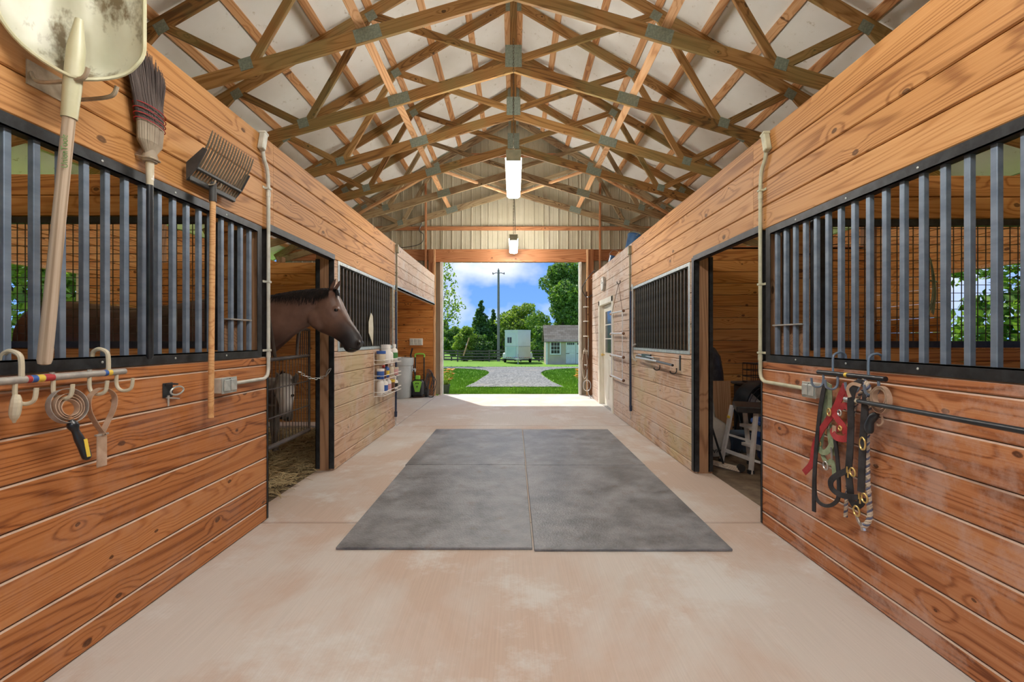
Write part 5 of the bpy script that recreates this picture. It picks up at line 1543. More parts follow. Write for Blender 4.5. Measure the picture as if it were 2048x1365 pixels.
# ---- electrical conduits
def strap_(mb, p, s, r):
    x0, x1 = sorted((p[0], p[0] - s*0.004))
    mb.box((min(p[0] - s*0.0, p[0] - s*(2*r + .004)), p[1] - r - .022, p[2] - .008), (max(p[0], p[0] - s*(2*r + .004)), p[1] + r + .004, p[2] + .008))
def conduit(s, X, y, ztop, zbot, ybox, zbox, mat, label):
    t = empty('conduit', (X - s*0.02, y, zbot), label, 'conduit', 'electrical conduits on the aisle walls')
    xo = X - s*0.018
    pts = [(xo, y - 0.075, ztop - 0.02), (xo, y - 0.06, ztop - .10), (xo, y - 0.015, ztop - .17), (xo, y, ztop - .28), (xo, y, zbot + .12)]
    if ybox is not None:
        pts += [(xo, y, zbot + .06), (xo, y - .018, zbot + .02), (xo, y - .06, zbot), (xo, ybox, zbot)]
    mb = MB().tube(smooth_path(pts[:4], 4) + [Vector(p) for p in pts[4:5]] + (smooth_path(pts[5:8], 4) + [Vector(pts[8])] if ybox is not None else []), 0.0125, 12)
    mb.build('tube', M[mat], t, smooth=True)
    # conduit body at the top
    x0, x1 = sorted((X - s*0.002, X - s*0.045))
    Mx = Matrix.Translation((0, y - 0.085, ztop)) @ Matrix.Rotation(R(-14), 4, 'X')
    MB().box((x0, -0.022, -0.06), (x1, 0.022, 0.075), Mx, bev=.006).build('fitting', M[mat], t)
    MB().box((x0 - .002, -0.026, 0.06), (x1 + .002, 0.026, 0.078), Mx, bev=.003).build('fitting_cap', M[mat], t)
    for z in (ztop - .30, (ztop + zbot)/2 - .14, zbot + .20):
        x0, x1 = sorted((X, X - s*0.034))
        MB().box((x0, y - 0.017, z - .008), (x1, y + 0.017, z + .008), bev=.003).box(*[tuple(v) for v in ((min(X, X - s*.004), y - .045, z - .008), (max(X, X - s*.004), y - .012, z + .008))]).build('strap', M[mat], t)
    for z, r in ((ztop - .36, .0155), (zbot + .15, .0155)):
        MB().tube([(xo, y, z), (xo, y, z + .035)], r, 12).build('coupling', M[mat], t, smooth=True)
    return t
c1 = conduit(-1, XL, 3.232, 2.70, 1.03, 2.80, 1.03, 'conduit', 'grey electrical conduit running down the left wall beside the manure fork')
c2 = conduit(1, XR, 3.155, 2.66, 1.015, 2.64, 1.015, 'conduit_tan', 'pale tan conduit running down the right wall beside the halters')
def outlet_box(s, X, y0, y1, z0, z1, label):
    t = empty('outlet_box', (X, (y0+y1)/2, z0), label, 'outlet', 'weatherproof outlet boxes')
    x0, x1 = sorted((X, X - s*0.05)); MB().box((x0, y0, z0), (x1, y1, z1), bev=.004).build('box', M['conduit'], t)
    x0, x1 = sorted((X - s*0.05, X - s*0.056)); cv = MB().box((x0, y0 - .003, z0 - .003), (x1, y1 + .003, z1 + .003), bev=.002).build('cover', M['galv'], t)
    ym = (y0 + y1)/2
    for a, b in ((y0 + .008, ym - .004), (ym + .004, y1 - .008)):
        x0, x1 = sorted((X - s*0.055, X - s*0.066)); MB().box((x0, a, z0 + .010), (x1, b, z1 - .010), bev=.004).build('flap', M['galv'], cv)
    MB().lathe([(0.003, 0), (0.003, .002)], 6, Matrix.Translation((X - s*.057, ym, z1 - .006)) @ Matrix.Rotation(R(90), 4, 'Y')).build('screw', M['steel_black'], cv)
outlet_box(-1, XL, 2.665, 2.80, 0.985, 1.075, 'grey double outlet box low on the left wall behind the fork handle')
outlet_box(1, XR, 2.525, 2.64, 0.975, 1.06, 'grey double outlet box low on the right wall beside the halters')

# ---- hook racks hung over the grille rails
def J(mb, X, s, y, z, drop, reach, lift, r, turn=0.0):
    """J hook: down from a bar, out into the aisle and up"""
    xb = X
    mb.tube(smooth_path([(xb, y, z), (xb, y, z - drop*0.6), (xb - s*reach*0.18, y + turn*0.2, z - drop*0.92), (xb - s*reach*0.55, y + turn*0.5, z - drop), (xb - s*reach*0.9, y + turn*0.9, z - drop*0.82), (xb - s*reach, y + turn, z - drop + lift)], 5), r, 8)
t = empty('hook_rack', (XL + 0.045, 1.75, 1.10), 'grey pipe tool rack with J hooks and sticker bands, hung on the left rail', 'hook rack')
xp = XL + 0.045
MB().tube([(xp, 1.30, 1.166), (xp, 2.005, 1.166)], 0.0135, 12).build('bar', M['pipe_grey'], t, smooth=True)
for y0, y1, c_ in ((1.598, 1.612, 'red'), (1.614, 1.632, 'blue'), (1.634, 1.656, 'yellow'), (1.658, 1.692, 'red'), (1.90, 1.915, 'blue'), (1.917, 1.935, 'yellow')):
    MB().tube([(xp, y0, 1.166), (xp, y1, 1.166)], 0.0138, 12).build('sticker', M[c_], t, smooth=True)
for y in (1.585, 1.925):
    MB().tube(smooth_path([(XL - .025, y, 1.225), (XL - .02, y, 1.255), (XL + .005, y, 1.268), (xp - .008, y, 1.255), (xp, y, 1.225), (xp, y, 1.166)], 5), 0.0085, 8).build('hanger', M['hook_cream'], t, smooth=True)
for y in (1.565, 1.695, 1.84, 1.965):
    mb = MB(); J(mb, xp, -1, y, 1.158, 0.075, 0.062, 0.055, 0.0072, 0.012); mb.build('hook', M['hook_cream'], t, smooth=True)
for y in (1.69, 1.84): MB().tube([(xp, y, 1.176), (xp, y, 1.185)], 0.008, 8).build('rivet', M['pipe_grey'], t)

def band(mb, pts, hw, ht, up, closed=False): mb.tube(pts, 1.0, closed=closed, flat=(hw, ht), up=up)
# spiral shedding comb
cc = Vector((XL + 0.085, 1.71, 1.055))
ax = Vector((0.96, -0.10, 0.22)).normalized()
e1 = ax.cross(Vector((0, 0, 1))).normalized(); e2 = e1.cross(ax).normalized()
t = empty('shedding_comb', cc - Vector((0, 0, .2)), 'round grooming comb of nested metal rings with black handle on left rack', 'grooming tool')
for k, r_ in enumerate((0.066, 0.050, 0.040, 0.031)):
    pts = [cc + e1*math.cos(a)*r_ + e2*(math.sin(a)*r_ + (0.066 - r_)*-0.25) for a in [2*math.pi*j/28 for j in range(28)]]
    MB().tube(pts, 1.0, closed=True, flat=(0.012, 0.0011), up=lambda i: (cc + e1*math.cos(2*math.pi*i/28) + e2*math.sin(2*math.pi*i/28) - cc)).build('ring', M['leather_tan'] if k else M['pipe_grey'], t, smooth=60)
hb = cc - e2*0.068
MB().tube(smooth_path([hb + e2*.012, hb - e2*0.02 - e1*.006, hb - e2*0.055 - e1*0.014, hb - e2*0.11 - e1*0.026, hb - e2*0.15 - e1*0.031], 4), [.010, .012, .017, .019, .016, .012, .012, .013, .0145, .0155, .0155, .0155, .016, .016, .0155, .014, .007], 12).build('handle', M['black_plastic'], t, smooth=True)
MB().box((-0.0065, -0.0008, -0.035), (0.0065, 0.0008, 0.035), Matrix.Translation(hb - e2*0.105 - e1*0.025 + ax*0.0152) @ Matrix((e1, ax, e2)).transposed().to_4x4()).build('grip_label', M['yellow'], t)
# shedding blade folded into a loop
cc = Vector((XL + 0.075, 1.862, 1.062))
e1 = Vector((0.10, 0.995, 0)).normalized(); e2 = Vector((0, 0, 1)); ax = Vector((0.995, -0.10, 0))
t = empty('grooming_scraper', cc - Vector((0, 0, .25)), 'looped metal shedding blade with leather handle on left rack', 'grooming tool')
lo = smooth_path([cc + e1*0.008 - e2*0.15, cc - e1*0.024 - e2*0.10, cc - e1*0.052 - e2*0.038, cc - e1*0.048 + e2*0.015, cc + e2*0.045, cc + e1*0.048 + e2*0.015, cc + e1*0.052 - e2*0.038, cc + e1*0.024 - e2*0.10, cc - e1*0.004 - e2*0.15], 5)
MB().tube(lo, 1.0, flat=(0.014, 0.0012), up=lambda i: (lo[min(i+1, len(lo)-1)] - lo[max(i-1, 0)]).cross(ax)).build('blade', M['leather_tan'], t, smooth=60)
MB().box((-0.021, -0.004, -0.135), (0.021, 0.004, 0.0), Matrix.Translation(cc - e2*0.148) @ Matrix((e1, ax, e2)).transposed().to_4x4(), bev=.003).build('handle', M['leather_tan'], t)
MB().box((-0.025, -0.006, -0.004), (0.025, 0.006, 0.003), Matrix.Translation(cc - e2*0.148) @ Matrix((e1, ax, e2)).transposed().to_4x4()).build('clasp', M['pipe_grey'], t)
# dangling curved piece at the picture edge
o = MB().tube(smooth_path([(XL + .06, 1.555, 1.115), (XL + .065, 1.55, 1.09), (XL + .06, 1.55, 1.05), (XL + .055, 1.553, 1.02)], 3), [.010, .012, .014, .015, .016, .016, .015, .012, .006, .004][:10], 10).build('curry_handle', M['hook_cream'])
tag(o, 'cream tool grip hanging from the rack at the left picture edge', 'grooming tool')

# ---- black snap latch on the boards
P = LW(338, py=783)
t = empty('wall_latch', P, 'small black metal latch plate with swivel loop on left boards', 'latch')
MB().box((XL, P.y - .045, P.z - .03), (XL + .006, P.y + .02, P.z + .045), bev=.002).build('plate', M['steel_black'], t)
MB().tube(smooth_path([(XL + .008, P.y - .03, P.z + .035), (XL + .03, P.y - .02, P.z + .04), (XL + .03, P.y + .02, P.z + .035)], 3), 0.005, 6).build('catch', M['steel_black'], t)
pts = [Vector((XL + .02 + .004*math.sin(a), P.y + .03 + .045*math.cos(a), P.z + .022*math.sin(a))) for a in [2*math.pi*j/16 for j in range(16)]]
MB().tube(pts, 0.0045, 6, closed=True).build('loop', M['galv'], t, smooth=True)
MB().tube([(XL + .012, P.y - .02, P.z - .02), (XL + .014, P.y - .022, P.z - .075)], [.006, .004], 6).build('pin', M['pipe_grey'], t)
MB().tube([(XL + .01, P.y - .03, P.z - .03), (XL + .016, P.y + .05, P.z - .045)], 0.004, 6).build('lever', M['pipe_grey'], t)

# ---- feed-door shelf inside each near grille
for s, X, y0, y1, z, sd in ((-1, XL, 2.83, 3.06, 1.435, 'left'), (1, XR, 2.73, 3.04, 1.40, 'right')):
    t = empty('feed_flap', (X + s*.06, (y0+y1)/2, z - .2), 'small plywood feed flap with thin steel ledge behind the %s bars' % sd, 'feed flap', 'feed flaps behind the bars')
    x0, x1 = sorted((X - s*.0, X + s*.05)); MB().box((x0 , y0, z), (x1, y1, z + .008)).build('ledge', M['pipe_grey'], t)
    x0, x1 = sorted((X + s*.05, X + s*.062)); MB().box((x0, y0 + .02, z - .2), (x1, y1 - .02, z)).build('panel', M['wood_post'], t)
    x0, x1 = sorted((X + s*.065, X + s*.105)); MB().box((x0, y0 - .005, 1.24), (x1, y0 + .02, 2.05)).box((x0, y1 - .03, 1.24), (x1, y1 - .005, 2.05)).build('uprights', M['steel_black'], t)

# ---- things round the left far grille
o = MB().prism([(.03, .20), (.10, .16), (.12, .0), (.11, -.12), (.10, -.21), (.04, -.14), (-.06, -.05), (-.06, .08)], 0.006, Matrix.Translation((XL + .008, 5.56, 1.44)) @ Matrix.Rotation(R(90), 4, 'Z')).build('pale_piece', M['hook_cream'])  # pale flat piece set in front of the bars
tag(o, 'pale curved flat piece set against the bars of the dark left grille', 'board scrap')
# wire rack with bottles
t = empty('wire_rack', (XL + .07, 6.15, .58), 'white wire shelf rack of grooming bottles on the left wall', 'rack')
RY0, RY1 = 5.70, 6.60
def wire(pts, r=.004): MB().tube(pts, r, 6).build('wire', M['white'], t)
for y in (RY0, RY1): wire([(XL + .012, y, .56), (XL + .012, y, 1.14)])
SHELF = (.58, .79, .99)
for z in SHELF:
    for h in (0.0, .05):
        wire([(XL + .012, RY0, z + h), (XL + .13, RY0, z + h), (XL + .13, RY1, z + h), (XL + .012, RY1, z + h)])
    for k in range(5): wire([(XL + .012, RY0 + .14 + k*.12, z), (XL + .13, RY0 + .14 + k*.12, z)], .0025)
def bottle(x, y, z, r, h, body, cap, label, spray=False, band=None, grp='grooming bottles in the wire rack'):
    t_ = empty('bottle', (x, y, z), label, 'bottle', grp)
    MB().lathe([(r*.9, 0), (r, .01), (r, h*.62), (r*.85, h*.70), (r*.4, h*.80), (r*.36, h*.86)], 16, Matrix.Translation((x, y, z))).build('body', M[body], t_, smooth=True)
    if spray:
        MB().lathe([(r*.45, h*.84), (r*.45, h*.93), (r*.3, h*.95)], 12, Matrix.Translation((x, y, z))).box((x - .012, y - .05, z + h*.94), (x + .012, y + .025, z + h*1.03), bev=.004).tube([(x, y - .03, z + h*.93), (x, y - .04, z + h*.84)], .004, 6).build('trigger', M[cap], t_)
    else:
        MB().lathe([(r*.5, h*.84), (r*.5, h), (r*.42, h*1.02)], 14, Matrix.Translation((x, y, z))).build('cap', M[cap], t_, smooth=True)
    if band: MB().lathe([(r*1.02, h*.18), (r*1.02, h*.52)], 16, Matrix.Translation((x, y, z)), cap=False).build('label_band', M[band], t_, smooth=True)
def jar(x, y, z, r, h, body, cap, label):
    t_ = empty('jar', (x, y, z), label, 'jar', 'grooming jars in the wire rack')
    MB().lathe([(r*.95, 0), (r, .008), (r, h*.78), (r*.96, h*.8)], 18, Matrix.Translation((x, y, z))).build('body', M[body], t_, smooth=True)
    MB().lathe([(r*1.05, h*.78), (r*1.05, h), (r*.98, h*1.01)], 18, Matrix.Translation((x, y, z))).build('lid', M[cap], t_, smooth=True)
xs_ = XL + .072
M['beige_plastic'] = new_mat('beige_plastic', .5, 0, (.55, .48, .36))[0]
M['pink'] = new_mat('pink', .5, 0, (.62, .34, .34))[0]
M['brown'] = new_mat('brown', .5, 0, (.12, .05, .02))[0]
jar(xs_, 5.800, 0.995, 0.056, 0.162, 'beige_plastic', 'blue', 'beige jar with blue lid on the top rack shelf')
jar(xs_, 6.013, 0.995, 0.062, 0.240, 'white', 'white', 'tall white tub on the top rack shelf')
bottle(xs_, 6.225, 0.995, 0.043, 0.180, 'white', 'white', 'plain white bottle on the top rack shelf')
bottle(xs_, 6.438, 0.995, 0.050, 0.240, 'white', 'white', 'white bottle with green label at the far end of the top shelf', band='green')
jar(xs_, 5.775, 0.795, 0.047, 0.132, 'blue', 'white', 'small blue jar with white lid on the middle rack shelf')
bottle(xs_, 5.912, 0.795, 0.036, 0.168, 'brown', 'red', 'dark brown bottle with red cap on the middle rack shelf')
bottle(xs_, 6.050, 0.795, 0.038, 0.180, 'blue', 'brown', 'blue bottle with brown cap on the middle rack shelf', band='yellow')
bottle(xs_, 6.275, 0.795, 0.040, 0.168, 'beige_plastic', 'white', 'cream bottle with white cap on the middle rack shelf')
jar(xs_, 6.475, 0.795, 0.050, 0.108, 'pink', 'beige_plastic', 'low pink tub on the middle rack shelf')
bottle(xs_, 5.775, 0.585, 0.047, 0.252, 'white', 'black_plastic', 'white spray bottle with black trigger on the bottom rack shelf', True)
bottle(xs_, 5.938, 0.585, 0.050, 0.228, 'white', 'pink', 'white bottle with pink cap and blue band on the bottom shelf', band='blue')
bottle(xs_, 6.113, 0.585, 0.047, 0.228, 'white', 'red', 'white bottle with red cap and pink band on the bottom shelf', band='pink')
jar(xs_, 6.300, 0.585, 0.045, 0.156, 'brown', 'yellow', 'brown jar with yellow lid on the bottom rack shelf')
bottle(xs_, 6.475, 0.585, 0.045, 0.180, 'white', 'white', 'white bottle with black band at the far end of the bottom shelf', band='black_plastic')

# ---- cross ties, conduit stubs at the end of the left wall
M['rope_navy'] = noisy('rope_navy', (0.015, 0.022, 0.05), (0.04, 0.055, 0.10), 60, 0.85)
def cross_tie(s, X, y, ztop, zbot, label):
    t = empty('cross_tie', (X - s*.03, y, zbot), label, 'tie rope', 'navy cross ties')
    xo = X - s*.03
    MB().tube([(xo, y, ztop), (xo - s*.004, y, (ztop+zbot)/2), (xo, y, zbot + .2)], 0.015, 10).build('rope', M['rope_navy'], t, smooth=True)
    MB().tube([(xo, y, zbot + .2), (xo, y, zbot + .12)], [0.021, 0.019], 10).build('knot', M['rope_navy'], t, smooth=True)
    MB().tube(smooth_path([(xo, y, zbot + .13), (xo, y + .008, zbot + .07), (xo, y - .006, zbot + .03), (xo, y + .01, zbot)], 4), 0.006, 6).build('snap', M['pipe_grey'], t)
    pts = [Vector((xo + .002*math.sin(a), y + .02*math.cos(a), ztop + .03 + .03*math.sin(a))) for a in [2*math.pi*j/14 for j in range(14)]]
    MB().tube(pts, 0.005, 6, closed=True).build('ring', M['steel_black'], t, smooth=True)
    MB().box((min(X, X - s*.012), y - .03, ztop + .03), (max(X, X - s*.012), y + .03, ztop + .1), bev=.003).build('anchor_plate', M['galv'], t)
cross_tie(-1, XL, 6.685, 2.02, .03, 'navy cross tie rope hanging at the end of the left wall')
cross_tie(1, XR, 6.60, 2.02, .13, 'navy cross tie rope hanging in front of the right far grille')
def stub(s, X, y, z0, z1, label):
    t = empty('conduit', (X - s*.02, y, z0), label, 'conduit', 'electrical conduits on the aisle walls')
    xo = X - s*.016
    MB().tube([(xo, y, z0), (xo, y, z1 - .08)], .012, 10).build('tube', M['wood_post'] if False else M['conduit_dk'], t, smooth=True)
    x0, x1 = sorted((X, X - s*.045)); MB().box((x0, y - .03, z1 - .10), (x1, y + .03, z1 + .03), bev=.005).build('fitting', M['conduit_dk'], t)
    for z in (z0 + .25, (z0 + z1)/2, z1 - .4):
        x0, x1 = sorted((X, X - s*.032)); MB().box((x0, y - .03, z - .008), (x1, y + .017, z + .008)).build('strap', M['conduit_dk'], t)
M['conduit_dk'] = noisy('conduit_dk', (0.16, 0.14, 0.09), (0.26, 0.23, 0.15), 10, 0.5, 0.2)
stub(-1, XL, 6.79, 1.05, 2.72, 'dark conduit with square fitting above the alcove corner on the left')
stub(1, XR, 6.70, 0.30, 2.68, 'dark conduit with square fitting on the right wall left of the far grille')

# ---- alcove: bin, pressure washer, outlet
M['bin_grey'] = noisy('bin_grey', (0.36, 0.39, 0.40), (0.46, 0.49, 0.50), 3, 0.5)
bx_, by_ = -2.55, 10.02
t = empty('trash_can', (bx_, by_, 0), 'grey plastic trash can with handles and domed lid in the alcove', 'trash can')
MB().lathe([(.235, 0), (.245, .01), (.255, .05), (.285, .72), (.30, .73), (.30, .77), (.285, .77)], 28, Matrix.Translation((bx_, by_, 0))).build('body', M['bin_grey'], t, smooth=True)
ld = MB().lathe([(.305, .755), (.31, .90), (.29, .825), (.20, .855), (.10, .87), (0.001, .872)], 28, Matrix.Translation((bx_, by_, 0))).build('lid', M['bin_grey'], t, smooth=True)
MB().tube(smooth_path([(bx_ - .09, by_, .862), (bx_ - .06, by_, .90), (bx_ + .06, by_, .90), (bx_ + .09, by_, .862)], 4), .012, 8).build('grip', M['bin_grey'], ld)
for s in (-1, 1):
    MB().tube(smooth_path([(bx_ + s*.28, by_ - .06, .64), (bx_ + s*.34, by_ - .06, .64), (bx_ + s*.345, by_ - .02, .59), (bx_ + s*.345, by_ + .02, .59), (bx_ + s*.34, by_ + .06, .64), (bx_ + s*.28, by_ + .06, .64)], 3), .013, 8).box((bx_ + s*.275 - .012, by_ - .07, .59), (bx_ + s*.275 + .012, by_ + .07, .71)).build('handle', M['bin_grey'], t)
M['washer_green'] = new_mat('washer_green', .4, 0, (.22, .55, .06))[0]
M['hose_grey'] = noisy('hose_grey', (.035, .036, .04), (.07, .07, .075), 20, .5)
wx, wy = -2.14, 10.08
t = empty('pressure_washer', (wx, wy, 0), 'black and lime green electric pressure washer standing by the bin', 'pressure washer')
MB().box((wx - .14, wy - .14, .03), (wx + .14, wy + .14, .40), bev=.05).build('housing', M['black_plastic'], t)
MB().prism([(-.10, .36), (-.055, .385), (.055, .385), (.10, .36), (.05, .14), (-.05, .14)], .02, Matrix.Translation((wx, wy - .145, 0))).build('front_panel', M['washer_green'], t)
MB().lathe([(.03, 0), (.03, .02)], 14, Matrix.Translation((wx, wy - .15, .30)) @ Matrix.Rotation(R(90), 4, 'X')).build('knob', M['washer_green'], t)
MB().prism([(-.04, .34), (.04, .34), (0, .22)], .012, Matrix.Translation((wx, wy - .157, 0))).build('badge', M['black_plastic'], t)
for s in (-1, 1):
    MB().tube([(wx + s*.10, wy + .10, .35), (wx + s*.10, wy + .12, .92)], .014, 8).build('upright', M['black_plastic'], t)
    MB().lathe([(.02, -.03), (.09, -.035), (.10, -.02), (.10, .02), (.09, .035), (.02, .03)], 18, Matrix.Translation((wx + s*.16, wy + .08, .10)) @ Matrix.Rotation(R(90), 4, 'Y')).build('wheel', M['tyre'], t)
MB().tube(smooth_path([(wx - .10, wy + .12, .90), (wx - .09, wy + .12, .97), (wx + .09, wy + .12, .97), (wx + .10, wy + .12, .90)], 4), .017, 8).build('push_handle', M['washer_green'], t)
MB().tube([(wx - .06, wy, .40), (wx - .18, wy, .95), (wx - .13, wy - .05, 1.10)], [.012, .016, .02], 8).build('spray_wand', M['black_plastic'], t)
MB().box((wx - .05, wy - .12, .41), (wx + .05, wy - .04, .50), bev=.01).build('detergent_cap', M['washer_green'], t)
rr = random.Random(4)
mb = MB()
for k in range(7):
    r_ = .10 + .02*rr.random(); cx_, cz_ = wx + .23 + .010*k, .40 - .03*k
    mb.tube([(cx_ + r_*.75*math.cos(a) + .02*math.sin(3*a + k), wy + .02 + .012*k*math.sin(a), max(.014, cz_ + (r_ + .13)*math.sin(a))) for a in [2*math.pi*j/20 for j in range(20)]], .009, 6, closed=True)
o = mb.build('hose_coil', M['hose_grey'], None, smooth=True); tag(o, 'tangled dark coil of hose and cable hanging beside the pressure washer', 'hose')
o = empty('outlet_box', (-2.25, 10.34, 1.17), 'white triple switch and outlet box on the orange alcove boards', 'outlet', 'weatherproof outlet boxes')
MB().box((-2.40, 10.315, 1.17), (-2.10, 10.36, 1.33), bev=.006).build('box', M['trim_white'], o)
for k in range(3): MB().box((-2.375 + k*.09, 10.305, 1.19), (-2.305 + k*.09, 10.318, 1.31), bev=.004).build('cover', M['conduit'], o)
# ================================================================== THINGS ON THE RIGHT WALL
M['leather_black'] = noisy('leather_black', (0.018, 0.019, 0.022), (0.045, 0.047, 0.052), 16, 0.45)
M['strap_red'] = noisy('strap_red', (0.30, 0.022, 0.028), (0.42, 0.045, 0.05), 18, 0.55)
M['strap_green'] = noisy('strap_green', (0.20, 0.27, 0.16), (0.32, 0.39, 0.25), 20, 0.75)
M['steel'] = noisy('steel', (0.45, 0.45, 0.44), (0.60, 0.60, 0.58), 20, 0.3, 0.8)
M['cotton'] = noisy('cotton', (0.44, 0.36, 0.27), (0.58, 0.50, 0.40), 40, 0.85)
M['cotton_blue'] = noisy('cotton_blue', (0.09, 0.10, 0.16), (0.16, 0.17, 0.25), 40, 0.85)
t = empty('hook_rack', (XR - .05, 2.29, 1.05), 'black pipe rack with J hooks and a yellow band, hung over the right rail', 'hook rack')
xp = XR - .045
MB().tube([(xp, 2.06, 1.126), (xp, 2.515, 1.126)], .0125, 12).build('bar', M['black_plastic'], t, smooth=True)
MB().tube([(xp, 2.29, 1.126), (xp, 2.308, 1.126)], .013, 12).build('sticker', M['yellow'], t, smooth=True)
for y in (2.16, 2.40):
    MB().tube(smooth_path([(XR + .025, y, 1.20), (XR + .02, y, 1.228), (XR - .005, y, 1.24), (xp + .008, y, 1.228), (xp, y, 1.20), (xp, y, 1.126)], 5), .0062, 8).build('hanger', M['bar_steel'], t, smooth=True)
for y in (2.475, 2.365, 2.22, 2.10):
    mb = MB(); J(mb, xp, 1, y, 1.12, .075, .06, .05, .0062, .01); mb.build('hook', M['bar_steel'], t, smooth=True)

def RP(px, py, off): return RW(px, py, off)
def strap(parent, name, pts, hw, mat, off=.03, k=4, th=.0016):
    """flat strap hanging against the right wall; pts are (px, py[, off])"""
    P_ = smooth_path([RP(p[0], p[1], p[2] if len(p) > 2 else off) for p in pts], k)
    nrm_ = Vector((-1, -0.25, 0)).normalized()
    return MB().tube(P_, 1.0, flat=(hw, th), up=nrm_).build(name, M[mat], parent)
def ring_at(parent, name, px, py, off, r, mat, tr=.003, sq=1.0):
    c_ = RP(px, py, off)
    return MB().tube([c_ + Vector((.15*r*math.cos(a), r*math.cos(a), sq*r*math.sin(a))) for a in [2*math.pi*j/18 for j in range(18)]], tr, 6, closed=True).build(name, M[mat], parent, smooth=True)
# black lead strap
t = empty('lead_strap', RP(1650, 1020, .03), 'thin black lead strap looping down from the first right hook', 'lead')
P_ = smooth_path([RP(x, y, .055) for x, y in ((1655, 770), (1648, 775), (1640, 820), (1634, 880), (1630, 940), (1630, 985), (1636, 1003), (1650, 1012), (1665, 1010), (1676, 998), (1678, 975), (1676, 930), (1671, 885), (1668, 862))], 4)
MB().tube(P_, 1.0, flat=(.009, .004), up=Vector((-1, -.3, 0))).build('loop', M['leather_black'], t)
P_ = smooth_path([RP(x, y, .06) for x, y in ((1649, 772), (1637, 850), (1629, 950), (1628, 1024))], 4)
MB().tube(P_, 1.0, flat=(.010, .004), up=Vector((-1, -.3, 0))).build('tail', M['leather_black'], t)
MB().tube([RP(1668, 872, .057), RP(1669, 852, .057)], 1.0, flat=(.010, .003), up=Vector((-1, -.3, 0))).build('keeper', M['leather_tan'], t)
# faded green halter
t = empty('rope_halter', RP(1655, 950, .03), 'faded green webbing halter hanging on the first right hook', 'halter', 'halters on the right rack')
strap(t, 'crown_strap', [(1657, 768, .06), (1651, 790), (1648, 830), (1644, 870), (1640, 895)], 0.0135, 'strap_green', .035)
strap(t, 'cheek_strap', [(1659, 768, .06), (1660, 800), (1658, 850), (1662, 890), (1666, 905)], 0.0135, 'strap_green', .03)
strap(t, 'noseband', [(1637, 885), (1640, 902), (1652, 905), (1662, 893), (1667, 880)], 0.0149, 'strap_green', .045)
strap(t, 'chin_strap', [(1642, 898), (1648, 918), (1656, 928), (1664, 922), (1668, 940), (1669, 960)], 0.0121, 'strap_green', .035)
strap(t, 'throat_strap', [(1664, 850), (1668, 880), (1668, 912)], 0.0135, 'strap_green', .028)
ring_at(t, 'ring', 1655, 852, .04, .015, 'steel'); ring_at(t, 'ring', 1651, 932, .045, .022, 'steel', .0045); ring_at(t, 'ring', 1639, 888, .045, .012, 'brass')
MB().tube([RP(1662, 895, .045), RP(1664, 920, .045)], .005, 8).build('snap', M['steel'], t)
# red leather halter
t = empty('leather_halter', RP(1680, 900, .04), 'red leather halter with brass buckles on the second right hook', 'halter', 'halters on the right rack')
strap(t, 'crown_strap', [(1690, 772, .075), (1683, 788), (1675, 808), (1660, 835), (1642, 862), (1630, 890), (1626, 915), (1622, 930), (1608, 946)], 0.0168, 'strap_red', .055, th=.002)
strap(t, 'cheek_strap', [(1692, 772, .07), (1697, 795), (1698, 815), (1690, 812), (1676, 818), (1664, 830)], 0.0168, 'strap_red', .05, th=.002)
strap(t, 'cheek_strap', [(1668, 828), (1678, 842), (1688, 856), (1692, 868)], 0.0168, 'strap_red', .058, th=.002)
strap(t, 'throat_strap', [(1701, 815), (1700, 835), (1698, 852), (1696, 866)], 0.0126, 'strap_red', .045, th=.002)
strap(t, 'noseband', [(1702, 848, .05), (1700, 868, .06), (1690, 878, .065), (1674, 876, .07), (1666, 866, .06), (1672, 858, .05), (1690, 856, .045)], 0.0168, 'strap_red', .06, th=.002)
strap(t, 'chin_strap', [(1690, 872), (1696, 880), (1692, 884)], 0.0140, 'strap_red', .05, th=.002)
ring_at(t, 'buckle', 1658, 825, .062, .016, 'brass', .004, 1.2); ring_at(t, 'buckle', 1680, 857, .066, .013, 'brass', .004, .8); ring_at(t, 'ring', 1679, 826, .06, .015, 'steel', .004); ring_at(t, 'ring', 1697, 851, .055, .010, 'brass')
MB().tube([RP(1688, 803, .06), RP(1700, 806, .06)], .004, 6).build('snap', M['steel'], t)
# black leather halter with brass fittings
t = empty('leather_halter', RP(1712, 1000, .04), 'black leather halter with brass rings hanging in front of the rope', 'halter', 'halters on the right rack')
strap(t, 'crown_strap', [(1733, 775, .06), (1724, 766, .085), (1710, 772, .095), (1702, 800, .09), (1702, 850), (1700, 900), (1697, 940)], 0.0167, 'leather_black', .075, th=.0025)
strap(t, 'crown_strap', [(1735, 775, .06), (1731, 800, .07), (1728, 850), (1725, 900), (1723, 950), (1722, 985)], 0.0167, 'leather_black', .075, th=.0025)
strap(t, 'lining', [(1722, 772, .09), (1706, 768, .10), (1696, 778, .10), (1700, 795, .098)], .008, 'leather_tan', .09, th=.003)
strap(t, 'cheek_strap', [(1697, 948), (1700, 975), (1703, 1000), (1712, 1012), (1722, 1006), (1724, 995)], 0.0174, 'leather_black', .07, th=.0025)
strap(t, 'noseband', [(1694, 942), (1676, 950, .10), (1662, 962, .11), (1664, 978, .11), (1680, 990, .105), (1700, 994, .09), (1716, 996)], 0.0138, 'leather_black', .08, th=.0025)
ring_at(t, 'buckle', 1725, 888, .082, .021, 'brass', .0042, 1.4)
ring_at(t, 'ring', 1705, 945, .08, .022, 'brass', .0042, .9); ring_at(t, 'ring', 1729, 997, .085, .022, 'brass', .0042, .95); ring_at(t, 'ring', 1713, 1023, .085, .024, 'brass', .0042)
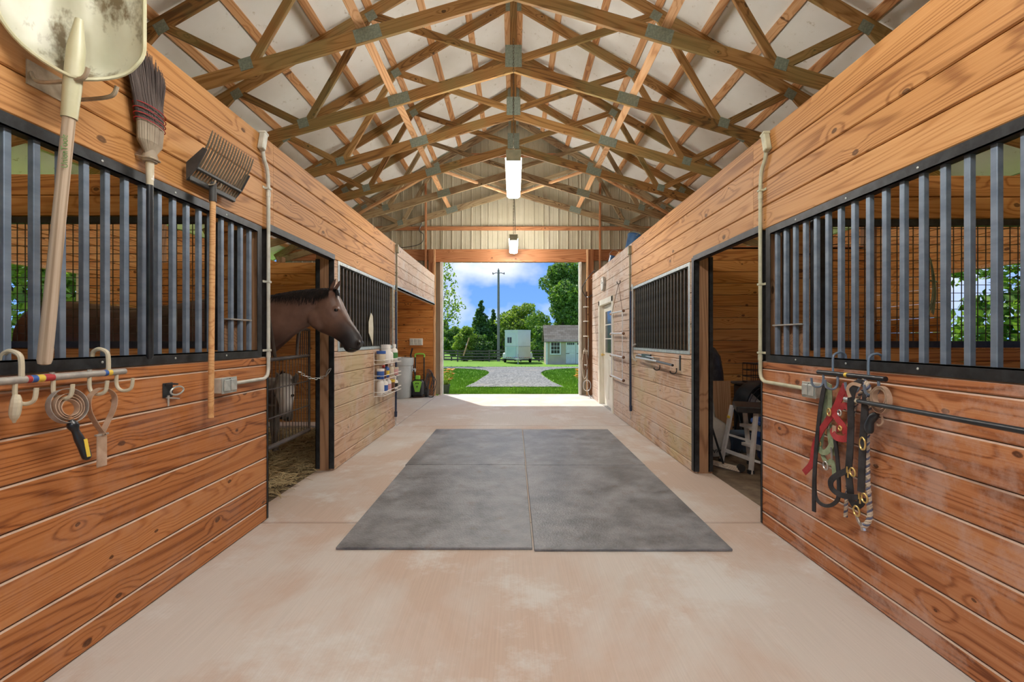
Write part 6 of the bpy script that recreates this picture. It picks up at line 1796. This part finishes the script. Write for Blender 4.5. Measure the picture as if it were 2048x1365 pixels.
for x, y in ((1694, 940), (1696, 950), (1718, 993), (1720, 1002)):
    MB().tube([RP(x, y - 6, .083), RP(x, y + 6, .083)], .004, 6).build('fitting', M['brass'], t)
# twisted cotton lead rope
t = empty('lead_rope', RP(1735, 1060, .04), 'twisted tan and blue cotton lead rope with steel snap, lowest on right wall', 'lead rope')
def twisted(parent, pts, r, pitch=.035):
    P_ = smooth_path([RP(*p) for p in pts], 14)
    for ph in range(3):
        out = []; s_ = 0.0
        for i, p in enumerate(P_):
            if i: s_ += (P_[i] - P_[i-1]).length
            a = 2*math.pi*(s_/pitch + ph/3)
            tn = (P_[min(i+1, len(P_)-1)] - P_[max(i-1, 0)]).normalized()
            u = tn.orthogonal().normalized() if i == 0 else (u_ - tn*u_.dot(tn)).normalized()
            u_ = u
            out.append(p + (u*math.cos(a) + tn.cross(u)*math.sin(a))*r*.55)
        MB().tube(out, r*.58, 6).build('strand', M['cotton_blue' if ph == 1 else 'cotton'], parent, smooth=True)
twisted(t, [(1727, 762, .07), (1736, 775, .075), (1739, 810, .06), (1735, 850, .055), (1734, 900, .055), (1735, 950, .055), (1738, 1000, .055), (1740, 1030, .06), (1736, 1045, .07), (1727, 1055, .08)], .0115)
twisted(t, [(1738, 772, .05), (1715, 800, .045), (1699, 880, .045), (1697, 950, .045), (1693, 1000, .045), (1691, 1034, .045)], .009)
MB().tube(smooth_path([RP(1713, 1032, .085), RP(1717, 1043, .085), RP(1723, 1054, .085)], 4), [.005, .006, .007, .007, .007, .006, .006, .005, .005], 8).build('snap', M['steel'], t, smooth=True)
MB().tube([RP(1725, 1046, .08), RP(1728, 1062, .08)], .012, 8).build('snap_eye', M['steel'], t, smooth=True)
# shedding tool with leather body and black grip
cc = RP(1762, 800, .07)
t = empty('shedding_comb', cc - Vector((0, 0, .15)), 'tan ribbed grooming loop with black pistol grip on the last right hook', 'grooming tool')
for k, r_ in enumerate((.062, .050, .038)):
    pts = [cc + Vector((-.012*math.cos(a), r_*.55*math.cos(a), r_*math.sin(a) + .006*k)) for a in [2*math.pi*j/24 for j in range(24)]]
    MB().tube(pts, 1.0, closed=True, flat=(.012, .0012), up=lambda i: Vector((0, math.cos(2*math.pi*i/24), math.sin(2*math.pi*i/24)))).build('band', M['leather_tan'], t, smooth=60)
MB().tube(smooth_path([RP(1755, 828, .07), RP(1744, 838, .075), RP(1738, 852, .08), RP(1740, 868, .08)], 4), [.010, .014, .018, .019, .018, .017, .017, .018, .019, .019, .018, .015, .008], 12).build('grip', M['black_plastic'], t, smooth=True)
MB().tube(smooth_path([RP(1762, 830, .06), RP(1766, 845, .06), RP(1758, 852, .06), RP(1752, 846, .06)], 4), .005, 6).build('tang', M['leather_tan'], t)
# black swing-out bar
a_, b_ = Vector((1.70, 2.28, 1.005)), Vector((1.47, 1.08, 1.045))
t = empty('blanket_bar', a_, 'long black bar with taped end swung out from the right wall', 'blanket bar')
MB().tube([a_.lerp(b_, .08), b_], .0105, 12).build('bar', M['black_plastic'], t, smooth=True)
MB().tube([a_.lerp(b_, .025), a_.lerp(b_, .085)], .0115, 12).build('tape', M['hook_cream'], t, smooth=True)
MB().tube([a_.lerp(b_, -.01), a_.lerp(b_, .027)], .012, 12).build('ferrule', M['steel'], t, smooth=True)
MB().tube(smooth_path([b_, b_ + Vector((.05, -.10, 0)), Vector((XR - .01, .90, 1.045))], 4), .0105, 10).build('elbow', M['black_plastic'], t, smooth=True)
MB().box((XR - .006, .85, 1.0), (XR, .95, 1.09)).build('wall_plate', M['steel_black'], t)

# ---- folding saddle rack under the right far grille
t = empty('saddle_rack', (XR - .06, 5.4, 1.0), 'folding chrome and black saddle rack below the right far grille', 'saddle rack')
MB().tube([(XR - .06, 6.2, 1.06), (XR - .075, 5.2, 1.05)], .013, 10).build('chrome_bar', M['steel'], t, smooth=True)
MB().tube([(XR - .075, 5.25, 1.05), (XR - .08, 4.72, 1.035)], .014, 10).build('rubber_bar', M['black_plastic'], t, smooth=True)
MB().tube([(XR - .03, 6.2, 1.10), (XR - .05, 5.45, 1.085)], .010, 8).build('upper_bar', M['steel'], t, smooth=True)
MB().box((XR - .05, 5.60, 1.06), (XR - .03, 5.98, 1.12), bev=.004).build('bracket', M['black_plastic'], t)
MB().box((XR - .006, 4.70, .98), (XR, 4.735, 1.14)).build('wall_plate', M['steel_black'], t)
for y in (5.35, 4.80):
    mb = MB(); J(mb, XR - .01, 1, y, 1.0, .06, .07, .03, .006); mb.build('hook', M['steel_black'], t, smooth=True)
MB().tube(smooth_path([(XR - .012, 6.35, 1.0), (XR - .05, 6.40, 1.05), (XR - .05, 6.42, 1.2), (XR - .012, 6.38, 1.24)], 4), .012, 8).build('pull_handle', M['pipe_grey'], t, smooth=True)
for y in (6.18, 5.4): MB().box((XR - .07, y - .01, 1.04), (XR, y + .01, 1.09)).build('arm', M['steel'], t)

# ---- blanket rack: rods hung by cords
t = empty('blanket_rack', (XR - .06, 7.35, .66), 'white four-rod blanket rack hanging by cords beside the white door', 'blanket rack')
M['rod_white'] = noisy('rod_white', (.55, .56, .60), (.68, .69, .72), 12, .45, .2)
for z in (1.75, 1.40, 1.03, .67):
    MB().tube([(XR - .06, 6.92, z), (XR - .06, 7.80, z + .012)], .013, 10).build('rod', M['rod_white'], t, smooth=True)
    for y in (6.91, 7.81): MB().sphere((XR - .06, y, z), .024, 10, 6).build('end_knob', M['leather_tan'] if y > 7 else M['brown'], t, smooth=True)
for y in (6.98, 7.74):
    MB().tube([(XR - .06, y, 1.75), (XR - .06, y, .67)], .0065, 6).build('cord', M['rod_white'], t)
    MB().tube([(XR - .06, y, 1.75), (XR - .03, 7.36, 2.22)], .004, 6).build('hanging_cord', M['brown'], t)
mb = MB(); J(mb, XR - .006, 1, 7.36, 2.28, .06, .05, .04, .006); mb.build('hook', M['steel_black'], t)

# ---- wall clock
P = RW(1209, 568, 0)
t = empty('wall_clock', (XR, P.y, P.z), 'round white-faced clock high on the right wall above the door', 'clock')
Mx = Matrix.Translation((XR, P.y, P.z)) @ Matrix.Rotation(R(-90), 4, 'Y')
MB().lathe([(.135, 0), (.14, .03), (.14, .05), (.125, .055), (.12, .05)], 28, Mx).build('case', M['pipe_grey'], t, smooth=True)
MB().lathe([(.122, .048), (.122, .051)], 28, Mx).build('face', M['white'], t)
MB().bar((XR - .053, P.y, P.z), (XR - .053, P.y + .03, P.z + .07), .004, .01).bar((XR - .053, P.y, P.z), (XR - .053, P.y - .09, P.z + .02), .004, .008).build('hands', M['steel_black'], t)

# ---- white entry door
door_1 = empty('door_1', (XR, 8.5, 0), kind='structure')
M['door_white'] = noisy('door_white', (.70, .66, .54), (.80, .77, .67), 2, .45)
for a, b in (((XR - .02, 7.85, 0), (XR + .05, 7.97, 2.085)), ((XR - .02, 9.07, 0), (XR + .05, 9.18, 2.085)), ((XR - .02, 7.85, 1.985), (XR + .05, 9.18, 2.088))):
    MB().box(a, b, bev=.004).build('casing', M['door_white'], door_1)
for a, b in (((XR + .02, 7.97, 0), (XR + .13, 7.99, 1.985)), ((XR + .02, 9.05, 0), (XR + .13, 9.07, 1.985))):
    MB().box(a, b).build('jamb', M['door_white'], door_1)
lf = MB().box((XR + .07, 7.99, .01), (XR + .11, 9.05, 1.98)).build('leaf', M['door_white'], door_1)
MB().box((XR + .062, 8.18, 1.05), (XR + .075, 8.86, 1.85)).build('pane', M['glass_dark'], lf)
for a, b in (((8.14, .15), (8.48, .92)), ((8.56, .15), (8.90, .92))):
    MB().box((XR + .062, a[0], a[1]), (XR + .072, b[0], b[1]), bev=.004).build('panel', M['door_white'], lf)
for z in (1.31, 1.58): MB().box((XR + .056, 8.18, z), (XR + .07, 8.86, z + .02)).build('muntin', M['door_white'], lf)
MB().sphere((XR + .02, 8.96, 1.0), (.03, .028, .028), 12, 8).tube([(XR + .02, 8.96, 1.0), (XR + .07, 8.96, 1.0)], .012, 8).build('knob', M['brass'], lf, smooth=True)
MB().box((XR + .015, 7.97, 0), (XR + .13, 9.07, .012)).build('threshold', M['pipe_grey'], door_1)

# ---- tie rack with leads near the big doorway
t = empty('tack_pole', (1.66, 10.22, .4), 'dark upright tack pole with white brackets beside the big doorway', 'tack pole')
MB().tube([(1.665, 10.24, .42), (1.665, 10.24, 2.40)], .028, 10).build('pole', M['brown'], t, smooth=True)
for z in (2.05, 1.72, 1.38, 1.04, .72):
    MB().box((1.60, 10.19, z - .012), (1.72, 10.25, z + .012), bev=.004).build('bracket', M['white'], t)
    mb = MB(); J(mb, 1.71, 1, 10.19, z + .01, .04, .03, .03, .006, -.05); mb.build('hook', M['brass'], t)
def hang(name, label, pts, r, mat, cat='lead rope', grp='leads on the tack pole'):
    o = MB().tube(smooth_path(pts, 5), r, 6).build(name, M[mat], None, smooth=True); return tag(o, label, cat, grp)
hang('lead_rope', 'pale looped lead rope low on the tack pole', [(1.62, 10.14, 1.1), (1.57, 10.13, .9), (1.56, 10.12, .6), (1.60, 10.12, .42), (1.66, 10.12, .5), (1.67, 10.13, .8), (1.64, 10.14, 1.08)], .012, 'cotton')
hang('lead_rope', 'grey lead rope hanging to the floor from the tack pole', [(1.70, 10.14, 1.35), (1.69, 10.11, 1.0), (1.67, 10.10, .5), (1.68, 10.06, .12), (1.72, 9.98, .02), (1.70, 9.85, .014)], .010, 'pipe_grey')
hang('halter', 'brown leather halter bunched on the tack pole', [(1.60, 10.12, .98), (1.58, 10.08, .7), (1.63, 10.07, .62), (1.68, 10.08, .75), (1.66, 10.1, .98)], .014, 'brown', 'halter')
pts = [Vector((1.655 + .085*math.cos(a), 10.05, .27 + .12*math.sin(a))) for a in [2*math.pi*j/20 for j in range(20)]]
o = MB().tube(pts, .012, 8, closed=True).tube([Vector((1.655, 10.05, .39)), Vector((1.66, 10.1, .72))], .008, 6).build('hoop_strap', M['steel'], None, smooth=True)
tag(o, 'shiny round strap hoop hanging at the foot of the tack pole', 'strap')
hang('power_cord', 'black cable looping from the right wall top towards the doorway', [(1.82, 9.95, 2.86), (1.70, 10.1, 2.72), (1.57, 10.2, 2.50), (1.60, 10.2, 2.36), (1.68, 10.12, 2.26), (1.80, 9.9, 2.33)], .010, 'black_plastic', 'cord', None)
hang('power_cord', 'thin black cable looping down the gable wall at left', [(-2.14, 10.43, 4.0), (-2.2, 10.43, 3.85), (-2.1, 10.43, 3.75), (-2.16, 10.43, 3.55), (-2.5, 10.43, 3.46), (-2.9, 10.43, 3.45)], .008, 'black_plastic', 'cord', None)

# ---- loft deck and buckets on the tack-room
dk = MB().box((1.80, 6.75, 2.70), (5.38, 10.40, 2.72)).build('ceiling_loft', M['wood_beam']); tag(dk, kind='structure')
M['bucket_blue'] = noisy('bucket_blue', (.02, .075, .19), (.04, .13, .28), 6, .35, c3=(.55, .40, .18), scale3=14, f3=.60)
def bucket(c, ax, r, h, label):
    t_ = empty('feed_bucket', c, label, 'bucket', 'blue buckets on top of the right wall')
    q_ = Vector((0, 0, 1)).rotation_difference(Vector(ax).normalized()).to_matrix().to_4x4()
    Mx = Matrix.Translation(c) @ q_
    MB().lathe([(r*.8, 0), (r, h*.93), (r*1.06, h*.94), (r*1.06, h), (r*.98, h), (r*.78, .01), (0.001, .01)], 20, Mx, cap=False).build('pail', M['bucket_blue'], t_, smooth=True)
    MB().tube([Mx @ Vector((r*1.06*math.cos(a), r*.5*math.sin(a) + r*.3, h*.95 + .12*math.sin(a))) for a in [math.pi*j/12 for j in range(13)]], .004, 6).build('bail', M['galv'], t_)
bucket((1.90, 7.25, 2.735), (.35, .1, 1), .125, .27, 'printed blue feed bucket tilted on top of the right wall')
bucket((1.88, 8.55, 2.735), (.3, -.3, 1), .10, .17, 'small bright blue bucket on the wall top nearest the doorway')
o = MB().tube([(1.84, 8.9, 2.74), (1.98, 8.3, 2.93)], .02, 8).build('wood_stick', M['wood_brace']); tag(o, 'pale stick leaning against the small bucket on the wall top', 'stick')

# ---- baling twine on the right mesh
t = empty('baling_twine', AT(1861, 630, 3.12), 'bunch of green baling twine hanging on the right wire mesh', 'twine')
rr = random.Random(9)
mb = MB()
c0 = AT(1860, 516, 3.14)
for k in range(16):
    dx = rr.uniform(-.012, .012)
    mb.tube(smooth_path([c0 + Vector((dx*.3, 0, 0)), c0 + Vector((.01 + dx, -.01 - .01*rr.random(), -.12)), c0 + Vector((.018 + dx*1.4, -.012, -.25)), c0 + Vector((.0 + dx*1.8, -.01, -.36 - .05*rr.random()))], 4), .0022, 4)
mb.build('strands', M['strap_green'], t, fix=False)
MB().tube([c0 + Vector((-.02, -.01, -.16)), c0 + Vector((.04, -.012, -.17))], .006, 6).build('knot', M['strap_green'], t)

# ================================================================== RIGHT STORAGE STALL
M['alu'] = noisy('alu', (.66, .67, .67), (.80, .81, .81), 10, .4, .2)
t = empty('step_ladder', (2.44, 4.6, -.025), 'small aluminium stepladder with black top standing in the right doorway', 'stepladder')
v = Vector((.09, -.43, 0)); u = Vector((.26, -.10, 0))
F1, F2 = Vector((2.26, 4.86, -.025)), Vector((2.35, 4.43, -.025)); F3, F4 = F1 + u, F2 + u
tc_ = Vector((2.435, 4.595, .60))
T1, T2, T3, T4 = tc_ - v*.40 - u*.22, tc_ + v*.40 - u*.22, tc_ - v*.40 + u*.20, tc_ + v*.40 + u*.20
for a, b, nm in ((F1, T1, 'front_leg'), (F2, T2, 'front_leg'), (F3, T3, 'rear_leg'), (F4, T4, 'rear_leg')):
    lg = MB().bar(a, b, .022, .048, up=v).build(nm, M['alu'], t)
    MB().box((a.x - .028, a.y - .022, a.z), (a.x + .028, a.y + .022, a.z + .04), bev=.004).build('foot', M['black_plastic'], lg)
MB().box((-.15, -.22, -.03), (.15, .22, .03), Matrix.Translation(tc_ + Vector((0, 0, .01))) @ Matrix.Rotation(math.atan2(u.y, u.x), 4, 'Z'), bev=.008).build('top_cap', M['black_plastic'], t)
for f, nm in ((.36, 'step'), (.68, 'step')):
    a, b = F3.lerp(T3, f), F4.lerp(T4, f)
    MB().bar(a - u*.10, b - u*.10, .09, .03).build(nm, M['alu'], t)
MB().bar(F1.lerp(T1, .22), F2.lerp(T2, .22), .015, .035).build('brace', M['alu'], t)
MB().bar(F1.lerp(T1, .5), F2.lerp(T2, .5), .012, .02).build('brace', M['alu'], t)
for a, b, c_, d in ((F1, T1, F3, T3), (F2, T2, F4, T4)): MB().bar(a.lerp(b, .22), c_.lerp(d, .12), .012, .022).build('spreader', M['alu'], t)
MB().tube([F1.lerp(T1, .78) - v*.01, F1.lerp(T1, .82) - v*.01], .026, 8).build('sticker', M['yellow'], t)
# drum fan
fc = AT(1523, 812, 5.68)
t = empty('drum_fan', (fc.x, fc.y, -.025), 'large black drum fan standing behind the stepladder', 'fan')
Mf = Matrix.Translation(fc) @ Matrix.Rotation(R(90), 4, 'X') @ Matrix.Rotation(R(8), 4, 'Y')
MB().lathe([(.29, -.13), (.31, -.13), (.325, 0), (.31, .13), (.29, .13), (.285, 0)], 32, Mf, cap=False).add([], []).build('drum', M['black_plastic'], t, smooth=True)
for r_ in (.06, .13, .20, .27): MB().tube([Mf @ Vector((r_*math.cos(a), r_*math.sin(a), .135)) for a in [2*math.pi*j/28 for j in range(28)]], .004, 5, closed=True).build('guard_ring', M['steel_black'], t)
for k in range(8): MB().tube([Mf @ Vector((.04*math.cos(k*math.pi/4), .04*math.sin(k*math.pi/4), .138)), Mf @ Vector((.30*math.cos(k*math.pi/4), .30*math.sin(k*math.pi/4), .13))], .004, 5).build('guard_spoke', M['steel_black'], t)
for k in range(3):
    Mb = Mf @ Matrix.Rotation(k*2*math.pi/3 + .55, 4, 'Z') @ Matrix.Rotation(R(24), 4, 'X')
    MB().add([Mb @ Vector(p) for p in ((.04, -.05, 0), (.26, -.11, .01), (.27, .09, .01), (.04, .05, 0), (.04, -.05, .004), (.26, -.11, .014), (.27, .09, .014), (.04, .05, .004))], [(3, 2, 1, 0), (4, 5, 6, 7), (0, 1, 5, 4), (1, 2, 6, 5), (2, 3, 7, 6), (3, 0, 4, 7)]).build('blade', M['pipe_grey'], t)
MB().lathe([(.055, -.06), (.06, .05), (.03, .07)], 16, Mf).build('hub', M['pipe_grey'], t, smooth=True)
for s in (-1, 1): MB().tube([(fc.x + s*.30, fc.y, fc.z - .05), (fc.x + s*.28, fc.y - .12, -.01), (fc.x + s*.28, fc.y + .14, -.01), (fc.x + s*.30, fc.y, fc.z - .05)], .013, 8).build('stand', M['steel_black'], t)
# tote and crate behind
t = empty('storage_tote', (3.42, 6.3, -.025), 'tall dark storage tote standing against the board wall', 'tote')
MB().box((3.22, 6.05, -.025), (3.82, 6.55, .66), bev=.02).build('tub', M['black_plastic'], t)
MB().box((3.19, 6.02, .66), (3.85, 6.58, .70), bev=.012).build('lid', M['hose_grey'], t)
t = empty('wire_crate', (3.42, 6.3, .70), 'small black wire crate on top of the dark storage tote', 'crate')
cx0, cx1, cy0, cy1, cz0, cz1 = 3.26, 3.74, 6.08, 6.36, .703, .97
MB().box((cx0, cy0, cz0), (cx1, cy1, cz0 + .02)).build('tray', M['black_plastic'], t)
for k in range(9):
    x = cx0 + (cx1 - cx0)*k/8
    for y in (cy0, cy1): MB().tube([(x, y, cz0), (x, y, cz1)], .004, 5).build('wire', M['steel_black'], t)
for k in range(4):
    z = cz0 + (cz1 - cz0)*k/3
    MB().tube([(cx0, cy0, z), (cx1, cy0, z), (cx1, cy1, z), (cx0, cy1, z)], .006, 5, closed=True).build('wire', M['steel_black'], t)
MB().box((cx0, cy0, cz1), (cx1, cy1, cz1 + .012)).build('lid', M['black_plastic'], t)
# plywood sheet leaning
M['plywood'] = wood('plywood', (.22, .10, .045), (.40, .22, .11), (.56, .38, .24), knots=.3, grain=1.6)
pl = MB().box((-.40, -.009, -.24), (.40, .009, .24)).build('plywood_sheet', M['plywood'], None, origin=(0, 0, 0))
pl.matrix_basis = Matrix.Translation((2.50, 5.62, .385)) @ Matrix.Rotation(R(-6), 4, 'X') @ Matrix.Rotation(R(90), 4, 'Y'); WORLD[pl] = pl.matrix_basis.copy()
tag(pl, 'swirl-grained plywood sheet leaning upright inside the right stall', 'plywood')
# dark covered saddle behind the plywood
c0 = Vector((2.70, 6.15, 0))
mb = MB()
rings_loft(mb, [((c0.x, c0.y, -.02), Vector((0, .13, 0)), Vector((.20, 0, 0)), 0), ((c0.x, c0.y, .5), Vector((0, .13, 0)), Vector((.20, 0, 0)), 0), ((c0.x + .0, c0.y, .85), Vector((0, .12, 0)), Vector((.18, 0, 0)), 0), ((c0.x + .01, c0.y, 1.08), Vector((0, .10, 0)), Vector((.13, 0, 0)), 0), ((c0.x - .02, c0.y, 1.19), Vector((0, .07, 0)), Vector((.09, 0, 0)), 0), ((c0.x - .03, c0.y, 1.21), Vector((0, .03, 0)), Vector((.05, 0, 0)), 0)], 16)
o = mb.build('canvas_bag', M['leather_black'], None, smooth=True); tag(o, 'tall black padded bag standing behind the plywood sheet', 'bag')
# bag of shavings
def bag_mat():
    m, ns, ls, b = new_mat('clear_plastic', .25, 0, (.62, .62, .58)); b.inputs['Coat Weight'].default_value = .5
    n = nd(ns, 'ShaderNodeTexNoise', Scale=18.0, Detail=5.0); tc = nd(ns, 'ShaderNodeTexCoord'); ls.new(tc.outputs['Object'], n.inputs['Vector'])
    bp = nd(ns, 'ShaderNodeBump', Strength=.9, Distance=.02); ls.new(n.outputs['Fac'], bp.inputs['Height']); ls.new(bp.outputs[0], b.inputs['Normal'])
    return m
M['clear_plastic'] = bag_mat()
t = empty('shavings_bag', (2.30, 5.2, -.02), 'crumpled clear plastic bag of wood shavings with black print', 'bag')
rr = random.Random(2)
mb = MB()
rings_loft(mb, [((2.30, 5.2, -.02), Vector((0, .15, 0)), Vector((.20, 0, 0)), 0), ((2.30, 5.2, .10), Vector((0, .17, 0)), Vector((.215, 0, 0)), 0), ((2.29, 5.2, .24), Vector((0, .16, 0)), Vector((.20, 0, 0)), 0), ((2.28, 5.21, .34), Vector((0, .12, 0)), Vector((.16, 0, 0)), 0), ((2.26, 5.22, .40), Vector((0, .06, 0)), Vector((.08, 0, 0)), 0), ((2.25, 5.22, .62), Vector((0, .03, 0)), Vector((.07, 0, 0)), 0), ((2.24, 5.24, .80), Vector((0, .012, 0)), Vector((.05, 0, 0)), 0)], 22)
for p in mb.v: p += Vector((rr.uniform(-.014, .014), rr.uniform(-.014, .014), rr.uniform(-.008, .008)))
mb.build('sack', M['clear_plastic'], t, smooth=50)
Mt = Matrix.Translation((2.32, 5.018, .055)) @ Matrix.Rotation(R(90), 4, 'X') @ Matrix.Rotation(R(180), 4, 'Z')
text_obj('WOOD SHAVINGS', Mt, .062, M['steel_black'], 'lettering', t, .002)
# push broom lying at the doorway
a, b = AT(1424, 926, 4.74), AT(1482, 941, 4.47)
a.z, b.z = .005, .005
t = empty('push_broom', (a + b)/2, 'worn wooden push broom head with dark handle leaning on the post', 'broom')
MB().bar(a, b, .06, .035).build('head', M['handle_worn'], t)
MB().bar(a - Vector((0, 0, .02)), b - Vector((0, 0, .02)), .05, .02).build('bristles', M['bristle'], t)
MB().tube([a.lerp(b, .42), AT(1424, 856, 4.60)], .011, 8).build('handle', M['steel_black'], t, smooth=True)
MB().lathe([(.036, -.02), (.036, .02)], 16, Matrix.Translation(b + Vector((0, 0, .018))) @ Matrix.Rotation(R(90), 4, 'X')).build('wheel', M['tyre'], t)
# blue tub and small tote
t = empty('muck_tub', (2.92, 4.91, -.025), 'deep blue plastic muck tub behind the stepladder', 'tub')
MB().lathe([(.19, -.025), (.21, 0), (.26, .38), (.28, .385), (.28, .41), (.25, .41), (.20, .02), (.001, .02)], 26, Matrix.Translation((2.92, 4.91, 0)), cap=False).build('tub', M['blue'], t, smooth=True)
for s in (-1, 1): MB().tube(smooth_path([(2.92 + s*.26, 4.85, .37), (2.92 + s*.31, 4.87, .32), (2.92 + s*.31, 4.95, .32), (2.92 + s*.26, 4.97, .37)], 4), .010, 8).build('rope_handle', M['cotton'], t)
M['tote_blue'] = new_mat('tote_blue', .5, 0, (.05, .075, .11))[0]
t = empty('tool_tote', (2.66, 5.05, -.025), 'low slate blue storage box on the floor behind the stepladder', 'tote')
MB().box((2.55, 5.23, -.025), (2.81, 5.47, .17), bev=.015).build('tub', M['tote_blue'], t)
MB().box((2.535, 5.215, .17), (2.825, 5.485, .20), bev=.008).build('lid', M['tote_blue'], t)
# black tube frame on top of the divider
t = empty('tube_frame', (3.15, 6.72, 2.67), 'black bent tube frame standing on the divider wall over the storage stall', 'tube frame')
for x in (2.98, 3.28): MB().tube(smooth_path([(x, 6.72, 2.66), (x, 6.72, 2.84), (x + .02, 6.72, 2.92), (x + .12, 6.72, 2.945)], 4), .012, 8).build('leg', M['steel_black'], t, smooth=True)
MB().tube(smooth_path([(2.95, 6.72, 2.945), (3.12, 6.72, 2.95), (3.4, 6.72, 2.94)], 4), .012, 8).build('top_tube', M['steel_black'], t, smooth=True)
